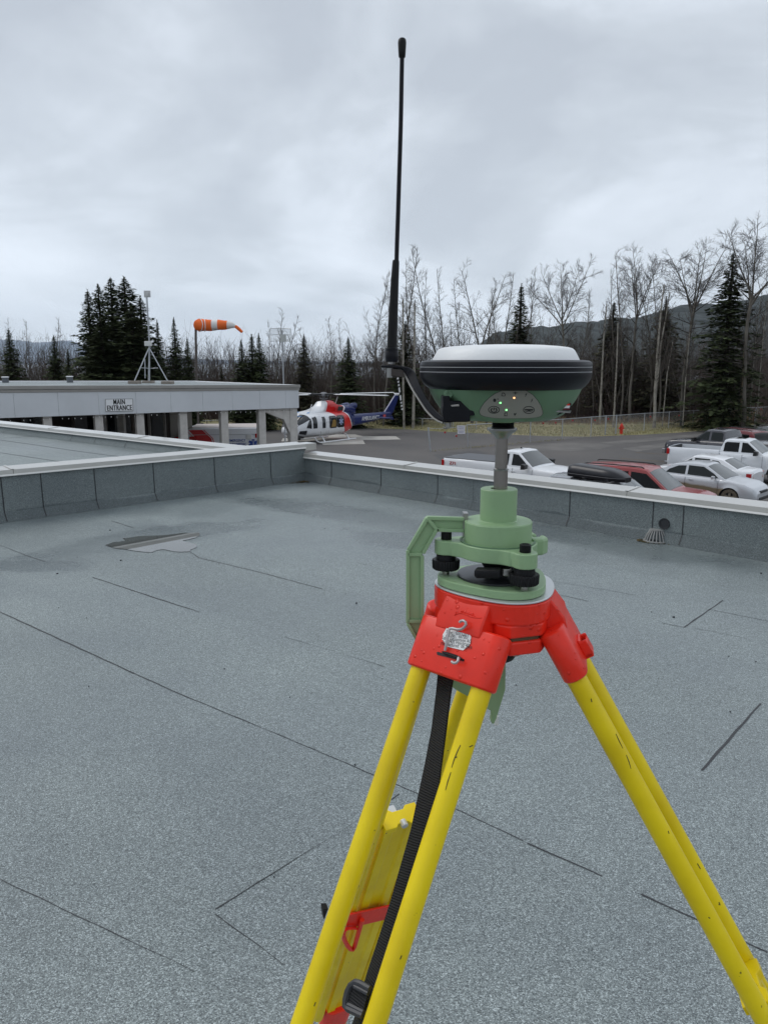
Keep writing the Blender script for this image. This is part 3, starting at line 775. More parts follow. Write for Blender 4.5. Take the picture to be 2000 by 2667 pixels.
M_scr = mat('chipped_paint', (0.06, 0.045, 0.015), .7)
MARKS = {(0, 1): [[(1199, 1941), (1190, 1960), (1182, 1980), (1176, 2000)], [(1174, 2012), (1166, 2036), (1160, 2059)], [(1184, 1974), (1190, 1972)], [(1222, 1946), (1231, 1942)], [(1046, 2490), (1042, 2500)]],
         (0, -1): [[(822, 2612), (818, 2622)]],
         (1, -1): [[(1604, 1912), (1612, 1930), (1622, 1950)], [(1631, 1967), (1638, 1985), (1643, 2003)], [(1539, 1820), (1541, 1829)], [(1740, 2165), (1742, 2172)], [(1845, 2390), (1849, 2393)]],
         (1, 1): [[(1816, 2250), (1824, 2264)]]}
def tube_marks(mb, i, sd_, a, d):
    d = d.normalized(); o_ = Vector((0, 0, H)); mb.mi = 1
    def hit(px, py, r=.01215):
        q = ray(px, py).normalized(); w = o_ - a; A = q - d * q.dot(d); B = w - d * w.dot(d); aa = A.dot(A); bb = A.dot(B); cc = B.dot(B) - r * r; ds = bb * bb - aa * cc
        if ds < 0: return None
        return o_ + q * ((-bb - math.sqrt(ds)) / aa)
    for mk in MARKS.get((i, sd_), ()):
        ps = [hit(*p) for p in mk]; ps = [p for p in ps if p]
        if len(ps) > 1: mb.tube(ps, [.0004] + [.0006] * (len(ps) - 2) + [.0003] if len(mk) > 2 else .0006, 5)
    mb.mi = 0
LEGS = []
for i in range(3):
    ph = PHS[i]; al = ALS[i]
    f_ = Vector((math.cos(ph), math.sin(ph), 0)); t_ = Vector((-math.sin(ph), math.cos(ph), 0))
    d_ = f_ * math.sin(al) - Z * math.cos(al); up_ = t_.cross(d_); 
    if up_.dot(f_) < 0: up_ = -up_           # outward-facing normal of the leg plane
    b0 = TPA + f_ * TR0 + Z * TZ0
    Ml = frame(b0, t_, up_, -d_ if t_.cross(up_).dot(-d_) > 0 else d_)   # local: x across, y outward, z along leg (sign below)
    sg = 1 if t_.cross(up_).dot(-d_) > 0 else -1
    def W(x, y, s, b0=b0, t_=t_, up_=up_, d_=d_): return b0 + t_ * x + up_ * y + d_ * s
    LEGS.append((b0, f_, t_, d_, up_, W))
def leg_block(mb, W, profile):
    """profile: list of (s along leg, halfwidth, y_outer, y_inner); cross-section a rounded slab wrapped round two tubes"""
    rings = []
    for s_, hw, yo, yi in profile:
        ring = []
        r = (yo - yi) / 2; cy = (yo + yi) / 2
        for k in range(9):
            a = -math.pi / 2 + math.pi * k / 8; ring.append(W(hw - r + r * math.cos(a), cy + r * math.sin(a), s_))
        for k in range(9):
            a = math.pi / 2 + math.pi * k / 8; ring.append(W(-hw + r + r * math.cos(a), cy + r * math.sin(a), s_))
        rings.append(ring)
    mb.loft(rings)
for i, (b0, f_, t_, d_, up_, W) in enumerate(LEGS):
    lg = bpy.data.objects.new('leg', None)
    # leg casting: red shoulder holding the two tubes, and the hinge block running up under the head
    mb = MB()
    leg_block(mb, W, [(.0145, .0595, .0150, -.0125), (.0175, .0615, .0165, -.0140), (.0745, .0615, .0165, -.0140), (.0775, .0605, .0155, -.0130)])
    # wedge of the hinge block
    hw0, hw1 = .0315, .0325
    wed = [[W(-hw0, .0085, -.020), W(hw0, .0085, -.020), W(hw0, -.006, -.012), W(-hw0, -.006, -.012)],
           [W(-hw0, .0165, -.0145), W(hw0, .0165, -.0145), W(hw0, -.012, -.006), W(-hw0, -.012, -.006)],
           [W(-hw1, .0205, .0120), W(hw1, .0205, .0120), W(hw1, -.012, .014), W(-hw1, -.012, .014)],
           [W(-hw1, .0169, .0260), W(hw1, .0169, .0260), W(hw1, -.012, .028), W(-hw1, -.012, .028)]]
    mb.loft(wed)
    red = obj('leg', mb, M_red, TRI, world=True, bevel=.0022, smooth=True)
    ex = MB()
    Ltube = 1.12
    tb = MB()
    for sd_ in (-1, 1):
        tb2 = MB(); n_ = 24
        tb2.tube([W(sd_ * TS / 2, 0, .05), W(sd_ * TS / 2, 0, .30), W(sd_ * TS / 2, 0, .7), W(sd_ * TS / 2, 0, Ltube)], .0120, 28)
        tube_marks(tb2, i, sd_, W(sd_ * TS / 2, 0, 0), d_)
        o = obj('leg_tube', tb2, [M_yel, M_scr], red, world=True, smooth=True, recalc=False)
    # sliding lower section between the tubes: channel-shaped beam, end cap with bolt
    bm_ = MB(); top_s = .475 if i == 2 else (.545 if i == 1 else .50)
    Lleg = (b0.z) / -d_.z
    off = -.012 if i != 2 else 0
    def bm_ring(s_, hw=.0285, k=1): 
        return [W(-hw, .010, s_), W(-hw * .45, .010, s_), W(-hw * .36, .0065, s_), W(hw * .36, .0065, s_), W(hw * .45, .010, s_), W(hw, .010, s_), W(hw, -.010, s_), W(hw * .45, -.010, s_), W(hw * .36, -.0065, s_), W(-hw * .36, -.0065, s_), W(-hw * .45, -.010, s_), W(-hw, -.010, s_)]
    bm_.loft([bm_ring(top_s), bm_ring(Lleg - .12), bm_ring(Lleg - .05, .014), bm_ring(Lleg - .045, .012)])
    lo_ = obj('lower_leg', bm_, M_yel, red, world=True, bevel=.001)
    cpz = MB()
    poly = [(-.0345, .016), (-.0345, -.018), (-.012, -.018), (-.008, -.013), (.010, -.013), (.014, -.018), (.0345, -.018), (.0345, .016), (.016, .016), (.010, .010), (-.010, .010), (-.016, .016)]
    cpz.slab([W(x, y, top_s - .006) for x, y in poly], d_ * .012)
    obj('end_cap', cpz, M_yel, red, world=True, bevel=.001)
    bt = MB(); bt.box(-.010, .010, 0, .022, -.028, -.004, frame(W(.006, .006, top_s), t_, up_, -d_)); bt.tube([W(0, -.020, top_s - .004), W(0, -.008, top_s - .004)], .006, 10)
    if i != 1: obj('stop_bolt', bt, M_alu, red, world=True, bevel=.002)
    # clamp at the foot of the tubes
    cw_ = .032 if i == 2 else .060
    cl = MB(); leg_block(cl, W, [(Ltube - .02, cw_, .017, -.017), (Ltube + .05, cw_, .017, -.017), (Ltube + .07, .028, .015, -.015)])
    cl.tube([W(.03, .015, Ltube + .02), W(.03, .045, Ltube + .02)], .010, 10)
    obj('leg_clamp', cl, M_red, red, world=True, bevel=.002)
    ft = MB(); ft.loft([[W(x * k, y * k, s_) for x, y in circ(.014, 10)] for s_, k in ((Lleg - .06, 1), (Lleg - .02, .9), (Lleg - .002, .25))]); ft.box(-.03, .03, .0, .03, -.003, .003, frame(W(0, .01, Lleg - .05), t_, up_, -d_))
    obj('foot', ft, M_steel, red, world=True)
    if i == 0:
        LEG0 = red
    if i == 1:
        # lug on the side of the shoulder (bracket loop)
        lug = MB(); Mlg = frame(W(0, 0, 0), t_, up_, -d_)
        for (x0, x1, y0, y1, s0, s1) in ((-.014, .014, .0160, .0200, .050, .056), (-.014, -.010, .0160, .0270, .052, .074), (.010, .014, .0160, .0270, .052, .074), (-.014, .014, .0240, .0270, .056, .0735), (-.014, .014, .0155, .0268, .068, .0745)):
            lug.slab([W(x0, y0, s0), W(x1, y0, s0), W(x1, y1, s0), W(x0, y1, s0)], d_ * (s1 - s0))
        obj('strap_lug', lug, M_red, red, world=True, bevel=.0015)
b0, f_, t_, d_, up_, W = LEGS[0]
# the back leg carries a red carrying bracket with a loop, seen between the front tubes
b3, f3, t3, d3, up3, W3 = LEGS[2]
# --- helpers in the front plane of the near leg (u to the right in the picture, s down the leg)
def W0(x, y, s): return W(x, y, s)
def legpix(px, py, y=.0175, LG=LEGS[0]):
    """point of the picture on the plane lying y outside the leg's mid plane"""
    b0, f_, t_, d_, up_, W = LG
    r = ray(px, py); p0 = b0 + up_ * y; o_ = Vector((0, 0, H)); k = (p0 - o_).dot(up_) / r.dot(up_); return o_ + r * k
# sticker
stk = MB(); spx = [(545, 445), (600, 428) , (800, 462), (862, 520), (860, 625), (775, 712), (560, 665), (515, 575), (518, 520)]
spx = [(570, 437), (795, 462), (862, 545), (850, 640), (765, 712), (578, 668), (515, 580), (522, 520)]
sp3 = [legpix(*z7(*q), .0170) for q in spx]
stk.slab(sp3, up_ * .0003); obj('rating_plate', stk, mat('sticker_white', (0.80, 0.80, 0.78), .45), LEG0, world=True, label='white eight-sided sticker with printed lines')
c0 = legpix(*z7(600, 560)); c1 = legpix(*z7(800, 590)); xv = (c1 - c0).normalized(); yv = up_.cross(xv).normalized()
for k, s_ in enumerate(("Type:   GST120-9", "Art.No.:  667301", "Leica Geosystems AG", "CH-9435 Heerbrugg", "Manufactured:  06.2019")):
    q = legpix(*z7(695 - k * 4, 503 + k * 37 + 3), .01742)
    Mt = frame(q, xv, yv, xv.cross(yv)); text(s_, .0056, Mt, M_ink, LEG0, 'lettering', .00003, .0, .80, world=True)
# embossed maker's script on the hinge
q = (W(0, 0, 0)); 
pA = W(-.0315, .0165, -.0145); pB = W(-.0325, .0205, .0120)
nrm = (W(.01, .0165, -.0145) - pA).cross(pB - pA).normalized()
if nrm.dot(up_) < 0: nrm = -nrm
vdir = (pA - pB).normalized()
def hingepix(px, py, e=.0002):
    r = ray(px, py); o_ = Vector((0, 0, H)); k = (pA + nrm * e - o_).dot(nrm) / r.dot(nrm); return o_ + r * k
h0 = hingepix(*z7(690, 265)); h1 = hingepix(*z7(980, 300)); xv2 = (h1 - h0).normalized(); yv2 = nrm.cross(xv2).normalized()
scr = bpy.data.objects.new('x', None); bpy.data.objects.remove(scr)
emb = MB()
def stroke(mb, pts, r, proj_): 
    mb.tube([proj_(*p) for p in pts], r, 6)
hp = lambda x, y: hingepix(*z7(x, y), .0004)
for pts in ([(700, 250), (690, 240), (675, 255), (668, 275), (662, 290), (700, 268), (740, 262), (780, 275), (830, 300), (900, 318), (985, 320)],
            [(745, 262), (760, 240), (745, 236), (735, 252), (745, 268), (770, 262)], [(785, 250), (780, 272), (795, 276)],
            [(835, 258), (815, 254), (805, 272), (820, 284), (845, 276)], [(885, 270), (865, 264), (855, 282), (868, 294), (885, 284), (888, 272), (888, 292), (905, 298)]):
    stroke(emb, pts, .00055, hp)
obj('embossed_script', emb, M_red, LEG0, world=True)
# wire hook
wr = MB(); lp_ = lambda x, y, e=.020: legpix(*z7(x, y), e)
wr.tube([lp_(548, 712, .019), lp_(562, 640, .021), lp_(580, 545, .0225), lp_(590, 475, .0225), lp_(605, 448, .022), lp_(640, 446, .0215), lp_(700, 460, .022), lp_(745, 455, .023), lp_(780, 430, .025), lp_(800, 398, .026), lp_(795, 372, .027), lp_(770, 354, .027), lp_(740, 357, .0265), lp_(722, 374, .026)], .00165, 10)
wr.tube([lp_(710, 800, .024), lp_(706, 835, .026), lp_(685, 860, .026), lp_(655, 864, .025), lp_(628, 848, .024)], .0017, 10)
obj('wire_hook', wr, mat('wire_grey', (0.48, 0.45, 0.45), .4, .5), LEG0, world=True, smooth=True)
# slot with the strap looped through
M_strap = mat('black_webbing', (0.012, 0.012, 0.013), .75, var=.0)
N, L, b = nodes_of(M_strap); t = N.new('ShaderNodeTexCoord'); wv = N.new('ShaderNodeTexWave'); wv.bands_direction = 'Z'; wv.inputs['Scale'].default_value = 130; wv.inputs['Distortion'].default_value = .6
L.new(t.outputs['Object'], wv.inputs['Vector']); bp = N.new('ShaderNodeBump'); bp.inputs['Strength'].default_value = .9; bp.inputs['Distance'].default_value = .0015
L.new(wv.outputs['Fac'], bp.inputs['Height']); L.new(bp.outputs[0], b.inputs['Normal'])
rr_ = N.new('ShaderNodeValToRGB'); L.new(wv.outputs['Fac'], rr_.inputs[0]); rr_.color_ramp.elements[0].color = (.004, .004, .004, 1); rr_.color_ramp.elements[1].color = (.016, .016, .017, 1); L.new(rr_.outputs[0], b.inputs['Base Color'])
s2 = MB(); sp = [(450, 735), (465, 728), (780, 818), (775, 845), (750, 838), (455, 765)]
s2.slab([lp_(x, y, .0166) for x, y in sp], up_ * .0006); obj('strap_slot', s2, M_ink, LEG0, world=True)
s3 = MB(); rings = []
for (x, y, w_) in ((520, 722, 8), (545, 735, 16), (600, 757, 22), (680, 785, 24), (730, 800, 16), (755, 815, 8)):
    c_ = lp_(x, y + 8, .0185); rings.append([c_ + (yv * math.cos(a) * w_ * .00011 + up_ * math.sin(a) * .0022) for a in [k * math.pi / 4 for k in range(8)]])
s3.loft(rings); obj('strap_loop', s3, M_strap, LEG0, world=True, smooth=True)
# hanging carrying strap: a flat band dropping between the two front tubes to a buckle
def strap_pts():
    zf = lambda x, y: full(x, y)
    cl = [(965, 1445, 35), (958, 1500, 33), (948, 1580, 31), (935, 1660, 30), (925, 1720, 30), (910, 1800, 30), (888, 1880, 30), (865, 1960, 31), (838, 2040, 32), (812, 2110, 33), (795, 2160, 34), (780, 2215, 34), (768, 2260, 34)]
    return cl
cl_ = strap_pts(); band = []; 
for i, (x, y, w_) in enumerate(cl_):
    X_, Y_ = full(x, y); k = i / (len(cl_) - 1)
    plane_off = -.008 + .0 * k
    c_ = legpix(X_, Y_, plane_off); 
    band.append(c_)
sb = MB(); rings = []
for i, c_ in enumerate(band):
    dn = (band[min(i + 1, len(band) - 1)] - band[max(i - 1, 0)]).normalized()
    wv_ = t_ * math.cos(.25 * math.sin(i * .8)) + up_ * .3 * math.sin(i * .7 + .5); wv_ = (wv_ - dn * wv_.dot(dn)).normalized(); nn_ = dn.cross(wv_)
    hw = .0124; th = .0013
    rings.append([c_ - wv_ * hw + nn_ * th, c_ - wv_ * hw * .4 + nn_ * th * 1.4, c_ + wv_ * hw * .4 + nn_ * th * 1.4, c_ + wv_ * hw + nn_ * th, c_ + wv_ * hw - nn_ * th, c_ - wv_ * hw - nn_ * th])
sb.loft(rings); obj('carrying_strap', sb, M_strap, LEG0, world=True, smooth=True, autos=50)
# strap buckle
bk = MB(); zb = lambda x, y, e=.004: legpix(720 + x / 4.1475, 2300 + y / 4.1475, e)
def rim(mb, pix, r, e): mb.tube([zb(*p, e) for p in pix], r, 8)
rim(bk, [(1010, 1150), (900, 1090), (850, 1075), (800, 1110), (765, 1180), (745, 1270), (740, 1330), (770, 1365), (930, 1440)], .0034, .006)
rim(bk, [(840, 1120), (990, 1200)], .0025, .007); rim(bk, [(770, 1320), (940, 1405)], .003, .005)
obj('strap_buckle', bk, mat('buckle_plastic', (0.035, 0.036, 0.04), .45), LEG0, world=True, smooth=True)
bk2 = MB(); bk2.slab([zb(*q, .003) for q in ((830, 1120), (1010, 1190), (950, 1390), (775, 1330))], up_ * .003); obj('strap_fold', bk2, M_strap, LEG0, world=True)
# red carrying bracket with a loop, on the far leg
LEG3 = [c_ for c_ in TRI.children if c_.name.startswith('leg')][2]
cb = MB(); zc_ = lambda x, y, e=.022: legpix(720 + x / 4.1475, 2300 + y / 4.1475, e, LEGS[2])
nb = up3 if up3.dot(Vector((0, -1, 0))) > 0 else -up3
EB = .020 if up3.dot(Vector((0, -1, 0))) > 0 else -.020
cb.slab([zc_(x, y, EB) for x, y in ((560, 420), (790, 352), (1230, 255), (1190, 400), (940, 460), (745, 510), (540, 560))], nb * -.004)
obj('bracket', cb, M_red, LEG3, world=True, bevel=.001)
cb2 = MB(); cb2.tube([zc_(x, y, EB * 1.25) for x, y in ((925, 400), (905, 480), (870, 600), (845, 690), (825, 722), (800, 718), (765, 680), (735, 620), (722, 570), (732, 520), (745, 500))], .0042, 8)
cb2.tube([zc_(x, y, EB * 1.2) for x, y in ((745, 500), (830, 490), (885, 500), (925, 400))], .003, 6)
obj('bracket_loop', cb2, M_red, LEG3, world=True, smooth=True)
cb3 = MB(); cb3.slab([zc_(x, y, EB * .8) for x, y in ((500, 283), (560, 283), (520, 390), (512, 395))], nb * -.01); obj('bracket_end', cb3, M_blackm, LEG3, world=True)

# ---- tribrach -------------------------------------------------------------
TBR = thing('tribrach', 'green tribrach with three black levelling screws clamped on the red tripod head', 'tribrach', (AX.x, AX.y, 1.356))
KA = [R(-68), R(172), R(52)]
ZK = 1.379
Mt = Matrix.Translation((AX.x, AX.y, 0)); KR = .0615
# base plate: rounded triangle with cut corners
bp_ = MB(); bp_.prism(rounded_tri(.0715, .0585, KA[0], 12), 1.3565, 1.3662, 'z', Mt); obj('base_plate', bp_, M_green, TBR, world=True, bevel=.0012)
sp_ = MB(); sp_.lathe([(.001, 1.3664), (.001, 1.3668), (.0475, 1.3668), (.0475, 1.3690), (.041, 1.3698), (.001, 1.3698)][1:], 64, (AX.x, AX.y, 0), cap=False)
obj('spring_plate', sp_, mat('dark_grey_plate', (0.05, 0.052, 0.06), .32, .5), TBR, world=True, smooth=True)
rg_ = MB(); pc = pz(*z2(968, 818), 1.3699); 
rg_.lathe([(.0095, 1.3700), (.0095, 1.3708), (.0085, 1.3708), (.0085, 1.3700)], 28, (pc.x, pc.y, 0), cap=False)
rg_.lathe([(.0058, 1.3700), (.0058, 1.3703)], 24, (pc.x, pc.y, 0))
for q in ((880, 828), (905, 862), (1035, 838), (1050, 805), (940, 790)):
    p = pz(*z2(*q), 1.3700); rg_.lathe([(.0011, 1.3699), (.0011, 1.3704)], 8, (p.x, p.y, 0))
obj('screw_socket', rg_, M_ink, TBR, world=True)
# upper body: round core with three lobes
up = MB(); outline = []
for k in range(180):
    a = 2 * math.pi * k / 180; r = .0470
    for ka in KA:
        dlt = (a - ka + math.pi) % (2 * math.pi) - math.pi
        if abs(dlt) < R(40):
            # lobe circle of radius .0135 at KR
            s_ = math.sin(dlt) * KR
            if abs(s_) < .0140: r = max(r, math.cos(dlt) * KR + math.sqrt(.0140 ** 2 - s_ ** 2))
            else: r = max(r, .0470 + (.0100) * math.exp(-((abs(dlt) - R(13)) / R(9)) ** 2))
    outline.append((r * math.cos(a), r * math.sin(a)))
up.prism(outline, 1.3925, 1.4100, 'z', Mt)
obj('body', up, M_green, TBR, world=True, bevel=.0012, smooth=True, autos=35)
rec = MB(); rec.lathe([(.0452, 1.4101), (.0452, 1.4112), (.0430, 1.4112), (.0430, 1.4101)], 64, (AX.x, AX.y, 0), cap=False); obj('rim', rec, M_greend, TBR, world=True, smooth=True)
# level vial housing / clamp lug behind right
lug = MB(); Mg = Mt @ Matrix.Rotation(R(12), 4, 'Z')
lug.prism([(.040, -.016), (.052, -.016), (.062, -.008), (.063, .004), (.056, .008), (.055, .0), (.047, .0), (.046, .012), (.058, .016), (.050, .026), (.036, .026)], 1.3925, 1.4130, 'z', Mg)
obj('level_housing', lug, M_green, TBR, world=True, bevel=.003)
for ka in KA:
    kx, ky = AX.x + KR * math.cos(ka), AX.y + KR * math.sin(ka)
    kb = MB(); prof = []
    for k in range(60):
        pass
    n_ = 64; rings = []
    for z_, r_ in ((ZK - .0068, .0125), (ZK - .0062, .0152), (ZK - .0046, .0166), (ZK + .0046, .0170), (ZK + .0060, .0163), (ZK + .0064, .0122), (ZK + .0110, .0118), (ZK + .0135, .0115)):
        ring = []
        for k in range(n_):
            a = 2 * math.pi * k / n_; rr2 = r_ * (1 - (.045 if k % 2 else 0) * (1 if .0145 < r_ else 0)); ring.append((kx + rr2 * math.cos(a), ky + rr2 * math.sin(a), z_))
        rings.append(ring)
    kb.loft(rings); sc_ = obj('levelling_screw', kb, M_blackm, TBR, world=True, smooth=True, autos=30)
    ks = MB(); ks.lathe([(.0045, 1.366), (.0045, ZK)], 12, (kx, ky, 0)); obj('screw_shaft', ks, M_steel, sc_, world=True, smooth=True)
    kt = MB(); kt.lathe([(.0062, 1.4098), (.0065, 1.4105), (.0065, 1.4185), (.0058, 1.4192), (.0040, 1.4192), (.0036, 1.4182), (.001, 1.4182)], 24, (kx, ky, 0))
    obj('screw_cap', kt, M_blackm, sc_, world=True, smooth=True, autos=30)
# clamp knob: black lever on a steel neck at the front
lv = MB(); pcl = AX + Vector((-.0165, -.0475, 0)); 
Mlv = Matrix.Translation((pcl.x, pcl.y, 1.3835)) @ Matrix.Rotation(R(-16), 4, 'Z') @ Matrix.Rotation(R(-4), 4, 'Y')
lv.loft([[Mlv @ Vector((x, y * k, z * k2)) for y, z in ((-.008, -.005), (.006, -.005), (.008, 0), (.006, .005), (-.008, .005), (-.0095, 0))] for x, k, k2 in ((-.0155, .7, .65), (-.013, .95, 1), (.008, 1, 1), (.0135, .95, .95), (.0145, .8, .8))])
obj('clamp_lever', lv, M_blackm, TBR, world=True, bevel=.0012, smooth=True)
nk = MB(); nk.cbox((AX.x + .0045, AX.y - .045, 1.3835), .0085, .008, .008); nk.cbox((AX.x + .009, AX.y - .041, 1.3835), .002, .012, .0095); obj('clamp_neck', nk, M_steel, TBR, world=True, bevel=.0006)
udk = MB(); udk.lathe([(.012, 1.371), (.019, 1.383), (.030, 1.392)], 32, (AX.x, AX.y, 0)); obj('underside', udk, M_blackm, TBR, world=True, smooth=True)

# ---- carrier with height hook ---------------------------------------------
CAR = thing('antenna_carrier', 'pale green stepped cylinder carrier with steel pole set in the tribrach', 'carrier', (AX.x, AX.y, 1.41))
cy = MB()
cy.lathe([(.0400, 1.405), (.0403, 1.4340), (.0394, 1.4354), (.0230, 1.4354), (.0217, 1.4362), (.0217, 1.4728), (.0208, 1.4738), (.0100, 1.4738), (.0100, 1.4700)], 96, (AX.x, AX.y, 0))
obj('cylinder', cy, M_green, CAR, world=True, smooth=True, autos=30)
po = MB(); c_ = (AXI.x - .0004, AXI.y, 0)
po.lathe([(.0082, 1.468), (.0082, 1.4955)], 48, c_); po.lathe([(.0072, 1.498), (.0072, 1.5345)], 48, c_)
pole_m = mat('pole_steel', (0.34, 0.31, 0.29), .30, 1.0)
obj('pole', po, pole_m, CAR, world=True, smooth=True, autos=30)
po2 = MB(); po2.lathe([(.0082, 1.4955), (.0088, 1.4962), (.0088, 1.4973), (.0080, 1.4981)], 48, c_); obj('pole_ring', po2, M_steel2, CAR, world=True, smooth=True, autos=40); po2 = MB(); po2.lathe([(.0075, 1.533), (.0085, 1.5352), (.0128, 1.5395), (.0172, 1.5430), (.0176, 1.5443), (.0172, 1.5455), (.0132, 1.5458)], 64, c_)
obj('collar', po2, M_steel2, CAR, world=True, smooth=True, autos=40)

# height hook: a folded green arm curving down beside and beneath the head
HK = thing('height_hook', 'angular green height hook arm curling from the carrier down under the tripod head', 'height hook', (AX.x - .07, AX.y, 1.40))
YH = .905
hk = MB()
def hp2(x, y, Y=YH): return pY(*z2(x, y), Y)
def hp7(x, y, Y=YH): return pY(*z7(x, y), Y)
arm = [hp2(690, 330), hp2(378, 320), hp2(355, 335), hp2(205, 600), hp2(200, 1232), hp2(310, 1420), hp2(360, 1505)] + [hp7(430, 990), hp7(520, 1075), hp7(690, 1195), hp7(800, 1255), hp7(1060, 1418), hp7(1092, 1438), hp7(1106, 1480), hp7(1094, 1560), hp7(1112, 1596), hp7(1136, 1598), hp7(1166, 1530), hp7(1272, 1190), hp7(1280, 700), hp7(1275, 640),
       hp7(1180, 640), hp7(820, 640)] + [hp7(560, 700), hp7(420, 640), hp7(310, 420)] + [hp2(335, 1175), hp2(330, 660), hp2(340, 628), hp2(455, 432), hp2(690, 438)]
hk.slab(arm, Vector((0, .010, 0)))
obj('hook_arm', hk, M_green, HK, world=True, bevel=.0012)
# raised flanges leave the recessed pockets of the casting
fl = MB(); T_ = Vector((0, -.004, 0))
def strip(mb, a, b, w, dy=-.004):
    d = (b - a).normalized(); q = Vector((-d.z, 0, d.x)) * w / 2; mb.slab([a - q, b - q, b + q, a + q], Vector((0, dy, 0)))
y_ = YH - .0002
pk = [((378, 326), (690, 334)), ((455, 428), (690, 434)), ((372, 332), (210, 600)), ((450, 430), (338, 630)), ((205, 604), (204, 1232)), ((330, 650), (330, 1180)), ((205, 1236), (310, 1418)), ((330, 1180), (362, 1240)), ((205, 640), (330, 640)), ((205, 1215), (330, 1215)), ((385, 340), (470, 440))]
for a, b_ in pk:
    A_, B_ = hp2(*a, y_), hp2(*b_, y_); strip(fl, A_, B_, .0042)
obj('hook_flange', fl, M_green, HK, world=True, bevel=.0006)
hs = MB(); p = hp2(695, 372, YH); hs.tube([p + Vector((-.001, 0, .004)), p + Vector((.003, 0, .004))], .002, 8); hs.box(p.x - .0015, p.x + .004, p.y - .002, p.y + .012, p.z - .017, p.z + .012); obj('hook_pin', hs, M_steel, HK, world=True)
ht = MB(); p = hp7(1150, 1560, YH + .014); ht.box(p.x, p.x + .004, p.y, p.y + .004, p.z - .006, p.z + .006); obj('hook_tab', ht, M_white, HK, world=True)

# ---- GNSS receiver --------------------------------------------------------
RX = thing('satnav_receiver', 'round satellite receiver with white dome, black rubber band and green body', 'receiver', (AXI.x, AXI.y, 1.546))
c_ = (AXI.x + .0006, AXI.y, 0)
dm = MB(); prof = [(.0001, 1.6408), (.02, 1.6407), (.045, 1.6399), (.062, 1.6386), (.0708, 1.6374), (.0752, 1.6362), (.0778, 1.6338), (.0805, 1.6292), (.0832, 1.6242), (.0838, 1.6222)]
dm.lathe(prof[::-1], 96, c_); obj('dome', dm, M_white, RX, world=True, smooth=True, autos=60)
bd = MB()
bd.lathe([(.0835, 1.6232), (.0885, 1.6232), (.0935, 1.6226), (.0966, 1.6212), (.0976, 1.6192), (.0977, 1.6165), (.0972, 1.6158), (.0972, 1.6152), (.0978, 1.6147), (.0978, 1.6112), (.0972, 1.6106), (.0972, 1.6100), (.0978, 1.6094), (.0977, 1.6060), (.0968, 1.6028), (.0945, 1.5985), (.0915, 1.5945), (.0882, 1.5918), (.0876, 1.5914), (.080, 1.5914)], 128, c_, cap=False)
obj('band', bd, M_black, RX, world=True, smooth=True, autos=25)
rgm = MB()
for z_ in (1.6155, 1.6103): rgm.lathe([(.09735, z_ - .00035), (.0977, z_), (.09735, z_ + .00035)], 128, c_, cap=False)
obj('pinstripe', rgm, M_gasket, RX, world=True)
# green body, flattened in front for the keypad
bdy = MB(); n_ = 144; va = math.atan2(-AXI.y, -AXI.x) + R(2.5); nv = Vector((math.cos(va), math.sin(va), 0))
pn_top = .0765; pn_bot = .0565; zt, zb_ = 1.5914, 1.5560
rings = []
for z_, r_ in ((1.5914, .0872), (1.586, .0850), (1.578, .0808), (1.570, .0752), (1.562, .0680), (1.5585, .0610), (1.5565, .0560), (1.5556, .045), (1.5553, .018)):
    ring = []
    for k in range(n_):
        a = 2 * math.pi * k / n_; x, y = r_ * math.cos(a), r_ * math.sin(a)
        lim = pn_bot + (pn_top - pn_bot) * (z_ - zb_) / (zt - zb_); dd = x * nv.x + y * nv.y
        if dd > lim: x -= nv.x * (dd - lim); y -= nv.y * (dd - lim)
        ring.append((c_[0] + x, c_[1] + y, z_))
    rings.append(ring)
bdy.loft(rings); obj('body', bdy, M_greend, RX, world=True, smooth=True, autos=22)
# keypad plane
O_ = Vector((c_[0], c_[1], 0)); kp0 = O_ + nv * pn_bot + Z * zb_; kp1 = O_ + nv * pn_top + Z * zt; vk = (kp1 - kp0).normalized(); xk = Vector((-nv.y, nv.x, 0)); 
nk_ = xk.cross(vk).normalized()
if nk_.dot(nv) < 0: nk_ = -nk_
if xk.x < 0: xk = -xk
def kpix(x, y, e=.0003):
    r = ray(*z1(x, y)); o_ = Vector((0, 0, H)); k = (kp0 + nk_ * e - o_).dot(nk_) / r.dot(nk_); return o_ + r * k
out_ = [(690, 625), (688, 610), (700, 582), (722, 550), (760, 512), (800, 483), (850, 462), (900, 450), (940, 446), (985, 450), (1030, 466), (1070, 492), (1105, 532), (1128, 570), (1141, 610), (1141, 630), (1128, 645), (1100, 654), (1040, 659), (940, 661), (850, 661), (780, 657), (725, 647), (700, 637)]
kp = MB(); cxk = sum(p[0] for p in out_) / len(out_); cyk = sum(p[1] for p in out_) / len(out_)
kp.slab([kpix(cxk + (x - cxk) * 1.014, cyk + (y - cyk) * 1.02, .0002) for x, y in out_], nk_ * .0002); kpo = obj('keypad_border', kp, M_ink, RX, world=True)
kp = MB(); kp.slab([kpix(x, y, .0005) for x, y in out_], nk_ * .0003); kpo = obj('keypad', kp, M_panel, RX, world=True)
E_ = .00085
def ring_(cx, cy, rx, ry, w=.0004):
    mb_.tube([kpix(cx + rx * math.cos(2 * math.pi * k / 28), cy + ry * math.sin(2 * math.pi * k / 28), E_) for k in range(29)], w, 5, cap=False)
mb_ = MB()
ring_(791, 600, 39, 25); ring_(1043, 601, 39, 25)
mb_.tube([kpix(791 + 21 * math.sin(R(a)), 602 - 15 * math.cos(R(a)), E_) for a in range(35, 330, 14)], .0006, 5)
mb_.tube([kpix(791, 585, E_), kpix(791, 602, E_)], .0006, 5)
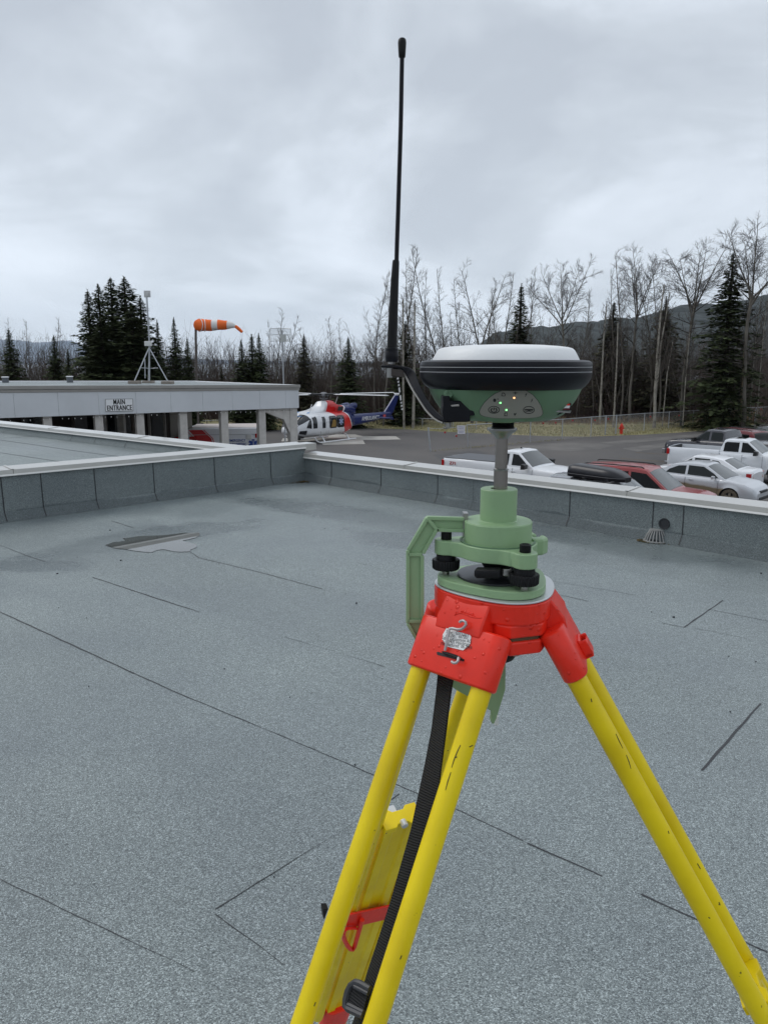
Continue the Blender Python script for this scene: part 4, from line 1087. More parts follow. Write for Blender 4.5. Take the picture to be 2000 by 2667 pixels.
mb_.slab([kpix(x, y, E_) for x, y in ((1008, 600), (1016, 595), (1070, 595), (1077, 600), (1050, 607), (1040, 607))], nk_ * .0001)
mb_.tube([kpix(x, y, E_) for x, y in ((1015, 607), (1030, 612), (1043, 609), (1056, 612), (1070, 606))], .0004, 5)
mb_.tube([kpix(x, y, E_) for x, y in ((847, 500), (849, 480), (862, 478), (872, 488), (872, 500), (847, 500))], .0004, 5)
mb_.tube([kpix(x, y, E_) for x, y in ((867, 643), (869, 626), (874, 621), (886, 621), (886, 643), (867, 643))], .0004, 5)
mb_.slab([kpix(x, y, E_) for x, y in ((925, 478), (943, 475), (946, 464), (949, 475), (968, 478), (949, 482), (946, 493), (943, 482))], nk_ * .0001)
for dx, dy in ((1022, 490), (1064, 531)):
    mb_.slab([kpix(dx + x, dy + y, E_) for x, y in ((9, -15), (-7, 1), (1, 1), (-10, 16), (-3, 12), (8, -3), (1, -3), (7, -9))], nk_ * .0001)
mb_.slab([kpix(x, y, E_) for x, y in ((796, 519), (806, 523), (808, 534), (802, 543), (792, 544), (786, 538), (785, 528), (789, 521))], nk_ * .0001)
mb_.slab([kpix(x, y, E_) for x, y in ((814, 520), (826, 519), (826, 525), (814, 526))], nk_ * .0001)
mb_.slab([kpix(x, y, E_) for x, y in ((934, 628), (940, 622), (940, 628), (948, 626), (953, 620), (952, 632), (945, 637), (942, 645), (938, 645), (939, 636), (933, 632))], nk_ * .0001)
obj('keypad_symbols', mb_, M_ink, kpo, world=True)
for (x, y, col) in ((937, 514, (1.0, .45, .12)), (838, 550, (.15, 1.0, .2)), (881, 601, (.2, 1.0, .25))):
    lm = MB(); p = kpix(x, y, .0011); lm.lathe([(.0011, 0), (.0010, .0004), (.0005, .0007), (.0001, .0008)], 14, (0, 0, 0), frame(p, xk, vk, nk_))
    m_ = mat('lit_indicator', (0.9, 0.9, 0.9), .3, emit=col + (1.5,)); obj('indicator_lamp', lm, m_, kpo, world=True, smooth=True)
# small lug on the rim of the body above the mount
lg2 = MB(); p = pY(*z1(462, 488), AXI.y - .055); lg2.lathe([(.0045, -.003), (.0048, .0005), (.0044, .0012), (.0020, .0012), (.0016, .0004), (.0001, .0004)], 20, (0, 0, 0), frame(p, (1, .0, 0), (0, .35, 1), (0, -1, .35))); obj('antenna_socket', lg2, M_greend, RX, world=True, smooth=True)
# right side: memory card bay with red and white label, flap beneath
rb = MB(); Yr = AXI.y - .046
def rp_(x, y, Y=Yr): return pY(*z1(x, y), Y)
rb.slab([rp_(1180, 640), rp_(1240, 548), (rp_(1352, 552)), rp_(1345, 600), rp_(1250, 640)], Vector((0, .02, 0))); obj('card_bay', rb, M_blackm, RX, world=True, bevel=.001)
for m_, y0, y1, x0 in ((M_red, 556, 569, 1243), (M_white, 570, 588, 1240), (mat('label_maroon', (.12, .01, .015), .5), 589, 600, 1236)):
    q = MB(); q.slab([rp_(x0, y0, Yr - .0012), rp_(1340, y0, Yr - .0012), rp_(1334, y1, Yr - .0012), rp_(x0 - 3, y1, Yr - .0012)], Vector((0, -.0006, 0))); obj('label_stripe', q, m_, RX, world=True)
fp = MB(); fp.slab([rp_(1215, 602, Yr - .004), rp_(1345, 606, Yr - .004), rp_(1340, 616, Yr - .008), rp_(1230, 608, Yr - .008)], Vector((0, 0, -.0012))); fp.tube([rp_(1230, 602, Yr - .007), rp_(1300, 612, Yr - .008), rp_(1347, 608, Yr - .007)], .0006, 6); obj('bay_flap', fp, M_steel2, RX, world=True)
# threaded neck
nkk = MB(); nkk.lathe([(.0130, 1.5556), (.0130, 1.5526), (.0122, 1.5520), (.0130, 1.5510), (.0122, 1.5500), (.0130, 1.5490), (.0122, 1.5480), (.0130, 1.5472), (.0130, 1.5458)], 48, c_); obj('threaded_neck', nkk, [M_blackm], RX, world=True, smooth=True, autos=20)
gn = MB(); gn.lathe([(.0135, 1.5560), (.0135, 1.5522)], 48, c_); obj('neck_ring', gn, M_green, RX, world=True, smooth=True)

# ---- radio whip antenna on its bracket -------------------------------------
WH = thing('radio_antenna', 'tall thin black whip antenna standing on a curved black bracket left of the receiver', 'antenna', pY(1020, 943, .92))
YW = .92
def YA(k): return .912 - .066 * max(0, min(1, (k - .25) / .6))
def wp(x, y, Y=YW): return pY(x, y, Y)
def rad(px_w, p): return px_w / 2 * ((p.y * CP - (p.z - H) * SP)) / F
rod = [(1047, 149), (1046, 200), (1044.8, 270), (1043.6, 326), (1041.5, 400), (1039, 478), (1036.5, 560), (1034, 630), (1032.6, 680)]
rb_ = MB(); P_ = [wp(*q) for q in rod]; rb_.tube(P_, [rad(11.6, p) for p in P_], 16); 
sl_ = [(1031.3, 677, 16), (1030.9, 681, 18), (1028, 730, 21), (1025, 800, 23.5), (1022, 870, 26), (1021, 906, 27)]
P2 = [wp(x, y) for x, y, w_ in sl_]
whp = obj('whip', rb_, M_black, WH, world=True, smooth=True)
cv = MB(); cv.tube(P2, [rad(w_, p) for (x, y, w_), p in zip(sl_, P2)], 24); obj('sleeve', cv, M_blackm, WH, world=True, smooth=True, autos=50)
tp = MB(); q_ = [(1047.3, 97, 4), (1047.3, 98.5, 14), (1047.3, 102, 20), (1047.2, 110, 22), (1047, 130, 20), (1047, 147, 17.5), (1047, 149.5, 13)]
P3 = [wp(x, y) for x, y, w_ in q_]; tp.tube(P3, [rad(w_, p) for (x, y, w_), p in zip(q_, P3)], 20); obj('tip_cap', tp, M_blackm, WH, world=True, smooth=True, autos=50)
co = MB(); q_ = [(1020.5, 905.5, 29), (1020.5, 907, 33.5), (1020.3, 914, 34), (1020.3, 914.6, 32.5), (1020.3, 916, 34.5), (1020, 930, 35), (1020, 938, 33), (1020, 942, 32.5)]
P3 = [wp(x, y) for x, y, w_ in q_]; co.tube(P3, [rad(w_, p) for (x, y, w_), p in zip(q_, P3)], 24); obj('base_collar', co, M_black, WH, world=True, smooth=True, autos=40)
cn = MB(); q_ = [(1020, 941, 18), (1019.6, 948, 18)]; P3 = [wp(x, y) for x, y, w_ in q_]; cn.tube(P3, [rad(18, p) for p in P3], 16)
cn.tube([wp(1019, 958), wp(1018, 983)], [rad(23, wp(1019, 958)), rad(22, wp(1018, 983))], 16); obj('connector', cn, M_steel2, WH, world=True, smooth=True)
stv = MB(); stv.slab([wp(1018.5, 959, YW - .0065), wp(1052, 964, YW - .0065), wp(1052, 983, YW - .0065), wp(1018.5, 979, YW - .0065)], Vector((0, .013, 0))); obj('connector_block', stv, mat('block_brown', (0.06, 0.05, 0.045), .5, .3), WH, world=True, bevel=.0006)
zA = lambda x, y: (980 + x / 6.38, 880 + y / 6.38)
top_ = [(78, 448), (250, 446), (430, 462), (520, 482), (580, 505), (630, 550), (668, 620), (700, 715), (745, 815), (800, 925), (860, 1030), (930, 1130), (1010, 1215), (1090, 1282), (1160, 1322), (1240, 1345), (1330, 1345)]
bot_ = [(78, 488), (250, 498), (410, 512), (450, 545), (490, 600), (530, 680), (575, 775), (625, 865), (690, 965), (760, 1075), (830, 1180), (900, 1262), (975, 1330), (1050, 1375), (1120, 1400), (1240, 1405), (1330, 1392)]
am = MB(); rings = []
for k_, ((x0, y0), (x1, y1)) in enumerate(zip(top_, bot_)):
    Y_ = YA(k_ / 16); a_ = wp(*zA(x0, y0), Y_); b_ = wp(*zA(x1, y1), Y_); rings.append([a_, b_, b_ + Vector((0, .018, -.001)), a_ + Vector((0, .018, -.001))])
am.loft(rings); obj('bracket_arm', am, M_black, WH, world=True, bevel=.0015, smooth=True, autos=35)
am2 = MB(); pts_ = [wp(*zA(x - 12, y + 10), YA((k_ + 3) / 16) + .003) for k_, (x, y) in enumerate(bot_[3:15])]; am2.tube(pts_, .0013, 8)
am2.tube([wp(*zA(x, y), .848) for x, y in ((1120, 1410), (1165, 1430), (1185, 1460), (1200, 1490), (1160, 1500), (1110, 1480))], .0012, 8)
am2.tube([wp(*zA(1190, 1410), .848), wp(*zA(1190, 1490), .848)], .0028, 10); am2.tube([wp(*zA(1238, 1400), .848), wp(*zA(1240, 1490), .848)], .0010, 8)
obj('bracket_edge', am2, mat('bare_metal_edge', (0.30, 0.29, 0.27), .4, .7), WH, world=True, smooth=True)
mt = MB(); yy = .842
def mp(x, y, Y=yy): return wp(*zA(x, y), Y)
mt.slab([mp(1098, 962), mp(1222, 962), mp(1228, 1030), mp(1240, 1040), mp(1510, 1048), mp(1560, 1075), mp(1600, 1150), mp(1640, 1290), mp(1552, 1290), mp(1565, 1385), mp(1500, 1398), mp(1240, 1398), mp(1120, 1360), mp(1100, 1240), mp(1110, 1120)], Vector((0, .03, 0)))
obj('mount', mt, M_black, WH, world=True, bevel=.0025, smooth=True, autos=30)
mt2 = MB(); mt2.slab([mp(1235, 1115, yy - .0008), mp(1370, 1100, yy - .0008), mp(1380, 1135, yy - .0008), mp(1250, 1142, yy - .0008)], Vector((0, .001, 0))); obj('mount_stud', mt2, M_steel, WH, world=True, bevel=.0004)

# ================================================================== CANOPY AND ENTRANCE
M_fascia = mat('fascia_panel', (0.60, 0.625, 0.65), .45, var=.05, vscale=.8)
M_canopycap = mat('canopy_cap', (0.30, 0.29, 0.27), .5, var=.06, vscale=2)
M_post = mat('canopy_post', (0.50, 0.48, 0.45), .7, var=.12, vscale=4)
M_rim = mat('roof_rim', (0.78, 0.79, 0.79), .35)
M_groove = mat('panel_joint', (0.22, 0.22, 0.22), .8)
ZB = -.05
Bc = pz(777, 1062, ZB); Ac = pz(0, 1088.6, ZB); df = (Bc - Ac).normalized(); 
nf = Vector((df.y, -df.x, 0)); 
if nf.y > 0: nf = -nf                 # faces the camera
back = -nf
A2 = Ac - df * 9
CAN = thing('entrance_canopy', 'long flat entrance canopy with pale fascia panels carried on square beige posts', 'canopy', (Ac.x, Ac.y, GZ))
def Fz(px, py):   # height on the fascia plane
    r = ray(px, py); o_ = Vector((0, 0, H)); k = (Bc - o_).dot(nf) / r.dot(nf); return o_ + r * k
zt0 = Fz(0, 1022.3).z; zt1 = Fz(777, 1015.7).z; zc0 = Fz(0, 1004.5).z; zc1 = Fz(777, 1001.5).z
LA = (Bc - Ac).length
def fx(px, py=1070): p = Fz(px, py); return (Vector((p.x, p.y, 0)) - Vector((Ac.x, Ac.y, 0))).dot(df)
def FW(t, z, off=0): p = Ac + df * t + nf * off; return Vector((p.x, p.y, z))
ztf = lambda t: zt0 + (zt1 - zt0) * t / LA
zcf = lambda t: zc0 + (zc1 - zc0) * t / LA
fa = MB(); js = [-9, -5.6] + [fx(p) for p in (38, 153, 258, 355, 445.6, 528.6, 605.6, 676.7, 744)] + [LA]
for i in range(len(js) - 1):
    a, b_ = js[i] + .003, js[i + 1] - .003
    fa.slab([FW(a, ZB), FW(b_, ZB), FW(b_, ztf(b_) - .004), FW(a, ztf(a) - .004)], nf * .03)
obj('fascia', fa, M_fascia, CAN, world=True)
fb = MB(); fb.slab([FW(-9, ZB + .01, -.002), FW(LA - .01, ZB + .01, -.002), FW(LA - .01, ztf(LA), -.002), FW(-9, ztf(-9), -.002)], back * .12); obj('fascia_frame', fb, M_groove, CAN, world=True)
cp = MB()
for (f0, f1, o0) in ((0, .42, .05), (.46, 1.0, .075)):
    q = [FW(-9, 0), FW(LA + .06, 0)]
    def zl(t, f): return ztf(t) + (zcf(t) - ztf(t)) * f
    cp.slab([FW(-9, zl(-9, f0)), FW(LA + o0, zl(LA, f0)), FW(LA + o0, zl(LA, f1)), FW(-9, zl(-9, f1))], nf * o0)
cp.slab([FW(-9, zcf(-9) - .30, -.003), FW(LA + .04, zcf(LA) - .30, -.003), FW(LA + .04, zcf(LA) - .01, -.003), FW(-9, zcf(-9) - .01, -.003)], back * .2)
obj('roof_cap', cp, M_canopycap, CAN, world=True, bevel=.006)
# roof deck and the other rims
CB = 8.1
de = pz(511, 991.5, zc1); side = (Vector((de.x, de.y, 0)) - Vector((Bc.x, Bc.y, 0))); side_d = side.normalized(); CB = side.length
rfm = MB(); P0 = Vector((Bc.x, Bc.y, 0)); P1 = Vector((A2.x, A2.y, 0))
zfl = ZFL = pY(0, 989.5, (P1 + side).y * .5 + (P0 + side).y * .5 - 1.5).z + .05
zlf = zcf(-9); rfm.add([P1 + Z * (ZB + .25), P0 + Z * (ZB + .25), P0 + side + Z * (ZB + .25), P1 + side + Z * (ZB + .25), P1 + Z * (zlf - .05), P0 + Z * (zc1 - .05), P0 + side + Z * (zc1 - .05), P1 + side + Z * (ZFL - .06)], [(0, 1, 2, 3), (4, 5, 6, 7), (0, 1, 5, 4), (1, 2, 6, 5), (2, 3, 7, 6), (3, 0, 4, 7)]); obj('roof', rfm, M_roof, CAN, world=True)
rm_ = MB()
def rimseg(a, b_, z0, z1, w=.16):
    d = (b_ - a).normalized(); q = Vector((-d.y, d.x, 0)) * w / 2
    rm_.slab([a - q + Z * z0, b_ - q + Z * z0, b_ + q + Z * z0, a + q + Z * z0], Z * (z1 - z0))
rimseg(P0 + side_d * .12, P0 + side, ZB + .3, zc1 - .005); rimseg(P0 + side, P0 + side + (P0 - P1).normalized() * .01, ZB + .3, zc1)
d__ = (P1 - P0).normalized(); q__ = Vector((-d__.y, d__.x, 0)) * .09; aa, bb = P0 + side, P1 + side
rm_.add([aa - q__ + Z * .3, bb - q__ + Z * .3, bb + q__ + Z * .3, aa + q__ + Z * .3, aa - q__ + Z * (zc1 + .004), bb - q__ + Z * ZFL, bb + q__ + Z * ZFL, aa + q__ + Z * (zc1 + .004)], [(0, 1, 2, 3), (4, 5, 6, 7), (0, 1, 5, 4), (1, 2, 6, 5), (2, 3, 7, 6), (3, 0, 4, 7)])
obj('roof_rim', rm_, M_rim, CAN, world=True, bevel=.01)
sf = MB(); sf.slab([P1 + Z * (ZB + .2), P0 + Z * (ZB + .2), P0 + side + Z * (ZB + .2), P1 + side + Z * (ZB + .2)], Z * .045); obj('soffit', sf, mat('soffit_board', (0.22, 0.2, 0.17), .8), CAN, world=True)
# side fascia on the far right end
sfa = MB(); sn = Vector((side_d.y, -side_d.x, 0)); sn = sn if sn.x > 0 else -sn
sfa.slab([P0 + Z * ZB + sn * .0, P0 + side + Z * ZB, P0 + side + Z * zt1, P0 + Z * zt1], sn * .03); obj('end_fascia', sfa, M_fascia, CAN, world=True)
# posts
for (xa, xm, xb) in ((450, 470, 530), (982, 1003, 1060), (1408, 1420, 1484)):
    t1 = fx(xb / 3.95); w_ = .26
    ps_ = MB(); ps_.slab([FW(t1 - w_, GZ, -.06), FW(t1, GZ, -.06), FW(t1, ZB + .1, -.06), FW(t1 - w_, ZB + .1, -.06)], back * .26); obj('post', ps_, M_post, CAN, world=True, bevel=.008)
for xb in (350, 772, 1159):
    t1 = fx(400 + xb / 3.95); w_ = .27
    ps_ = MB(); ps_.slab([FW(t1 - w_, GZ, -.06), FW(t1, GZ, -.06), FW(t1, ZB + .1, -.06), FW(t1 - w_, ZB + .1, -.06)], back * .26); obj('post', ps_, M_post, CAN, world=True, bevel=.008)
t1 = LA - .02
ps_ = MB(); ps_.slab([FW(t1 - .30, GZ, -.05), FW(t1, GZ, -.05), FW(t1, ZB + .1, -.05), FW(t1 - .30, ZB + .1, -.05)], back * .28); obj('post', ps_, M_post, CAN, world=True, bevel=.008)
br = MB(); br.slab([FW(t1 - 1.55, ZB - .001, -.07), FW(t1 - .29, ZB - .001, -.07), FW(t1 - .29, ZB - 1.0, -.07), FW(t1 - .56, ZB - .42, -.07), FW(t1 - .75, ZB - .36, -.07)], back * .24); obj('corner_brace', br, M_post, CAN, world=True, bevel=.008)
for k, xb in enumerate((210, 330, 440, 535, 620)):      # rear row of posts
    pass
for px in (448, 505):
    r = Fz(px, 1090) + side * .8; ps_ = MB(); ps_.cbox((r.x, r.y, (GZ + ZB) / 2 + .1), .26, .26, ZB + .2 - GZ - .1); obj('post', ps_, M_post, CAN, world=True)
# roof vents on the far deck
M_vent = mat('vent_metal', (0.12, 0.13, 0.145), .5, .3)
for px in (14, 182):
    p = pz(px, 984, zc0 + .02); p = P1 + side * .86; r = ray(px, 990); k = (P0 + side * .9 - Vector((0, 0, H))).dot(nf) / r.dot(nf); q = Vector((0, 0, H)) + r * k
    V = thing('roof_vent', 'grey capped roof vent on the canopy roof, ' + ('at the photo\'s left edge' if px < 50 else 'left of the tall dark spruces'), 'vent', (q.x, q.y, ZB + .6), group='roof vents')
    mb = MB(); mb.lathe([(.125, 0), (.125, zc0 - ZB - .6 + .13)], 20); obj('duct', mb, M_vent, V, smooth=True)
    mb = MB(); z0 = zc0 - ZB - .6 + .13; mb.lathe([(.145, z0), (.145, z0 + .02), (.1, z0 + .035)], 20); obj('cap', mb, M_rim, V, smooth=True)
# MAIN ENTRANCE sign
SG = thing('entrance_sign', 'white sign reading MAIN ENTRANCE in black on the canopy fascia', 'sign', Fz(309, 1054.5))
p4 = [Fz(1000 * 0 + x / 3.95, 1000 + y / 3.95) + nf * .04 for x, y in ((1079, 284), (1369, 276), (1365, 149), (1077, 152))]
sg = MB(); sg.slab(p4, nf * .015); obj('board', sg, mat('sign_white', (0.78, 0.79, 0.80), .4), SG, world=True)
ctr = sum(p4, Vector()) / 4 + nf * .0165; w_ = (p4[1] - p4[0]).length; h_ = (p4[3] - p4[0]).length
fr_ = MB()
for (a, b_) in ((0, 1), (1, 2), (2, 3), (3, 0)):
    q0 = p4[a] + (ctr - p4[a]) * .03; q1 = p4[b_] + (ctr - p4[b_]) * .03; fr_.beam(q0 + nf * .0155, q1 + nf * .0155, .012, .004, up=nf)
obj('border', fr_, M_ink, SG, world=True)
zf_ = Vector((0, 0, 1)); Mtx = frame(ctr + Z * h_ * .225, df, zf_, nf); text('MAIN', h_ * .58, Mtx, M_ink, SG, 'lettering', .002, .001, .60, world=True, spacing=1.12, bold=.010)
Mtx = frame(ctr - Z * h_ * .235, df, zf_, nf); text('ENTRANCE', h_ * .58, Mtx, M_ink, SG, 'lettering', .002, .001, .60, world=True, spacing=1.12, bold=.010)
# little lights strung under the fascia edge
LT = thing('string_lights', 'string of tiny white lights hung along the bottom edge of the canopy fascia', 'string lights', FW(0, ZB))
cw = MB(); bl = MB(); rnd = random.Random(4); prev = None; t = -2.0
while t < LA - .1:
    zz_ = ZB - .03 - .035 * abs(math.sin(t * 2.1)) - rnd.uniform(0, .02); p = FW(t, zz_, .035)
    if prev is not None: cw.tube([prev, p], .004, 4)
    if rnd.random() < .6: q = p - Z * .02; bl.lathe([(.003, -.02), (.010, -.008), (.008, .006), (.004, .015)], 6, q)
    prev = p; t += .19
obj('cable', cw, M_blackm, LT, world=True); bo = obj('bulbs', bl, mat('bulb_glass', (0.85, 0.85, 0.85), .3, emit=(1, 1, 1, .05)), LT, world=True); bo['kind'] = 'stuff'

# the building behind the canopy: dark wall, glazed openings
ENT = thing('entrance_building', 'dark low building wall with windows in the shade behind the canopy posts', 'building', (-10, 34, GZ))
sh = side * .92
def EW(px, z, off=0):
    r = ray(px, 1090); o_ = Vector((0, 0, H)); k = (Bc + sh - nf * off - o_).dot(nf) / r.dot(nf); q = o_ + r * k; return Vector((q.x, q.y, z))
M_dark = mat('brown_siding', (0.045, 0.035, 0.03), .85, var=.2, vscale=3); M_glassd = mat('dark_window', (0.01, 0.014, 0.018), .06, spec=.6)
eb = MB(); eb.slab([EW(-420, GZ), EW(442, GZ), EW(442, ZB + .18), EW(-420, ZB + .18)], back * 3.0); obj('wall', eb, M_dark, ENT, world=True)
eb = MB(); eb.slab([EW(443, GZ), EW(500, GZ), EW(500, ZB + .18), EW(443, ZB + .18)], back * 3.0); obj('wall_panel', eb, mat('beige_siding', (0.3, 0.28, 0.25), .8), ENT, world=True)
for (a, b_, zb__, zt__) in ((388, 428, -2.6, -.45), (190, 245, -2.9, -.5), (275, 345, -2.9, -.5), (60, 120, -2.7, -.5), (-60, 20, -2.7, -.5)):
    w1 = MB(); 
    for (q0, q1) in ((EW(a, zb__, -.03), EW(a, zt__, -.03)), (EW(b_, zb__, -.03), EW(b_, zt__, -.03)), (EW(a, zt__, -.03), EW(b_, zt__, -.03)), (EW(a, zb__, -.03), EW(b_, zb__, -.03))): w1.beam(q0, q1, .1, .1)
    wf = obj('window', w1, mat('window_trim', (0.16, 0.14, 0.12), .7) if a != 388 else mat('window_trim', (0.3, 0.28, 0.26), .7), ENT, world=True)
    w2 = MB(); w2.slab([EW(a, zb__, -.015), EW(b_, zb__, -.015), EW(b_, zt__, -.015), EW(a, zt__, -.015)], nf * .01); obj('pane', w2, M_glassd, wf, world=True)
OS = thing('orange_sign', 'orange sign half hidden under the canopy at the photo\'s left edge', 'sign', EW(12, -.3, -6))
so = MB(); so.slab([EW(-60, -1.05, -6.3), EW(36, -1.05, -6.3), EW(36, -.30, -6.3), EW(-60, -.30, -6.3)], nf * .05); obj('board', so, mat('sign_orange', (0.55, 0.11, 0.01), .5), OS, world=True)

# small lattice-free mast on a tripod stand, on the canopy roof
def rp(px, py, D): return pY(px, py, D)
MD = 31.0; M_galv = mat('galvanised', (0.42, 0.44, 0.46), .42, .6)
MS = thing('antenna_mast', 'thin grey mast on a braced tripod stand, on the canopy roof before dark spruces', 'mast', pY(388.6, 996, MD))
pm = MB(); pm.tube([pY(388.8, 992, MD), pY(389, 893, MD)], .035, 8); pm.tube([pY(389, 893, MD), pY(386, 830, MD), pY(382.5, 771, MD)], .028, 8); obj('mast_tube', pm, M_galv, MS, world=True, smooth=True)
for (x, y, dY) in ((350.5, 991.5, -.3), (436.5, 992, -.3), (386.5, 991.5, 1.2)):
    lg_ = MB(); lg_.tube([pY(388.5, 905, MD), pY(x, y, MD + dY)], .024, 6); obj('leg', lg_, M_galv, MS, world=True, smooth=True)
    pd_ = MB(); q = pY(x, y, MD + dY); pd_.cbox((q.x, q.y, (q.z + ZB + .6) / 2 - .03), .42, .42, q.z - ZB - .6 + .06); obj('ballast_block', pd_, mat('ballast', (0.25, 0.22, 0.19), .9), MS, world=True, bevel=.02)
bz = MB(); a_ = pY(367, 957.5, MD - .15); b_ = pY(412, 958, MD - .15); c_ = pY(388, 957.5, MD + .6); bz.tube([a_, pY(388.6, 959, MD)], .014, 5); bz.tube([b_, pY(388.6, 959, MD)], .014, 5); bz.tube([c_, pY(388.6, 959, MD)], .014, 5); bz.tube([pY(377.5, 935, MD + .3), pY(378, 985, MD + .3)], .02, 6); obj('brace', bz, M_galv, MS, world=True)
bx = MB(); q = pY(385.7, 894.5, MD - .06); bx.cbox(q, .27, .14, .19); obj('equipment_box', bx, mat('box_white', (0.6, 0.6, 0.58), .5), MS, world=True, bevel=.02)
bx = MB(); q = pY(383.5, 765, MD - .04); bx.cbox(q, .25, .05, .25); bx.cbox((q.x + .01, q.y - .05, q.z - .02), .09, .05, .12); bx.tube([pY(379, 771, MD), pY(381.5, 800, MD), pY(388, 890, MD)], .008, 5); obj('panel_antenna', bx, mat('panel_pale', (0.55, 0.55, 0.55), .5), MS, world=True, bevel=.008)

# windsock
WD = 55.0
WS = thing('windsock', 'orange and white striped windsock streaming from a brown pole', 'windsock', (pY(511, 990, WD).x, WD, GZ))
pm = MB(); q0 = pY(511, 990, WD); pm.tube([Vector((q0.x, WD, GZ)), pY(510.2, 905, WD), pY(509.8, 840, WD)], .085, 8); pm.tube([pY(509.8, 840, WD), pY(509.8, 836, WD)], .03, 6)
pm.tube([pY(510, 842, WD), pY(522, 830.5, WD)], .035, 6); pm.tube([pY(510.5, 846, WD), pY(525.5, 861.5, WD)], .035, 6)
obj('pole', pm, mat('brown_steel', (0.10, 0.085, 0.075), .6, .3), WS, world=True, smooth=True)
ax_ = [(519.5, 846), (531, 846.6), (545, 846.4), (556, 846.2), (568, 846), (580, 845.8), (591, 845.6), (603, 846.6), (611, 848.2), (613, 849), (618, 853), (625, 859), (631, 864.5)]
rw = [15.6, 14.6, 14.2, 13.6, 12.9, 12, 10.8, 8.0, 5.0, 4.0, 4.2, 4.0, 3.4]
cen = [pY(x, y, WD) for x, y in ax_]
seg = [(0, 3, 'o'), (3, 5, 'w'), (5, 7, 'o'), (7, 9, 'w'), (9, 12, 'o')]
M_or = mat('sock_orange', (0.85, 0.15, 0.02), .7, var=.08, vscale=3); M_wh = mat('sock_white', (0.72, 0.70, 0.68), .7, var=.05, vscale=3)
N, L, b = nodes_of(M_or); b.inputs['Subsurface Weight'].default_value = 0
seg = [(0, 2.7, 'o'), (2.7, 4.0, 'w'), (4.0, 6.1, 'o'), (6.1, 9, 'w'), (9, 12, 'o')]
def interp(arr, k):
    i = min(int(k), len(arr) - 2); f = k - i; return arr[i] * (1 - f) + arr[i + 1] * f
for a, b_, c_ in seg:
    mb = MB(); ks = [a + (b_ - a) * j / 8 for j in range(9)]
    P_ = [interp(cen, k) for k in ks]; R_ = [interp(rw, k) * WD / F for k in ks]
    rings = []
    for p, r_, k in zip(P_, R_, ks):
        tdir = (interp(cen, min(12, k + .5)) - interp(cen, max(0, k - .5))).normalized(); u = tdir.cross(Vector((0, 1, 0))).normalized(); v = u.cross(tdir)
        if k < 3: tdir = (tdir + Vector((0, -.35, 0))).normalized(); v = (v + tdir * .0); 
        rings.append([p + u * math.cos(q) * r_ * (1 + .05 * math.sin(q * 3 + k * 2)) + v * math.sin(q) * r_ + (Vector((1, 0, 0)) * (.32 * math.sin(q) * max(0, 1 - k / 2))) for q in [2 * math.pi * j / 20 for j in range(20)]])
    mb.loft(rings, cap=False); obj('fabric_band', mb, M_or if c_ == 'o' else M_wh, WS, world=True, smooth=True)
hp_ = MB(); k = .0; 
for k in (0.02, 1.1):
    p = interp(cen, k); r_ = interp(rw, k) * WD / F * 1.02; hp_.tube([p + Vector((.32 * math.sin(q) * max(0, 1 - k / 2), math.sin(q) * -r_, math.cos(q) * r_)) for q in [2 * math.pi * j / 24 for j in range(25)]], .03, 5)
obj('hoop', hp_, M_wh, WS, world=True)

# wire-grid antenna panel on a slim pole
GD = 50.0
GA = thing('grid_antenna', 'curved wire-grid dish antenna on a slim grey pole among bare trees', 'antenna', (pY(739, 1000, GD).x, GD, GZ))
pm = MB(); pm.tube([Vector((pY(739, 1000, GD).x, GD, GZ)), pY(735, 860, GD)], .045, 6); obj('pole', pm, M_galv, GA, world=True)
gm = MB(); M_wire = mat('pale_wire', (0.45, 0.47, 0.47), .5, .4)
def gd(u, v): # u 0..1, v 0..1 -> point with dish curvature
    x = 703 + 54 * u; y = 854 + 33 * v + (3 * abs(u - .5)); c_ = ((u - .5) ** 2 + (v - .5) ** 2) * -1.2; return pY(x, y, GD + .2 + c_)
for j in range(28): gm.tube([gd(j / 27, v / 5) for v in range(6)], .008, 3)
for v in (0, .5, 1): gm.tube([gd(j / 10, v) for j in range(11)], .018, 4)
for u in (0, 1): gm.tube([gd(u, v / 4) for v in range(5)], .018, 4)
obj('grid', gm, M_wire, GA, world=True)
fb_ = MB(); q = pY(738, 880, GD - .3); fb_.cbox(q, .35, .12, .45); obj('feed_box', fb_, mat('feed_grey', (0.5, 0.52, 0.5), .6), GA, world=True); 

# ================================================================== FENCE, HYDRANT AND SMALL THINGS
FB = [(1121, 1176), (1219, 1166), (1300, 1159), (1380, 1153), (1463, 1145.6), (1538, 1138), (1575.5, 1134), (1603, 1132), (1676, 1125), (1740, 1120), (1803, 1115), (1855, 1111), (1900, 1108), (1965, 1104), (2040, 1098), (2120, 1092), (2200, 1087)]
FH = 1.45
M_chain = mat('chain_link_wire', (0.26, 0.265, 0.27), .5, .4)
fpt = [gp(*q) for q in FB]
FN = thing('chain_link_fence', 'grey chain-link fence with top rail curving along the far edge of the parking lot', 'fence', fpt[4])
for i, p in enumerate(fpt):
    lean = Vector((-.16, 0, 0)) if i == 0 else (Vector((-.1, 0, 0)) if i == 1 else Vector())
    mb = MB(); r_ = .05 if i in (0, 6, 7) else .032; mb.tube([p, p + lean + Z * (FH + .04)], r_, 8); obj('post', mb, M_galv, FN, world=True, smooth=True)
tops = [p + Z * FH + (Vector((-.16, 0, 0)) if i == 0 else (Vector((-.1, 0, 0)) if i == 1 else Vector())) for i, p in enumerate(fpt)]
mb = MB()
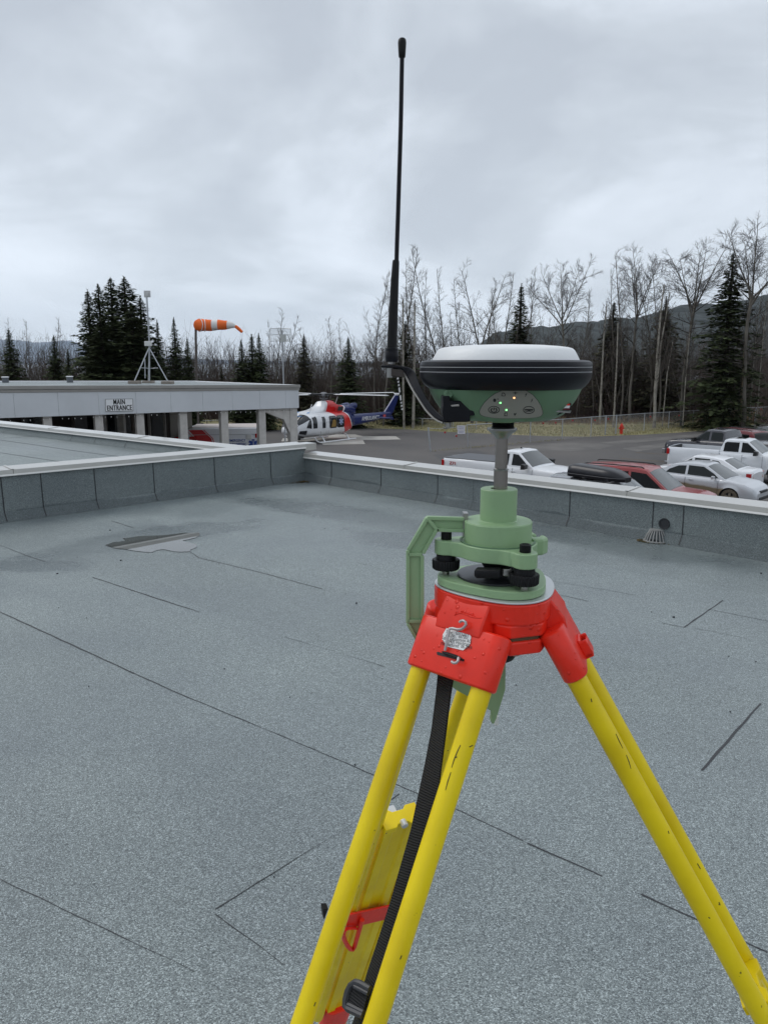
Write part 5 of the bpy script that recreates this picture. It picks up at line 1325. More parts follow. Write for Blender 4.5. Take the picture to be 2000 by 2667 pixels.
for i in range(len(tops) - 1):
    if i == 0: mb.tube([tops[0] - Z * .05, tops[0].lerp(tops[1], .5) - Z * .13, tops[1] - Z * .05], .012, 5)
    else: mb.tube([tops[i], tops[i + 1]], .024, 6)
obj('top_rail', mb, M_galv, FN, world=True, smooth=True)
mb = MB()
for i in range(1, len(fpt) - 1):
    a, b_ = fpt[i], fpt[i + 1]; Ls = (b_ - a).length; d = (b_ - a) / Ls; n_ = int(Ls / .11); hh = FH - .03
    for j in range(-int(hh / .11) - 1, n_ + 1):
        for s_ in (1, -1):
            x0 = j * .11; x1 = x0 + hh; u0, u1 = max(0, x0), min(Ls, x1)
            if u1 <= u0: continue
            za, zb2 = (u0 - x0), (u1 - x0)
            if s_ < 0: za, zb2 = hh - za, hh - zb2
            mb.beam(a + d * u0 + Z * (.02 + za), a + d * u1 + Z * (.02 + zb2), .0045, .0045) 
o = obj('wire_mesh', mb, M_chain, FN, world=True, recalc=False)
# low far fence on the left
FB2 = [(520, 1127), (640, 1121), (760, 1117), (830, 1114.5), (890, 1114), (960, 1113.5), (1031, 1115), (1100, 1119), (1180, 1123), (1240, 1126)]
fp2 = [gp(*q) * 1.03 for q in FB2]; fp2 = [Vector((p.x, p.y, GZ)) for p in fp2]
FN2 = thing('wire_fence', 'low grey wire fence at the wood\'s edge beyond the helicopter', 'fence', fp2[4])
for p in fp2:
    mb = MB(); mb.tube([p, p + Z * .80], .035, 6); obj('post', mb, M_galv, FN2, world=True)
mb = MB()
for i in range(len(fp2) - 1): mb.tube([fp2[i] + Z * .78, fp2[i + 1] + Z * .78], .02, 4)
obj('top_rail', mb, M_galv, FN2, world=True)
mb = MB()
for i in range(len(fp2) - 1):
    a, b_ = fp2[i], fp2[i + 1]; Ls = (b_ - a).length; d = (b_ - a) / Ls; n_ = int(Ls / .16); hh = .75
    for j in range(-5, n_ + 1):
        for s_ in (1, -1):
            x0 = j * .16; x1 = x0 + hh; u0, u1 = max(0, x0), min(Ls, x1)
            if u1 <= u0: continue
            za, zb2 = (u0 - x0), (u1 - x0)
            if s_ < 0: za, zb2 = hh - za, hh - zb2
            mb.beam(a + d * u0 + Z * (.02 + za), a + d * u1 + Z * (.02 + zb2), .004, .004)
obj('wire_mesh', mb, M_chain, FN2, world=True, recalc=False)
# warning sign on the second post
q = tops[1] + Vector((-.38, -.06, -.27)); 
NS = thing('notice_sign', 'small white two-row notice sign wired to a leaning fence post', 'sign', q)
mb = MB(); mb.box(-.25, .25, -.01, .01, -.05, .24); mb.box(-.22, .26, -.012, .01, -.29, -.07); obj('plate', mb, mat('notice_white', (0.72, 0.71, 0.76), .5), NS)
M_nt = mat('notice_print', (0.22, 0.2, 0.28), .6); mb = MB()
for (z_, a, b_) in ((.19, -.2, .2), (.14, -.18, .2), (.07, -.2, .18), (.02, -.2, .2), (-.12, -.18, .2), (-.17, -.17, .19), (-.22, -.18, .16)):
    x = a
    while x < b_: w_ = random.uniform(.02, .07); mb.box(x, min(b_, x + w_), -.0145, -.0125, z_ - .012, z_ + .012); x += w_ + .014
obj('printed_lines', mb, M_nt, NS)
# red reflectors hung on the fence wire
M_refl = mat('reflector_red', (0.38, 0.03, 0.03), .45)
def zz8(x, y): return (1240 + x / 3.6065, 1050 + y / 3.6065)
def zz3(x, y): return (1680 + x / 5.184, 1050 + y / 5.184)
def zA5(x, y): return (980 + x / 6.38, 880 + y / 6.38)
rfl = [zA5(1140, 1568), zA5(1330, 1628), zz8(-16, 122), zz8(630, 188), zz8(745, 182), zz8(905, 162), zz8(1115, 158), zz8(1240, 146), zz3(70, 180), zz3(455, 165), zz3(715, 146), zz3(1565, 80)]
rproto = None
desc = ['first from the leaning end post', 'second from the leaning end post', 'beside the white notice sign', 'left of the low post by the receiver', 'just right of the receiver\'s pole', 'third post span from the gate', 'one span left of the wire gate', 'hanging in the wire gate', 'one span right of the hydrant', 'two spans right of the hydrant', 'left of the slanting yellow stay cover', 'at the right edge of the photo']
for i, (px, py) in enumerate(rfl):
    # place on the fence run between posts
    best = None
    for k in range(len(fpt) - 1):
        a, b_ = fpt[k], fpt[k + 1]; r = ray(px, py); dn = Vector((r.x, r.y)); d = b_ - a; det = d.x * (-dn.y) + dn.x * d.y
        if abs(det) < 1e-9: continue
        s_ = ((-a.x) * (-dn.y) + dn.x * (-a.y)) / det
        if 0 <= s_ <= 1: best = a + d * s_; break
    if best is None: continue
    z_ = H + ray(px, py).z * best.y / ray(px, py).y; loc = Vector((best.x, best.y - .03, z_))
    lab = 'round red reflector wired to the chain-link fence, ' + desc[i]
    if rproto is None:
        rproto = thing('fence_reflector', lab, 'reflector', loc, group='red reflectors on the fence')
        mb = MB(); mb.lathe([(.002, -.012), (.055, -.01), (.065, 0), (.055, .01), (.002, .012)], 16, (0, 0, 0), Matrix.Rotation(R(90), 4, 'X')); obj('disc', mb, M_refl, rproto, smooth=True)
        mb = MB(); mb.tube([(0, 0, .07), (0, .02, .13)], .006, 5); obj('wire_tie', mb, M_galv, rproto)
    else: dup(rproto, loc, 0, lab)
# hydrant
hp_ = gp(1617.5, 1131); HY_ = thing('fire_hydrant', 'red fire hydrant on the grass verge beside the chain-link fence', 'hydrant', hp_)
M_hyd = mat('hydrant_red', (0.60, 0.030, 0.012), .4)
mb = MB(); mb.lathe([(.16, 0), (.16, .05), (.115, .06), (.11, .56), (.15, .57), (.15, .61), (.125, .62), (.12, .68), (.09, .76), (.04, .80), (.035, .86), (.01, .87)], 20); obj('barrel', mb, M_hyd, HY_, smooth=True)
mb = MB()
for s_ in (-1, 1): mb.lathe([(.055, .08), (.055, .17), (.065, .175), (.065, .20), (.02, .205)], 12, (0, 0, .47), Matrix.Rotation(R(90 * s_), 4, 'Y'))
mb.lathe([(.075, .08), (.075, .17), (.085, .175), (.085, .20), (.02, .205)], 14, (0, 0, .45), Matrix.Rotation(R(90), 4, 'X')); obj('outlet', mb, M_hyd, HY_, smooth=True)
# yellow stay cover
a_ = pY(1858, 1090, 66); b_ = pY(1874, 1038, 66)
YS = thing('guy_wire_guard', 'slanting yellow guy-wire guard standing in dry grass behind the fence', 'guy wire guard', (a_.x, a_.y, a_.z))
mb = MB(); mb.tube([a_, b_], .055, 8); obj('sleeve', mb, mat('guard_yellow', (0.75, 0.58, 0.03), .5), YS, world=True, smooth=True)
mb = MB(); mb.tube([b_, b_ + (b_ - a_) * .9], .008, 4); obj('wire', mb, M_galv, YS, world=True)

# concrete wheel stop left of the helicopter etc. is part of the pad

# ================================================================== VEHICLES
M_glass = mat('car_glass', (0.018, 0.026, 0.026), .04, spec=.9); M_sglass = mat('side_glass', (0.006, 0.010, 0.010), .05, spec=.28)
M_glasst = mat('tinted_glass', (0.004, 0.005, 0.006), .05, spec=.22)
M_tyre = mat('tyre_rubber', (0.016, 0.016, 0.016), .85)
M_rimm = mat('wheel_rim', (0.35, 0.35, 0.36), .35, .7)
M_trim = mat('black_trim', (0.014, 0.014, 0.015), .5)
M_chrome = mat('chrome', (0.6, 0.6, 0.62), .12, 1)
M_tail = mat('tail_lamp', (0.42, 0.008, 0.01), .2); M_headl = mat('head_lamp', (0.62, 0.62, 0.60), .15); M_amber = mat('amber_lens', (0.6, 0.22, 0.04), .3)
def lin(pts, x):
    if x <= pts[0][0]: return pts[0][1]
    for (x0, y0), (x1, y1) in zip(pts, pts[1:]):
        if x <= x1: return y0 + (y1 - y0) * ((x - x0) / (x1 - x0) if x1 > x0 else 0)
    return pts[-1][1]
def vehicle(name, label, cat, paint, S, loc, head, tint=False, roofpaint=None):
    T = thing(name, label, cat, loc, head)
    Lh = S['L'] / 2; W = S['W'] / 2; top = S['top']; gh = S['gh']; axles = S['axles']; wr = S['wr']; ra = wr * S.get('arch', 1.2); zb0 = S['zb']
    xs = set([round(-Lh + S['L'] * i / 46, 3) for i in range(47)])
    for ax in axles:
        for k in range(15): xs.add(round(ax - ra + 2 * ra * k / 14, 3))
    for p in top: xs.add(round(p[0], 3))
    for e_ in (.01, .04, .09, .16, .26): xs.add(round(-Lh + e_, 3)); xs.add(round(Lh - e_, 3))
    xs = sorted(x for x in xs if -Lh <= x <= Lh)
    zz_ = [xs[0]]
    for x in xs[1:]:
        if x - zz_[-1] > .008: zz_.append(x)
    xs = zz_
    def zbot(x):
        z = zb0 + .0
        for ax in axles:
            if abs(x - ax) < ra: z = max(z, wr + math.sqrt(max(0, ra * ra - (x - ax) ** 2)))
        e_ = Lh - abs(x); 
        if e_ < .3: z = max(z, zb0 + .10 * (1 - e_ / .3))
        return z
    def hw(x):
        e_ = Lh - abs(x); k = S.get('fr', .38) if x > 0 else S.get('rr', .3)
        return W * (1 - .16 * max(0, 1 - e_ / k) ** 2.2) - (.0 if e_ > .02 else .02)
    bed = S.get('bed')
    rings = []
    for x in xs:
        zt = lin(top, x); zb_ = min(zbot(x), zt - .05); w = hw(x); col = []
        for f in (0, .12, .3, .5, .7, .86, .95, 1.0):
            z = zb_ + (zt - zb_) * f
            g = (z - zb0) / (zt - zb0 + 1e-6)
            y = w * (1 - .055 * max(0, (.35 - g) / .35) ** 2 - .05 * max(0, (g - .5) / .5) ** 2)
            if f == .95: y -= .008
            if f == 1.0: y -= .035; z += .006
            # flared arches
            for ax in axles:
                d_ = abs(math.hypot(x - ax, z - wr) - ra)
                if d_ < .10: y += .022 * (1 - d_ / .10)
            col.append((x, y, z))
        inb = bed and bed[0] < x < bed[1]
        yi = col[-1][1]
        if inb: mid = [(x, yi - .05, zt), (x, yi - .06, bed[2]), (x, yi * .4, bed[2]), (x, -yi * .4, bed[2]), (x, -yi + .06, bed[2]), (x, -yi + .05, zt)]
        else: mid = [(x, yi * .8, zt + .020 * S.get('crown', 1)), (x, yi * .55, zt + .034 * S.get('crown', 1)), (x, yi * .2, zt + .042 * S.get('crown', 1)), (x, -yi * .2, zt + .042 * S.get('crown', 1)), (x, -yi * .55, zt + .034 * S.get('crown', 1)), (x, -yi * .8, zt + .020 * S.get('crown', 1))]
        rings.append(col + mid + [(a, -b_, c_) for a, b_, c_ in reversed(col)])
    mb = MB(); mb.loft(rings, closed=False, cap=False)
    n_ = len(rings[0])
    for idx in (0, len(rings) - 1):
        o_ = idx * n_; q = [o_ + k for k in range(n_)]; half = 8
        for k in range(half - 1): mb.f.append((q[k], q[k + 1], q[n_ - 2 - k], q[n_ - 1 - k])); mb.m.append(0)
        mb.f.append(tuple(q[half - 1:n_ - half + 1])); mb.m.append(0)
    body = obj('body', mb, paint, T, smooth=True, autos=32)
    un = MB(); un.box(-Lh + .2, Lh - .25, -W + .12, W - .12, zb0 - .02, zb0 + .35); 
    for ax in axles: un.box(ax - ra - .03, ax + ra + .03, -W + .07, W - .07, zb0, wr + ra + .02)
    obj('underbody', un, M_trim, T)
    # cabin shell
    belt = S['belt']; wb = S['wb']; tum = S['tum']; gx = [p[0] for p in gh]
    xs2 = sorted(set([round(gx[0] + (gx[-1] - gx[0]) * i / 30, 3) for i in range(31)] + [round(x, 3) for x in gx]))
    def crown(x): return .05
    rings = []
    def gy(x, z):
        base_w = wb(x) if callable(wb) else wb
        return base_w - (z - belt) * tum
    for x in xs2:
        zt = lin(gh, x); z0 = belt - .06; col = []
        for f in (0, .3, .6, .85, .96): z = z0 + (zt - z0) * f; col.append((x, gy(x, z), z))
        y1 = gy(x, zt)
        mid = [(x, y1 - .05, zt + .004), (x, y1 * .7, zt + .022), (x, y1 * .3, zt + .034), (x, -y1 * .3, zt + .034), (x, -y1 * .7, zt + .022), (x, -y1 + .05, zt + .004)]
        rings.append(col + mid + [(a, -b_, c_) for a, b_, c_ in reversed(col)])
    mb = MB(); mb.loft(rings, closed=False, cap=True); obj('roof', mb, roofpaint or paint, T, smooth=True, autos=40)
    # glazing
    def gpatch(nm, x0, x1, inset, m_, flat=.0):
        mb = MB(); rr = []
        for k in range(9):
            x = x0 + (x1 - x0) * k / 8; zt = lin(gh, x); y1 = gy(x, zt) - inset; row = []
            slope = (lin(gh, x + .02) - lin(gh, x - .02)) / .04; nx = -slope / math.hypot(1, slope); nz_ = 1 / math.hypot(1, slope)
            for j in range(-6, 7):
                y = y1 * j / 6; zc = .034 * (1 - (abs(j) / 6) ** 1.6) * (1) + .004; row.append((x + nx * .012, y, zt + zc + nz_ * .010))
            rr.append(row)
        mb.loft(rr, closed=False, cap=False); obj(nm, mb, m_, T, smooth=True)
    G = M_glasst if tint else M_glass
    gpatch('windscreen', *S['ws'], .075, M_glass)
    if 'rw' in S: gpatch('rear_window', *S['rw'], .09, G)
    for poly in S['win']:
        for s_ in (-1, 1):
            mb = MB(); pts = [(x, s_ * (gy(x, z) + .004), z) for x, z in poly]; mb.slab(pts, (0, s_ * .006, 0)); obj('side_window', mb, M_glasst if tint else M_sglass, T)
    # pillars/mouldings, door seams and handles
    mb = MB()
    for x in S.get('seams', ()):
        for s_ in (-1, 1):
            for k in range(6):
                z0 = zb0 + .12 + (lin(top, x) - .03 - zb0 - .12) * k / 6; z1 = zb0 + .12 + (lin(top, x) - .03 - zb0 - .12) * (k + 1) / 6
                def yy_(z): g = (z - zb0) / (lin(top, x) - zb0); return hw(x) * (1 - .055 * max(0, (.35 - g) / .35) ** 2 - .05 * max(0, (g - .5) / .5) ** 2) + .003
                mb.beam((x, s_ * yy_(z0), z0), (x, s_ * yy_(z1), z1), .014, .006, up=(1, 0, 0))
    if mb.v: obj('door_gap', mb, M_trim, T)
    for (x, z) in S.get('handles', ()):
        for s_ in (-1, 1):
            mb = MB(); mb.cbox((x, s_ * (hw(x) * .985 + .012), z), .17, .03, .03); obj('door_handle', mb, S.get('hm', paint), T, bevel=.008)
    for s_ in (-1, 1):
        mb = MB(); mx_, mz = S['mirror']; k = S.get('msize', 1)
        mb.loft([[(mx_ + dx * k, s_ * (W + .02 + off), mz + dz * k) for dx, dz in ((-.05, -.06), (.05, -.05), (.06, .05), (-.04, .07))] for off in (0.0, .16 * k)]); mb.beam((mx_, s_ * (W - .12), mz - .02), (mx_, s_ * (W + .04), mz - .01), .05, .04)
        obj('mirror', mb, S.get('mm', M_trim), T, bevel=.015)
    # lamps
    for nm, pts, m_ in S['lamps']:
        for s_ in (-1, 1):
            mb = MB(); mb.loft([[(x, s_ * y * 1.0, z) for x, y, z in pts[0]], [(x, s_ * y, z) for x, y, z in pts[1]]]); obj(nm, mb, m_, T, bevel=.01)
    for nm, b6, m_ in S.get('boxes', ()):
        mb = MB(); mb.box(*b6); obj(nm, mb, m_, T, bevel=.02)
    # wheels
    for ax in axles:
        for s_ in (-1, 1):
            yo = s_ * (W - .005); yi = s_ * (W - .25); Mw = Matrix.Translation((ax, 0, wr)) @ Matrix.Rotation(R(-90), 4, 'X')
            mb = MB(); a, b_ = (yi, yo)
            mb.lathe([(wr * .62, a), (wr * .93, a), (wr, a + (b_ - a) * .12), (wr, a + (b_ - a) * .88), (wr * .94, b_), (wr * .66, b_), (wr * .62, a + (b_ - a) * .85)], 32, (0, 0, 0), Mw, cap=False)
            tw = obj('wheel', mb, S.get('tyre', M_tyre), T, smooth=True, autos=40)
            mb = MB(); c0 = a + (b_ - a) * .86; mb.lathe([(wr * .63, a + (b_ - a) * .5), (wr * .64, c0 + (b_ - a) * .06), (wr * .58, c0), (wr * .56, a + (b_ - a) * .6), (.04, a + (b_ - a) * .6)], 28, (0, 0, 0), Mw)
            for k in range(5):
                an = 2 * math.pi * k / 5 + .3; v0 = Vector((math.cos(an) * .03, 0, math.sin(an) * .03)); v1 = Vector((math.cos(an) * wr * .60, 0, math.sin(an) * wr * .60)); yv_ = a + (b_ - a) * .82
                mb.beam(Vector((ax, yv_, wr)) + v0, Vector((ax, yv_, wr)) + v1, .075, .03, up=(0, 1, 0))
            mb.lathe([(.055, a + (b_ - a) * .8), (.05, a + (b_ - a) * .9)], 14, (0, 0, 0), Mw)
            obj('rim', mb, S.get('rim', M_rimm), tw, smooth=True, autos=35)
    return T
def place(Wx, Wy, head, lx, ly):
    c_, s_ = math.cos(head), math.sin(head); return (Wx - (c_ * lx - s_ * ly), Wy - (s_ * lx + c_ * ly), GZ)

M_wpaint = mat('white_car_paint', (0.76, 0.77, 0.79), .22, coat=.4, var=.02, vscale=1)
M_wpaint2 = mat('white_truck_paint', (0.72, 0.74, 0.77), .25, coat=.4, var=.03, vscale=2)
M_grayp = mat('charcoal_truck_paint', (0.045, 0.045, 0.055), .22, coat=.5)
M_maroon = mat('maroon_paint', (0.16, 0.018, 0.024), .25, coat=.4)
M_redp = mat('red_suv_paint', (0.30, 0.035, 0.035), .28, coat=.4)
M_silver = mat('silver_sedan_paint', (0.52, 0.535, 0.56), .28, .25, coat=.4)
# road mud splashed over the lower doors of the sedan
N, L, b = nodes_of(M_silver); t = N.new('ShaderNodeTexCoord'); sp_ = N.new('ShaderNodeSeparateXYZ'); L.new(t.outputs['Object'], sp_.inputs[0])
nz = N.new('ShaderNodeTexNoise'); nz.inputs['Scale'].default_value = 3; nz.inputs['Detail'].default_value = 6; L.new(t.outputs['Object'], nz.inputs['Vector'])
ab = N.new('ShaderNodeMath'); ab.operation = 'MULTIPLY'; L.new(sp_.outputs['X'], ab.inputs[0]); ab.inputs[1].default_value = -.06
a1 = N.new('ShaderNodeMath'); a1.operation = 'MULTIPLY_ADD'; L.new(nz.outputs['Fac'], a1.inputs[0]); a1.inputs[1].default_value = -.10; L.new(sp_.outputs['Z'], a1.inputs[2])
a2 = N.new('ShaderNodeMath'); a2.operation = 'SUBTRACT'; L.new(a1.outputs[0], a2.inputs[0]); L.new(ab.outputs[0], a2.inputs[1])
rr_ = N.new('ShaderNodeValToRGB'); L.new(a2.outputs[0], rr_.inputs[0]); rr_.color_ramp.elements[0].position = .60; rr_.color_ramp.elements[0].color = (1, 1, 1, 1); rr_.color_ramp.elements[1].position = .68; rr_.color_ramp.elements[1].color = (0, 0, 0, 1)
gx_ = N.new('ShaderNodeMath'); gx_.operation = 'LESS_THAN'; L.new(sp_.outputs['X'], gx_.inputs[0]); gx_.inputs[1].default_value = 1.05
gm_ = N.new('ShaderNodeMath'); gm_.operation = 'MULTIPLY'; L.new(rr_.outputs[0], gm_.inputs[0]); L.new(gx_.outputs[0], gm_.inputs[1])
mx = N.new('ShaderNodeMixRGB'); L.new(gm_.outputs[0], mx.inputs[0]); mx.inputs[1].default_value = (0.52, 0.535, 0.56, 1); mx.inputs[2].default_value = (0.20, 0.155, 0.10, 1); L.new(mx.outputs[0], b.inputs['Base Color'])
mr_ = N.new('ShaderNodeMath'); mr_.operation = 'MULTIPLY_ADD'; L.new(gm_.outputs[0], mr_.inputs[0]); mr_.inputs[1].default_value = .55; mr_.inputs[2].default_value = .28; L.new(mr_.outputs[0], b.inputs['Roughness'])
cw_ = N.new('ShaderNodeMath'); cw_.operation = 'MULTIPLY_ADD'; L.new(gm_.outputs[0], cw_.inputs[0]); cw_.inputs[1].default_value = -.4; cw_.inputs[2].default_value = .4; L.new(cw_.outputs[0], b.inputs['Coat Weight'])

def truck_spec(crew=True, bedcover=False):
    cr = -.30 if not crew else -.55     # rear of the cab
    S = dict(L=5.85, W=2.03, top=[(-2.925, 1.33), (-2.86, 1.40), (cr - .02, 1.40), (cr, 1.30), (1.25, 1.27), (1.45, 1.26), (2.3, 1.21), (2.7, 1.15), (2.86, 1.02), (2.925, .80)], zb=.46, axles=(-1.75, 1.95), wr=.41, arch=1.2, crown=1.0,
             belt=1.30, wb=.93, tum=.30, gh=[(cr, 1.26), (cr + .02, 1.5), (cr + .14, 1.84), (cr + .35, 1.885), (.30, 1.89), (.55, 1.86), (1.30, 1.27)], ws=(.62, 1.22),
             bed=(-2.84, cr - .06, .95) if not bedcover else None,
             seams=(cr + .01, .42, 1.28) if crew else (cr + .01, .42, 1.28), handles=((-.28, 1.13), (.62, 1.13)), mirror=(1.02, 1.36), msize=1.7, fr=.5, rr=.12,
             lamps=[('tail_lamp', ([(-2.925, .80, 1.06), (-2.925, 1.00, 1.06), (-2.925, 1.0, 1.34), (-2.925, .86, 1.34)], [(-2.95, .82, 1.08), (-2.78, 1.022, 1.08), (-2.78, 1.02, 1.33), (-2.95, .88, 1.33)]), M_tail),
                    ('head_lamp', ([(2.60, .97, .86), (2.84, .66, .86), (2.80, .62, 1.06), (2.55, .93, 1.08)], [(2.68, 1.00, .86), (2.93, .70, .86), (2.88, .64, 1.06), (2.60, .965, 1.08)]), M_headl)],
             boxes=[('front_bumper', (2.80, 3.0, -.93, .93, .46, .72), M_chrome), ('grille', (2.86, 2.95, -.60, .60, .78, 1.06), M_trim), ('rear_bumper', (-3.02, -2.86, -.96, .96, .50, .72), M_chrome)])
    if crew:
        S['win'] = [[(-.40, 1.36), (.24, 1.36), (.24, 1.78), (-.30, 1.78), (-.38, 1.72)], [(.36, 1.36), (1.08, 1.36), (.98, 1.44), (.58, 1.77), (.36, 1.79)]]
        S['handles'] = ((-.30, 1.15), (.50, 1.15))
    else:
        S['win'] = [[(-.12, 1.38), (.18, 1.36), (.18, 1.79), (-.02, 1.78), (-.10, 1.68)], [(.34, 1.36), (1.08, 1.36), (.98, 1.44), (.58, 1.77), (.34, 1.79)]]
        S['handles'] = ((.10, 1.13), (.46, 1.13))
    return S
h1 = R(-38.6); S = truck_spec(False, True); S['tyre'] = M_tyre
T1 = vehicle('pickup_truck', 'white pickup with grey bed cover parked behind the steel pole of the receiver', 'pickup truck', M_wpaint, S, place(2.41, 32.0, h1, -2.92, -1.0), h1, tint=True)
mb = MB(); mb.box(-2.84, -.36, -.93, .93, 1.405, 1.445); obj('bed_cover', mb, mat('bed_cover_grey', (0.10, 0.105, 0.115), .6), T1, bevel=.02)
for s_ in (-1, 1):
    Mt_ = frame((-2.35, s_ * 1.018, 1.22), (-s_, 0, 0), (0, 0, 1), (0, s_, 0))
    text('Z71', .17, Mt_, M_tail, T1, 'badge', .004, .004, 1.2); 
mb = MB(); mb.box(2.72, 2.80, -1.0, -.90, .90, 1.0); obj('amber_lens', mb, M_amber, T1)
mb = MB(); mb.cbox((.25, 0, 1.96), .05, .05, .05); obj('antenna_fin', mb, M_trim, T1)
h2 = R(-38.5); S = truck_spec(True, False)
T2 = vehicle('pickup_truck', 'white crew-cab pickup with open black bed behind the two sedans', 'pickup truck', M_wpaint2, S, place(13.42, 36.4, h2, -2.92, -1.0), h2, tint=True)
mb = MB(); mb.box(-2.83, -.63, -.90, .90, .955, .97); mb.box(-2.83, -.63, .895, .925, .96, 1.408); mb.box(-2.83, -.63, -.925, -.895, .96, 1.408); mb.box(-.66, -.62, -.9, .9, .96, 1.40); mb.box(-2.85, -2.81, -.9, .9, .96, 1.40); obj('bed_liner', mb, M_trim, T2)
mb = MB(); mb.box(-.05, .35, -.3, .3, 1.925, 1.935); obj('sunroof', mb, M_glasst, T2)
h3 = R(128); S = truck_spec(True, True)
T3 = vehicle('pickup_truck', 'charcoal grey crew-cab pickup facing left with an orange vest on its dashboard', 'pickup truck', M_grayp, S, place(15.45, 42.0, h3, 2.85, .75), h3)
mb = MB(); mb.cbox((.75, .45, 1.33), .5, .7, .05); obj('orange_vest', mb, mat('vest_orange', (0.8, 0.16, 0.02), .7), T3, bevel=.02)
suv = dict(L=4.75, W=1.93, top=[(-2.375, .95), (-2.3, 1.02), (-1.0, 1.05), (.9, 1.03), (1.2, 1.02), (1.9, .97), (2.2, .88), (2.375, .62)], zb=.34, axles=(-1.45, 1.35), wr=.36, arch=1.22,
           belt=1.05, wb=.90, tum=.27, gh=[(-2.34, 1.0), (-2.20, 1.55), (-2.05, 1.70), (-1.2, 1.76), (-.2, 1.77), (.25, 1.73), (1.15, 1.02)], ws=(.36, 1.08), rw=(-2.32, -2.12),
           seams=(-.98, -.05, .98), handles=((-.82, .93), (.10, .93)), mirror=(.82, 1.12), fr=.55, rr=.3,
           win=[[(-2.02, 1.12), (-1.28, 1.12), (-1.28, 1.60), (-1.95, 1.57)], [(-1.18, 1.12), (-.34, 1.12), (-.34, 1.64), (-1.18, 1.62)], [(-.24, 1.12), (.88, 1.12), (.70, 1.28), (.28, 1.60), (-.24, 1.64)]],
           lamps=[('tail_lamp', ([(-2.36, .72, .80), (-2.36, .90, .80), (-2.36, .90, 1.10), (-2.36, .80, 1.10)], [(-2.40, .72, .80), (-2.26, .955, .80), (-2.26, .945, 1.10), (-2.39, .80, 1.10)]), M_tail),
                  ('head_lamp', ([(2.08, .90, .70), (2.30, .60, .70), (2.24, .58, .86), (2.04, .88, .88)], [(2.16, .94, .70), (2.385, .62, .70), (2.31, .59, .86), (2.10, .92, .88)]), M_headl)],
           boxes=[('front_bumper', (2.28, 2.42, -.82, .82, .34, .56), M_trim), ('rear_bumper', (-2.43, -2.3, -.84, .84, .4, .62), M_trim)])
S = dict(suv); S['tum'] = .27
h4 = R(-37); T4 = vehicle('sport_utility', 'red SUV with silver roof rails between the roof-box car and the muddy silver sedan', 'SUV', M_redp, S, place(10.6, 24.85, h4, 2.25, -.55), h4, tint=True)
def rails(T, z, x0, x1, y, m_):
    for s_ in (-1, 1):
        mb = MB(); mb.tube([(x0 - .1, s_ * y, z), (x0, s_ * y, z + .035), ((x0 + x1) / 2, s_ * y, z + .05), (x1, s_ * y, z + .035), (x1 + .1, s_ * y, z)], .02, 6); obj('roof_rail', mb, m_, T, smooth=True)
rails(T4, 1.765, -1.9, .05, .62, M_trim)
S = dict(suv); S['L'] = 4.9; S['W'] = 1.98
h5 = R(122); T5 = vehicle('sport_utility', 'maroon SUV with pale rear window beyond the charcoal pickup', 'SUV', M_maroon, S, place(19.6, 40.4, h5, -2.3, .6), h5, tint=True)
rails(T5, 1.765, -1.9, .05, .62, M_trim)
# roof-box wagon
S = dict(suv); 
h6 = R(-30); T6 = vehicle('estate_car', 'dark silver wagon almost hidden behind the parapet under a black roof box', 'car', mat('dark_silver_paint', (0.22, 0.225, 0.24), .25, .3, coat=.4), S, place(6.75, 24.2, h6, -.65, 0), h6, tint=True)
rails(T6, 1.70, -1.9, .1, .60, M_chrome)
RB = thing('roof_box', 'long glossy black roof box strapped on the dark silver wagon', 'roof box', (0, 0, 0))
bpy.data.objects.remove(RB)
q0 = pz(1500, 1243, GZ + 1.78); q1 = pz(1642, 1262, GZ + 1.78); ang = math.atan2(q1.y - q0.y, q1.x - q0.x); mid_ = (q0 + q1) / 2; Lb = (q1 - q0).length
RB = thing('roof_box', 'long glossy black roof box fixed on the dark silver wagon', 'roof box', (mid_.x, mid_.y + .25, GZ + 1.82), ang)
mb = MB(); rings = []
for k in range(25):
    t = k / 24; x = -Lb / 2 + Lb * t; hh = .30 * (1 - .2 * t) * (1 - max(0, (t - .55) / .45) ** 3 * .85); ww_ = .40 * (1 - max(0, (t - .6) / .4) ** 2.5 * .55)
    if t < .06: hh *= .86 + t * 2.2; ww_ *= .92 + t * 1.3
    rings.append([(x, ww_ * sgn_x, z_) for sgn_x, z_ in ((-1.0, .09), (-.97, .09 + hh * .35), (-.86, .09 + hh * .8), (-.6, .09 + hh * .97), (0, .09 + hh), (.6, .09 + hh * .97), (.86, .09 + hh * .8), (.97, .09 + hh * .35), (1.0, .09), (.9, .0), (.5, -.02), (-.5, -.02), (-.9, .0))])
mb.loft(rings); obj('shell', mb, mat('roof_box_black', (0.012, 0.012, 0.016), .3, spec=.4), RB, smooth=True, autos=50)
mb = MB(); mb.tube([(r[0][0], r[0][1] - .004, .10) for r in rings], .006, 4); mb.tube([(r[8][0], r[8][1] + .004, .10) for r in rings], .006, 4); obj('lid_seam', mb, mat('seam_grey', (0.12, .12, .13), .5), RB)
for x in (-.4, .45):
    mb = MB(); mb.beam((x, -.55, -.05), (x, .55, -.05), .06, .03); obj('roof_bar', mb, M_chrome, RB)
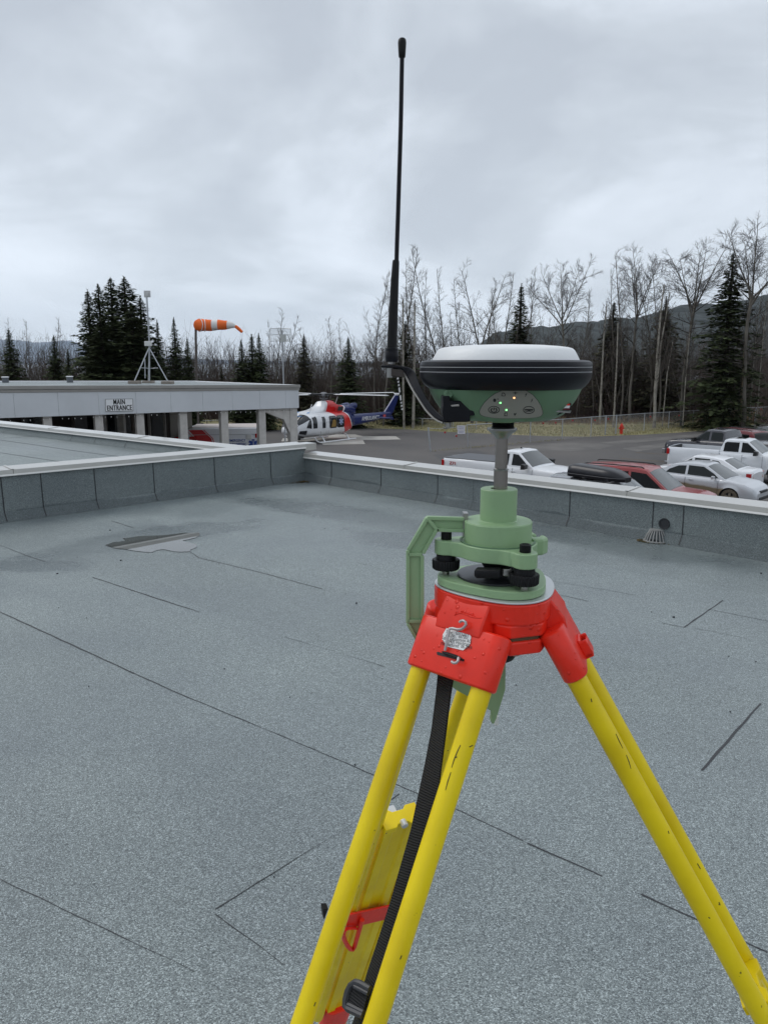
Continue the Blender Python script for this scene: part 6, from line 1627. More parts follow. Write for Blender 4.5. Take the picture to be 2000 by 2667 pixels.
sed = dict(L=4.45, W=1.78, top=[(-2.225, .88), (-2.15, .98), (-1.6, 1.02), (-1.0, .98), (.9, .94), (1.15, .93), (1.75, .84), (2.08, .70), (2.225, .52)], zb=.22, axles=(-1.35, 1.27), wr=.315, arch=1.2,
           belt=.98, wb=.80, tum=.34, gh=[(-1.72, 1.0), (-1.0, 1.38), (-.55, 1.455), (-.1, 1.475), (.2, 1.44), (1.10, .93)], ws=(.30, 1.04), rw=(-1.62, -1.05),
           seams=(-.45, .82), handles=((-.22, .86),), mirror=(.66, 1.02), fr=.6, rr=.4, mm=M_silver,
           win=[[(-1.28, 1.05), (-.50, 1.03), (-.50, 1.36), (-.80, 1.34), (-1.15, 1.18)], [(-.40, 1.03), (.80, 1.0), (.62, 1.14), (.18, 1.37), (-.40, 1.38)]],
           lamps=[('tail_lamp', ([(-2.2, .55, .68), (-2.2, .8, .68), (-2.2, .8, .92), (-2.2, .6, .92)], [(-2.24, .55, .68), (-2.02, .855, .68), (-2.02, .84, .93), (-2.22, .6, .93)]), M_tail),
                  ('head_lamp', ([(1.80, .80, .58), (2.12, .52, .56), (2.00, .50, .70), (1.72, .76, .76)], [(1.86, .845, .58), (2.19, .56, .56), (2.06, .52, .705), (1.78, .81, .77)]), M_headl)],
           boxes=[('grille', (2.16, 2.235, -.40, .40, .52, .62), M_trim), ('air_intake', (2.10, 2.25, -.5, .5, .26, .38), M_trim)])
S = dict(sed); S['rim'] = mat('muddy_rim', (0.20, 0.17, 0.13), .7); S['tyre'] = mat('muddy_tyre', (0.11, 0.09, 0.065), .9)
h7 = R(-44); T7 = vehicle('sedan', 'silver sedan with mud-brown lower doors, nearest to the parapet', 'car', M_silver, S, place(14.05, 28.3, h7, 2.2, -.3), h7)
mb = MB(); mb.cbox((2.0, -.71, .60), .09, .05, .07); obj('amber_lens', mb, M_amber, T7)
S = dict(sed); S['mm'] = M_wpaint; S['seams'] = (-.45, .25, .9)
S['win'] = [[(-1.20, 1.05), (-.60, 1.03), (-.60, 1.35), (-.84, 1.33)], [(-.50, 1.03), (.12, 1.02), (.12, 1.39), (-.50, 1.38)], [(.20, 1.02), (.80, 1.0), (.62, 1.14), (.24, 1.36)]]
h8 = R(137); T8 = vehicle('sedan', 'white sedan seen from behind with red tail lamp, in front of the crew-cab pickup', 'car', M_wpaint, S, place(14.65, 30.6, h8, -2.1, .75), h8)
S = dict(sed)
h9 = R(205); T9 = vehicle('sedan', 'dark grey sedan with a pale headlamp cut off by the photo\'s right edge', 'car', M_grayp, S, place(21.9, 45.6, h9, 2.1, .6), h9)

# ---- ambulance under the canopy
ha = R(192)
AMB = thing('ambulance', 'white box ambulance with red sweep and EMERGENCY PARAMEDIC lettering behind the canopy posts', 'ambulance', (0, 0, 0), 0)
bpy.data.objects.remove(AMB)
rc = pz(677, 1113.5, GZ + 2.48)        # rear top corner nearest the camera
ha = R(188); cA, sA = math.cos(ha), math.sin(ha)
# local x forward; near side is local +y (left) when heading left
lx, ly = -3.0, 1.10
lx, ly = -3.3, 1.21
AMB = thing('ambulance', 'white box ambulance with red sweep and EMERGENCY PARAMEDIC lettering behind the canopy posts', 'ambulance', (rc.x - (cA * lx - sA * ly), rc.y - (sA * lx + cA * ly), GZ), ha); AMB.scale = (1.1, 1.1, .925)
M_aw = mat('ambulance_white', (0.74, 0.75, 0.77), .3, coat=.3); M_ablue = mat('marking_blue', (0.02, 0.06, 0.28), .4); M_ared = mat('marking_red', (0.55, 0.015, 0.02), .35)
mb = MB(); prof = [(-3.0, .45), (-3.0, 2.60), (-2.95, 2.68), (-.35, 2.68), (-.12, 2.60), (.0, 2.45), (.0, .45)]
mb.prism(prof, -1.10, 1.10, 'y'); obj('box_body', mb, M_aw, AMB, bevel=.05, bseg=3)
mb = MB(); mb.box(-2.93, -.3, -1.0, 1.0, 2.684, 2.70); obj('box_roof', mb, mat('dusty_roof', (0.50, 0.45, 0.42), .8), AMB)
mb = MB(); mb.prism([(0.02, .5), (.02, 2.0), (.2, 2.12), (.7, 2.05), (1.25, 1.40), (2.1, 1.22), (2.35, .95), (2.4, .5)], -.95, .95, 'y'); obj('cab', mb, M_aw, AMB, bevel=.06, bseg=3)
mb = MB(); mb.slab([(.72, -.8, 2.035), (1.24, -.85, 1.425), (1.24, .85, 1.425), (.72, .8, 2.035)], (.02, 0, .02)); obj('windscreen', mb, M_glass, AMB)
for s_ in (-1, 1):
    mb = MB(); mb.slab([(.2, s_ * .952, 1.35), (1.1, s_ * .952, 1.35), (.66, s_ * .952, 1.95), (.2, s_ * .952, 1.95)], (0, s_ * .01, 0)); obj('side_window', mb, M_glasst, AMB)
    yy_ = s_ * 1.102
    mb = MB(); mb.slab([(-.95, yy_, .9), (-1.40, yy_, .9), (-1.05, yy_, 2.2), (-.72, yy_, 2.60), (-.18, yy_, 2.60), (-.48, yy_, 2.2)], (0, s_ * .004, 0)); obj('red_sweep', mb, M_ared, AMB)
    mb = MB(); mb.tube([(-1.46, yy_ + s_ * .004, .9), (-1.11, yy_ + s_ * .004, 2.2), (-.78, yy_ + s_ * .004, 2.6)], .016, 4); mb.tube([(-.12, yy_ + s_ * .004, 2.55), (-.41, yy_ + s_ * .004, 2.2), (-.75, yy_ + s_ * .004, 1.2)], .012, 4); obj('sweep_edge', mb, M_ared, AMB)
    mb = MB()
    mb.slab([(-2.9, yy_, 2.36), (-.3, yy_, 2.36), (-.3, yy_, 2.38), (-2.9, yy_, 2.38)], (0, s_ * .012, 0)); mb.slab([(-1.62, yy_, .6), (-1.60, yy_, .6), (-1.60, yy_, 2.41), (-1.62, yy_, 2.41)], (0, s_ * .006, 0))
    obj('side_moulding', mb, mat('moulding_grey', (0.4, 0.41, 0.42), .4), AMB)
    mb = MB(); mb.box(-.50, -.20, min(yy_, yy_ + s_ * .03), max(yy_, yy_ + s_ * .03), 2.12, 2.30); obj('marker_light', mb, M_tail, AMB, bevel=.02)
    mb = MB(); mb.box(-2.98, -2.80, min(yy_, yy_ + s_ * .03), max(yy_, yy_ + s_ * .03), 2.20, 2.40); obj('marker_light', mb, M_tail, AMB, bevel=.02)
    mb = MB(); mb.box(-2.66, -2.44, min(yy_, yy_ + s_ * .03), max(yy_, yy_ + s_ * .03), 2.14, 2.35); obj('scene_light', mb, M_headl, AMB, bevel=.02)
    Mt_ = frame((-2.08, s_ * 1.112, 2.075), (-1 if s_ > 0 else 1, 0, 0), (0, 0, 1), (0, s_, 0)); text('EMERGENCY', .17, Mt_, M_ablue, AMB, 'lettering', .002, .002, .68)
    Mt_ = frame((-2.08, s_ * 1.112, 1.89), (-1 if s_ > 0 else 1, 0, 0), (0, 0, 1), (0, s_, 0)); text('PARAMEDIC', .17, Mt_, M_ablue, AMB, 'lettering', .002, .004, .80)
    mb = MB()
    for k in range(3):
        a = math.pi / 3 * k; dx, dz = math.sin(a), math.cos(a); cx_, cz_ = -2.72, 1.93; mb.beam((cx_ - dx * .20, yy_ + s_ * (.006 + k * .002), cz_ - dz * .20), (cx_ + dx * .20, yy_ + s_ * (.006 + k * .002), cz_ + dz * .20), .11, .008, up=(0, 1, 0))
    obj('star_emblem', mb, M_ablue, AMB)
    mb = MB(); mb.tube([(-2.72, yy_ + s_ * .015, 1.78), (-2.72, yy_ + s_ * .015, 2.08)], .010, 5); obj('emblem_staff', mb, M_aw, AMB)
for ax in (-1.9, 1.5):
    for s_ in (-1, 1):
        mb = MB(); Mw = Matrix.Translation((ax, 0, .40)) @ Matrix.Rotation(R(-90), 4, 'X'); mb.lathe([(.25, s_ * .8), (.40, s_ * .82), (.40, s_ * 1.03), (.25, s_ * 1.05)], 24, (0, 0, 0), Mw); w_ = obj('wheel', mb, M_tyre, AMB, smooth=True)
        mb = MB(); mb.lathe([(.24, s_ * 1.04), (.1, s_ * 1.0), (.03, s_ * 1.06)], 18, (0, 0, 0), Mw); obj('rim', mb, M_rimm, w_, smooth=True)
mb = MB(); mb.cbox((.3, 0, 2.15), .3, 1.2, .14); obj('light_bar', mb, M_tail, AMB, bevel=.03)
# vehicle nose of another ambulance in the shade further left is hidden by the canopy

# ---- helicopter ------------------------------------------------------------
HEAD = R(180 + 54)
HE = thing('helicopter', 'white, red and blue air ambulance helicopter parked on the concrete pad', 'helicopter', (-4.15, 53.6, GZ + .02), HEAD)
def paint_heli():
    m = mat('helicopter_livery', (0.7, 0.7, 0.72), .25, coat=.4); N, L, b = nodes_of(m); t = N.new('ShaderNodeTexCoord'); s_ = N.new('ShaderNodeSeparateXYZ'); L.new(t.outputs['Object'], s_.inputs[0])
    def M_(op, a, b_=None, cl=False):
        n = N.new('ShaderNodeMath'); n.operation = op; n.use_clamp = cl
        for i, v in enumerate((a, b_)):
            if v is None: continue
            if isinstance(v, (int, float)): n.inputs[i].default_value = v
            else: L.new(v, n.inputs[i])
        return n.outputs[0]
    aft = M_('MULTIPLY', s_.outputs['X'], -1); lo = M_('MAXIMUM', M_('SUBTRACT', 1.95, s_.outputs['Z']), 0); hi = M_('MAXIMUM', M_('SUBTRACT', s_.outputs['Z'], 1.95), 0)
    e1 = M_('ADD', M_('ADD', -.35, M_('MULTIPLY', lo, .95)), M_('MULTIPLY', hi, .35))
    e2 = M_('ADD', M_('ADD', 1.05, M_('MULTIPLY', lo, .75)), M_('MULTIPLY', hi, .55))
    m1 = M_('GREATER_THAN', aft, e1); m2 = M_('GREATER_THAN', aft, e2); m3 = M_('GREATER_THAN', aft, M_('ADD', e2, .14))
    mx = N.new('ShaderNodeMixRGB'); L.new(m1, mx.inputs[0]); mx.inputs[1].default_value = (.74, .75, .77, 1); mx.inputs[2].default_value = (.62, .02, .02, 1)
    mx2 = N.new('ShaderNodeMixRGB'); L.new(m2, mx2.inputs[0]); L.new(mx.outputs[0], mx2.inputs[1]); mx2.inputs[2].default_value = (.74, .75, .77, 1)
    mx3 = N.new('ShaderNodeMixRGB'); L.new(m3, mx3.inputs[0]); L.new(mx2.outputs[0], mx3.inputs[1]); mx3.inputs[2].default_value = (.006, .018, .115, 1)
    L.new(mx3.outputs[0], b.inputs['Base Color']); return m
M_heli = paint_heli(); M_hblue = mat('tail_blue', (.006, .018, .115), .28, coat=.3); M_hwhite = mat('blade_white', (.75, .76, .77), .35)
FS = [(4.02, .92, .06, .06), (3.95, .92, .28, .17), (3.75, .93, .52, .30), (3.45, .97, .76, .44), (3.1, 1.05, .98, .60), (2.75, 1.15, 1.12, .745), (2.4, 1.20, 1.21, .80), (1.8, 1.21, 1.27, .805), (.8, 1.21, 1.29, .805), (-.6, 1.21, 1.28, .805), (-1.3, 1.22, 1.20, .80), (-1.8, 1.24, 1.02, .75), (-2.2, 1.27, .80, .66), (-2.5, 1.28, .60, .55), (-2.8, 1.28, .50, .47)]
FSs = sorted(FS)
def fpar(x): return (lin([(a, b_) for a, b_, c_, d_ in FSs], x), lin([(a, c_) for a, b_, c_, d_ in FSs], x), lin([(a, d_) for a, b_, c_, d_ in FSs], x))
def sup(th, a, b_, e_=3.2):
    c_, s_ = math.cos(th), math.sin(th); return (math.copysign(abs(c_) ** (2 / e_), c_) * a, math.copysign(abs(s_) ** (2 / e_), s_) * b_)
xs = [4.02, 3.95, 3.85, 3.75, 3.6, 3.45, 3.25, 3.1, 2.9, 2.75, 2.55, 2.4, 2.1, 1.8, 1.2, .6, 0, -.6, -1, -1.3, -1.55, -1.8, -2, -2.2, -2.35, -2.5, -2.8]
rings = []
for x in xs:
    zc_2, a, b_ = fpar(x); rings.append([(x, sup(2 * math.pi * k / 40, a, b_)[0], zc_2 + sup(2 * math.pi * k / 40, a, b_)[1]) for k in range(40)])
mb = MB(); mb.loft(rings); obj('fuselage', mb, M_heli, HE, smooth=True, autos=50)
# tail boom and fin
mb = MB(); rings = []
for x, zc_2, a, b_ in ((-2.3, 1.26, .5, .48), (-3.2, 1.22, .40, .42), (-4.5, 1.26, .33, .36), (-6, 1.31, .25, .29), (-7.3, 1.37, .20, .24), (-7.8, 1.38, .14, .2)):
    rings.append([(x, sup(2 * math.pi * k / 24, a, b_, 2.5)[0], zc_2 + sup(2 * math.pi * k / 24, a, b_, 2.5)[1]) for k in range(24)])
mb.loft(rings); TB = obj('tail_boom', mb, M_hblue, HE, smooth=True, autos=50)
mb = MB(); mb.slab([(-6.9, -.09, 1.42), (-7.9, -.09, 1.30), (-8.25, -.09, 1.60), (-8.95, -.09, 2.72), (-8.80, -.09, 2.82), (-8.45, -.09, 2.80)], (0, .18, 0)); obj('tail_fin', mb, M_hblue, HE, bevel=.05, bseg=3)
mb = MB(); mb.slab([(-5.6, -1.4, 1.22), (-6.3, -1.4, 1.22), (-6.3, 1.4, 1.22), (-5.6, 1.4, 1.22)], (0, 0, .07)); obj('stabiliser', mb, M_hblue, HE, bevel=.03)
mb = MB(); mb.slab([(-7.5, -.05, 1.2), (-8.1, -.05, 1.25), (-8.3, -.05, .95), (-8.0, -.05, .95)], (0, .1, 0)); obj('tail_skid', mb, M_hblue, HE)
mb = MB(); mb.cbox((-8.75, -.0, 2.88), .3, .22, .16); mb.tube([(-8.75, -.25, 2.92), (-8.75, .25, 2.92)], .06, 8); obj('tail_gearbox', mb, M_hwhite, HE, bevel=.03)
for an in (R(14), R(194)):
    mb = MB(); mb2 = MB()
    for k in range(9):
        r0, r1 = .12 + k * .13, .12 + (k + 1) * .13; c_, s_ = math.sin(an), math.cos(an); 
        mb.mi = k % 2 if k > 1 else 0
        q = Vector((c_, 0, s_)); w_ = Vector((s_, 0, -c_)) * .10; o_ = Vector((-8.75, .30, 2.92)); mb.slab([o_ + q * r0 - w_, o_ + q * r1 - w_, o_ + q * r1 + w_, o_ + q * r0 + w_], (0, .02, 0))
    obj('tail_rotor_blade', mb, [M_hwhite, M_trim], HE)
# engine cowling
mb = MB(); rings = []
for x, zt, a in ((2.5, 1.99, .30), (2.1, 2.09, .50), (1.5, 2.14, .62), (.95, 2.24, .68), (.60, 2.42, .60), (.42, 2.70, .46), (-.2, 2.76, .46), (-.62, 2.73, .46), (-.86, 2.42, .80), (-1.8, 2.40, .78), (-2.5, 2.34, .66), (-2.9, 2.22, .5)):
    zb_ = 1.78 if x > -2.3 else 1.6; hh = (zt - zb_) / 2
    rings.append([(x, sup(2 * math.pi * k / 32, a, hh, 2.8)[0], zb_ + hh + sup(2 * math.pi * k / 32, a, hh, 2.8)[1]) for k in range(32)])
mb.loft(rings); obj('engine_cowling', mb, M_heli, HE, smooth=True, autos=50)
for s_ in (-1, 1):
    mb = MB(); mb.slab([(-.45, s_ * .83, 2.05), (-1.0, s_ * .85, 2.05), (-1.1, s_ * .83, 2.32), (-.6, s_ * .80, 2.34)], (0, s_ * .015, 0)); obj('air_intake', mb, M_trim, HE)
    mb = MB(); mb.tube([(-2.2, s_ * .30, 2.16), (-2.7, s_ * .32, 2.26), (-3.05, s_ * .36, 2.27)], [.20, .21, .20], 14); obj('exhaust', mb, M_hblue, HE, smooth=True, autos=40)
# glazing
def fsurf(x, z, e_=.012):
    zc_2, a, b_ = fpar(x); t = min(.999, abs(z - zc_2) / b_); return a * (1 - t ** 3.2) ** (1 / 3.2) + e_
def fpatch(poly, s_, e_):
    mb = MB(); zs = [p[1] for p in poly]; z0, z1_ = min(zs), max(zs); rows = []
    for k in range(13):
        z = z0 + (z1_ - z0) * (k / 12 * .996 + .002); xs_ = []
        for i in range(len(poly)):
            (xa, za), (xb, zb2) = poly[i], poly[(i + 1) % len(poly)]
            if (za - z) * (zb2 - z) <= 0 and za != zb2: xs_.append(xa + (xb - xa) * (z - za) / (zb2 - za))
        if len(xs_) < 2: continue
        a_, b_ = min(xs_), max(xs_); rows.append([(a_ + (b_ - a_) * j / 5, s_ * fsurf(a_ + (b_ - a_) * j / 5, z, e_), z) for j in range(6)])
    mb.loft(rows, closed=False, cap=False); return mb
M_hglass = mat('helicopter_glass', (0.012, 0.015, 0.02), .05, spec=.7)
for s_ in (-1, 1):
    for poly in ([(2.14, 1.02), (2.50, 1.02), (2.52, 1.78), (2.16, 1.80)], [(2.62, 1.02), (3.00, 1.04), (2.86, 1.40), (2.62, 1.72)], [(1.35, 1.0), (1.66, 1.0), (1.66, 1.75), (1.35, 1.75)]):
        obj('door_window', fpatch(poly, s_, .014), M_hglass, HE)
    for x0, x1 in ((.18, .92), (-.62, .10)):
        mb = MB(); r_ = .12; pts = []
        for cx_, cz_, a0 in ((x1 - r_, 1.74 - r_, 0), (x0 + r_, 1.74 - r_, 90), (x0 + r_, .96 + r_, 180), (x1 - r_, .96 + r_, 270)):
            for k in range(5): a = R(a0 + k * 22.5); pts.append((cx_ + r_ * math.cos(a), cz_ + r_ * math.sin(a)))
        fr2 = MB(); cxm, czm = (x0 + x1) / 2, 1.35
        wf = obj('window_frame', fpatch([(cxm + (x - cxm) * 1.08, czm + (z - czm) * 1.06) for x, z in pts], s_, .012), M_trim, HE)
        obj('cabin_window', fpatch(pts, s_, .022), M_hglass, wf)
    # patient gear seen through the glass is the yellow patch behind the first window
    obj('yellow_curtain', fpatch([(.30, 1.02), (.80, 1.02), (.62, 1.5), (.30, 1.5)], s_, .028), mat('curtain_yellow', (0.25, 0.15, 0.03), .6), HE)
    mb = MB()
    for k in range(3):
        a = math.pi / 3 * k; dx, dz = math.sin(a), math.cos(a); cx_, cz_ = -.26, 1.36; y_2 = s_ * (fsurf(cx_, cz_) + .02 + .003 * k); mb.beam((cx_ - dx * .25, y_2, cz_ - dz * .25), (cx_ + dx * .25, y_2, cz_ + dz * .25), .10, .006, up=(0, 1, 0))
    obj('star_emblem', mb, mat('emblem_pale', (0.30, 0.36, 0.55), .5), HE)
    mb = MB()
    for x in (3.02, 1.78, 1.22, -.74, 1.0): mb.slab([(x - .01, s_ * fsurf(x, .75, .004), .55), (x + .01, s_ * fsurf(x, .75, .004), .55), (x + .01, s_ * fsurf(x, 1.4, .004), 1.4), (x + .01, s_ * fsurf(x, 1.8, .004), 1.82), (x - .01, s_ * fsurf(x, 1.8, .004), 1.82), (x - .01, s_ * fsurf(x, 1.4, .004), 1.4)], (0, s_ * .003, 0))
    obj('door_gap', mb, mat('gap_grey', (0.2, 0.2, 0.2), .7), HE)
    # windscreen half
    mb = MB(); rr = []
    for k in range(7):
        x = 2.66 + (3.42 - 2.66) * k / 6; zc_2, a, b_ = fpar(x); row = []
        for j in range(9):
            th = R(26 + (87 - 26) * j / 8); yy_, zz2 = sup(th, a, b_); row.append((x + .012, s_ * yy_ * 1.012, zc_2 + zz2 * 1.014))
        rr.append(row)
    mb.loft(rr, closed=False, cap=False); obj('windscreen', mb, M_hglass, HE, smooth=True)
    Mt_ = frame((-4.9, s_ * .36, 1.26), (-1 if s_ < 0 else -1, 0, 0), (0, 0, 1), (0, s_, 0)) if s_ > 0 else frame((-4.9, s_ * .36, 1.26), (1, 0, 0), (0, 0, 1), (0, s_, 0))
    text('AMBULANCE', .42, Mt_, M_hwhite, TB, 'lettering', .01, .0, .80, spacing=1.15)
    mb = MB(); mb.box(-6.9, -6.6, min(s_ * .25, s_ * .28), max(s_ * .25, s_ * .28), 1.25, 1.42); obj('flag_decal', mb, mat('flag_red', (0.6, 0.1, 0.1), .5), TB)
    mb = MB(); mb.slab([(3.55, s_ * .05, 1.3), (3.05, s_ * .05, 1.3), (3.05, s_ * .05, 1.3)], (0, 0, .001)) if False else None
# black anti-glare nose top
mb = MB(); rr = []
for k in range(6):
    x = 3.46 + (3.86 - 3.46) * k / 5; zc_2, a, b_ = fpar(x); rr.append([(x + .008, sup(R(t_2), a, b_)[0] * 1.01, zc_2 + sup(R(t_2), a, b_)[1] * 1.02) for t_2 in range(22, 159, 8)])
mb.loft(rr, closed=False, cap=False); obj('antiglare_panel', mb, mat('antiglare_black', (0.02, 0.018, 0.022), .5), HE, smooth=True)
mb = MB(); zc_2, a, b_ = fpar(2.2); mb.slab([(2.9, -.5, 1.80), (2.1, -.55, 2.03), (2.1, .55, 2.03), (2.9, .5, 1.80)], (.0, 0, .02)); obj('roof_window', mb, mat('roof_tint_blue', (0.08, 0.25, 0.55), .2), HE)
mb = MB(); mb.tube([(3.2, .0, 1.6), (3.45, 0, 1.95)], .03, 6); mb.slab([(1.9, .3, 2.1), (1.8, .3, 2.1), (1.6, .3, 2.55), (1.64, .3, 2.55)], (0, .03, 0)); mb.tube([(-1.2, 0, 2.4), (-1.5, 0, 2.95)], .018, 5); obj('aerial', mb, M_hwhite, HE)
mb = MB(); mb.lathe([(.16, -.12), (.2, 0), (.14, .14)], 14, (3.3, .55, .42)); mb.cbox((3.05, .5, .50), .35, .4, .25); obj('search_light', mb, M_trim, HE, bevel=.03)
obj('chin_window', fpatch([(3.45, .70), (2.95, .62), (2.95, .92), (3.40, .90)], 1, .012), M_hglass, HE)
obj('chin_window', fpatch([(3.45, .70), (2.95, .62), (2.95, .92), (3.40, .90)], -1, .012), M_hglass, HE)
# skids
for s_ in (-1, 1):
    mb = MB(); mb.tube([(2.45, s_ * 1.28, .42), (2.30, s_ * 1.28, .20), (2.05, s_ * 1.28, .08), (1.7, s_ * 1.28, .05), (-1.9, s_ * 1.28, .05)], .05, 8); obj('skid', mb, M_hwhite, HE, smooth=True)
for x in (1.45, -1.15):
    mb = MB(); mb.tube([(x, -1.28, .07), (x, -1.05, .36), (x, -.6, .50), (x, .6, .50), (x, 1.05, .36), (x, 1.28, .07)], .05, 8); obj('cross_tube', mb, M_hwhite, HE, smooth=True)
# main rotor
mb = MB(); mb.tube([(0, 0, 2.7), (0, 0, 3.1)], .09, 10); mb.lathe([(.10, 2.80), (.28, 2.83), (.28, 2.88), (.10, 2.92)], 16); mb.lathe([(.1, 3.05), (.34, 3.07), (.30, 3.2), (.14, 3.3), (.02, 3.32)], 16)
for k in range(4):
    a = k * math.pi / 2 + .4; mb.tube([(.24 * math.cos(a), .24 * math.sin(a), 2.88), (.3 * math.cos(a), .3 * math.sin(a), 3.1)], .025, 5)
HB = obj('rotor_hub', mb, mat('rotor_hub_grey', (0.16, 0.16, 0.17), .5, .3), HE, smooth=True, autos=40)
for psi, zz_ in ((45.5, 3.10), (-51, 3.30), (225.5, 3.20), (129, 3.12)):
    a = R(psi) - HEAD; q = Vector((math.cos(a), math.sin(a), 0)); w_ = Vector((-q.y, q.x, 0)); zt_ = zz_
    mb = MB(); P0 = Vector((0, 0, 3.17)); Pe = q * 6.9 + Z * zt_
    mb.loft([[P0.lerp(Pe, t_2) + w_ * y_2 + Z * z_2 for y_2, z_2 in ((-.19, 0), (.0, .035), (.19, 0), (0, -.03))] for t_2 in (.20, .6, 1.0)]); obj('rotor_blade', mb, M_hwhite, HE)
    mb = MB(); mb.beam(P0.lerp(Pe, .03), P0.lerp(Pe, .21), .22, .10); obj('blade_grip', mb, M_trim, HE, bevel=.02)

# ================================================================== TREES
M_needle = mat('spruce_needles', (0.085, 0.105, 0.046), .85, col2=(0.035, 0.048, 0.022), vscale=.9, spec=.15, detail=6)
M_needle2 = mat('spruce_needles_olive', (0.115, 0.11, 0.06), .85, col2=(0.05, 0.052, 0.032), vscale=.8, spec=.2, detail=6)
M_bark = mat('dark_bark', (0.05, 0.042, 0.035), .9, var=.3, vscale=3)
M_aspen = mat('aspen_bark', (0.17, 0.155, 0.13), .85, col2=(0.075, 0.066, 0.056), vscale=1.2, detail=6)
M_twig = mat('bare_twigs', (0.085, 0.070, 0.058), .85, col2=(0.045, 0.036, 0.031), vscale=.6)
M_twigd = mat('dark_limbs', (0.050, 0.041, 0.035), .85, col2=(0.028, 0.023, 0.02), vscale=1.5)

def conifer_meshes(seed, h=12.0, w=2.2, gap=.0, shape=1.0, top_clump=0.0, bare=.04):
    rnd = random.Random(seed); tr = MB(); cr = MB()
    bend = [rnd.uniform(-.12, .12) for _ in range(2)]
    def tp(z): t = z / h; return Vector((bend[0] * math.sin(t * 3) * t, bend[1] * math.sin(t * 2.5) * t, z))
    tr.tube([tp(h * k / 10) for k in range(11)], [.20 * (1 - k / 10) ** .8 * h / 12 + .02 for k in range(11)], 7)
    z = h * bare
    while z < h * .995:
        t = z / h; R0 = w * (1 - t) ** (.82 * shape) * (1.0 if t > .12 else .75 + t * 2) * rnd.uniform(.75, 1.12) + .02 + top_clump * max(0, 1 - abs(t - .90) / .08)
        nb = max(4, int(7 * (.5 + R0 / w)))
        a0 = rnd.uniform(0, 6.28)
        for b_ in range(nb):
            a = a0 + 6.283 * b_ / nb + rnd.uniform(-.35, .35); L_ = R0 * rnd.uniform(.55, 1.12)
            if rnd.random() < gap: L_ *= .45
            up_ang = .45 * (t - .45) + rnd.uniform(-.12, .12); dr = Vector((math.cos(a), math.sin(a), 0)); side_ = Vector((-dr.y, dr.x, 0))
            p0 = tp(z); ns = max(3, int(L_ / .17)); prev = p0
            for k in range(1, ns + 1):
                s_ = k / ns; p = p0 + dr * L_ * s_ + Z * (L_ * (math.tan(up_ang) * s_ - .30 * s_ * s_ + .12 * s_ ** 3))
                if k % 3 == 0 and s_ < .9: tr.tube([prev, p], .012, 3, cap=False)
                if k % 3 == 0: prev = p
                if s_ < .12: continue
                ww_ = (.08 + .26 * (1 - abs(s_ - .45) * 1.2)) * min(1, .08 + L_ / 1.5)
                for q in range(5):
                    sd = side_ * rnd.uniform(-1, 1) * ww_ * 1.5; c_ = p + sd + Z * rnd.uniform(-.14, .05) - dr * abs(sd.length) * .25
                    kz = min(1, .30 + R0 / 1.1); ln = rnd.uniform(.17, .35) * kz; th = rnd.uniform(.06, .125) * kz; d1 = (dr * rnd.uniform(.5, 1.1) + side_ * (1 if sd.dot(side_) > 0 else -1) * rnd.uniform(.2, .9) + Z * rnd.uniform(-.55, .25)).normalized()
                    n1 = d1.cross(Vector((rnd.uniform(-.5, .5), rnd.uniform(-.5, .5), 1))).normalized()
                    cr.add([c_ - n1 * th, c_ + d1 * ln * .55 - n1 * th * .7 - Z * .01, c_ + d1 * ln, c_ + d1 * ln * .5 + n1 * th, c_ + n1 * th * .6], [(0, 1, 2, 3, 4)])
        z += (.17 + .10 * (1 - t)) * rnd.uniform(.8, 1.2) * h / 12
    for k in range(12):      # leader
        q = tp(h) + Vector((rnd.uniform(-.02, .02), rnd.uniform(-.02, .02), rnd.uniform(-.45, .10))); d1 = Vector((rnd.uniform(-.5, .5), rnd.uniform(-.5, .5), .8)).normalized(); n1 = d1.cross(Vector((0, 1, .2))).normalized() * .035
        cr.add([q - n1, q + d1 * .16, q + n1], [(0, 1, 2)])
    return tr, cr
def mk_tree(name, label, cat, tr, cr, mt, mc, loc, rot=0, group=None, sc=None):
    T = thing(name, label, cat, loc, rot, group); 
    a = obj('trunk', tr, mt, T, recalc=False, smooth=True, autos=0); b_ = obj('crown', cr, mc, T, recalc=False)
    if sc: T.scale = sc
    return T
def tree_at(px, ytop, D): # base location and height for a tree whose tip is seen at px, ytop
    p = pY(px, ytop, D); return Vector((p.x, D, GZ)), p.z - GZ
CON = {}
def conifer(px, ytop, D, wpx, label, kind, mat_=None, group='spruces', rot=None):
    loc, h = tree_at(px, ytop, D); w = wpx / 2 / F * D * (2.35 if kind in ('full', 'full2', 'ragged') else 1.6)
    base = CON.get(kind)
    if rot is None: rot = random.uniform(0, 6.28)
    if base is None:
        h0, w0, args = KINDS_[kind]; tr, cr = conifer_meshes(*args)
        base = mk_tree('spruce_tree', label, 'tree', tr, cr, M_bark, mat_ or M_needle, loc, rot, group, (w / w0, w / w0, h / h0)); CON[kind] = base; return base
    h0, w0, args = KINDS_[kind]
    t = dup(base, loc, rot, label, group, (w / w0, w / w0, h / h0))
    return t
KINDS_ = {
 'full': (12, 2.0, (11, 12.0, 2.0, .12, .95, .0, .02)),
 'full2': (12, 2.0, (12, 12.0, 2.0, .16, .85, .15, .02)),
 'ragged': (12, 2.0, (13, 12.0, 2.0, .25, .95, .20, .02)),
 'cone': (12, 2.4, (14, 12.0, 2.4, .15, 1.2, .0, .02)),
 'cone2': (12, 2.4, (15, 12.0, 2.4, .22, 1.15, .0, .03)),
 'narrow': (12, 1.6, (16, 12.0, 1.6, .15, 1.05, .0, .03)),
 'wide': (14, 3.4, (17, 14.0, 3.4, .35, 1.1, .0, .03)),
}
cl = 'tall dark spruces behind the canopy'
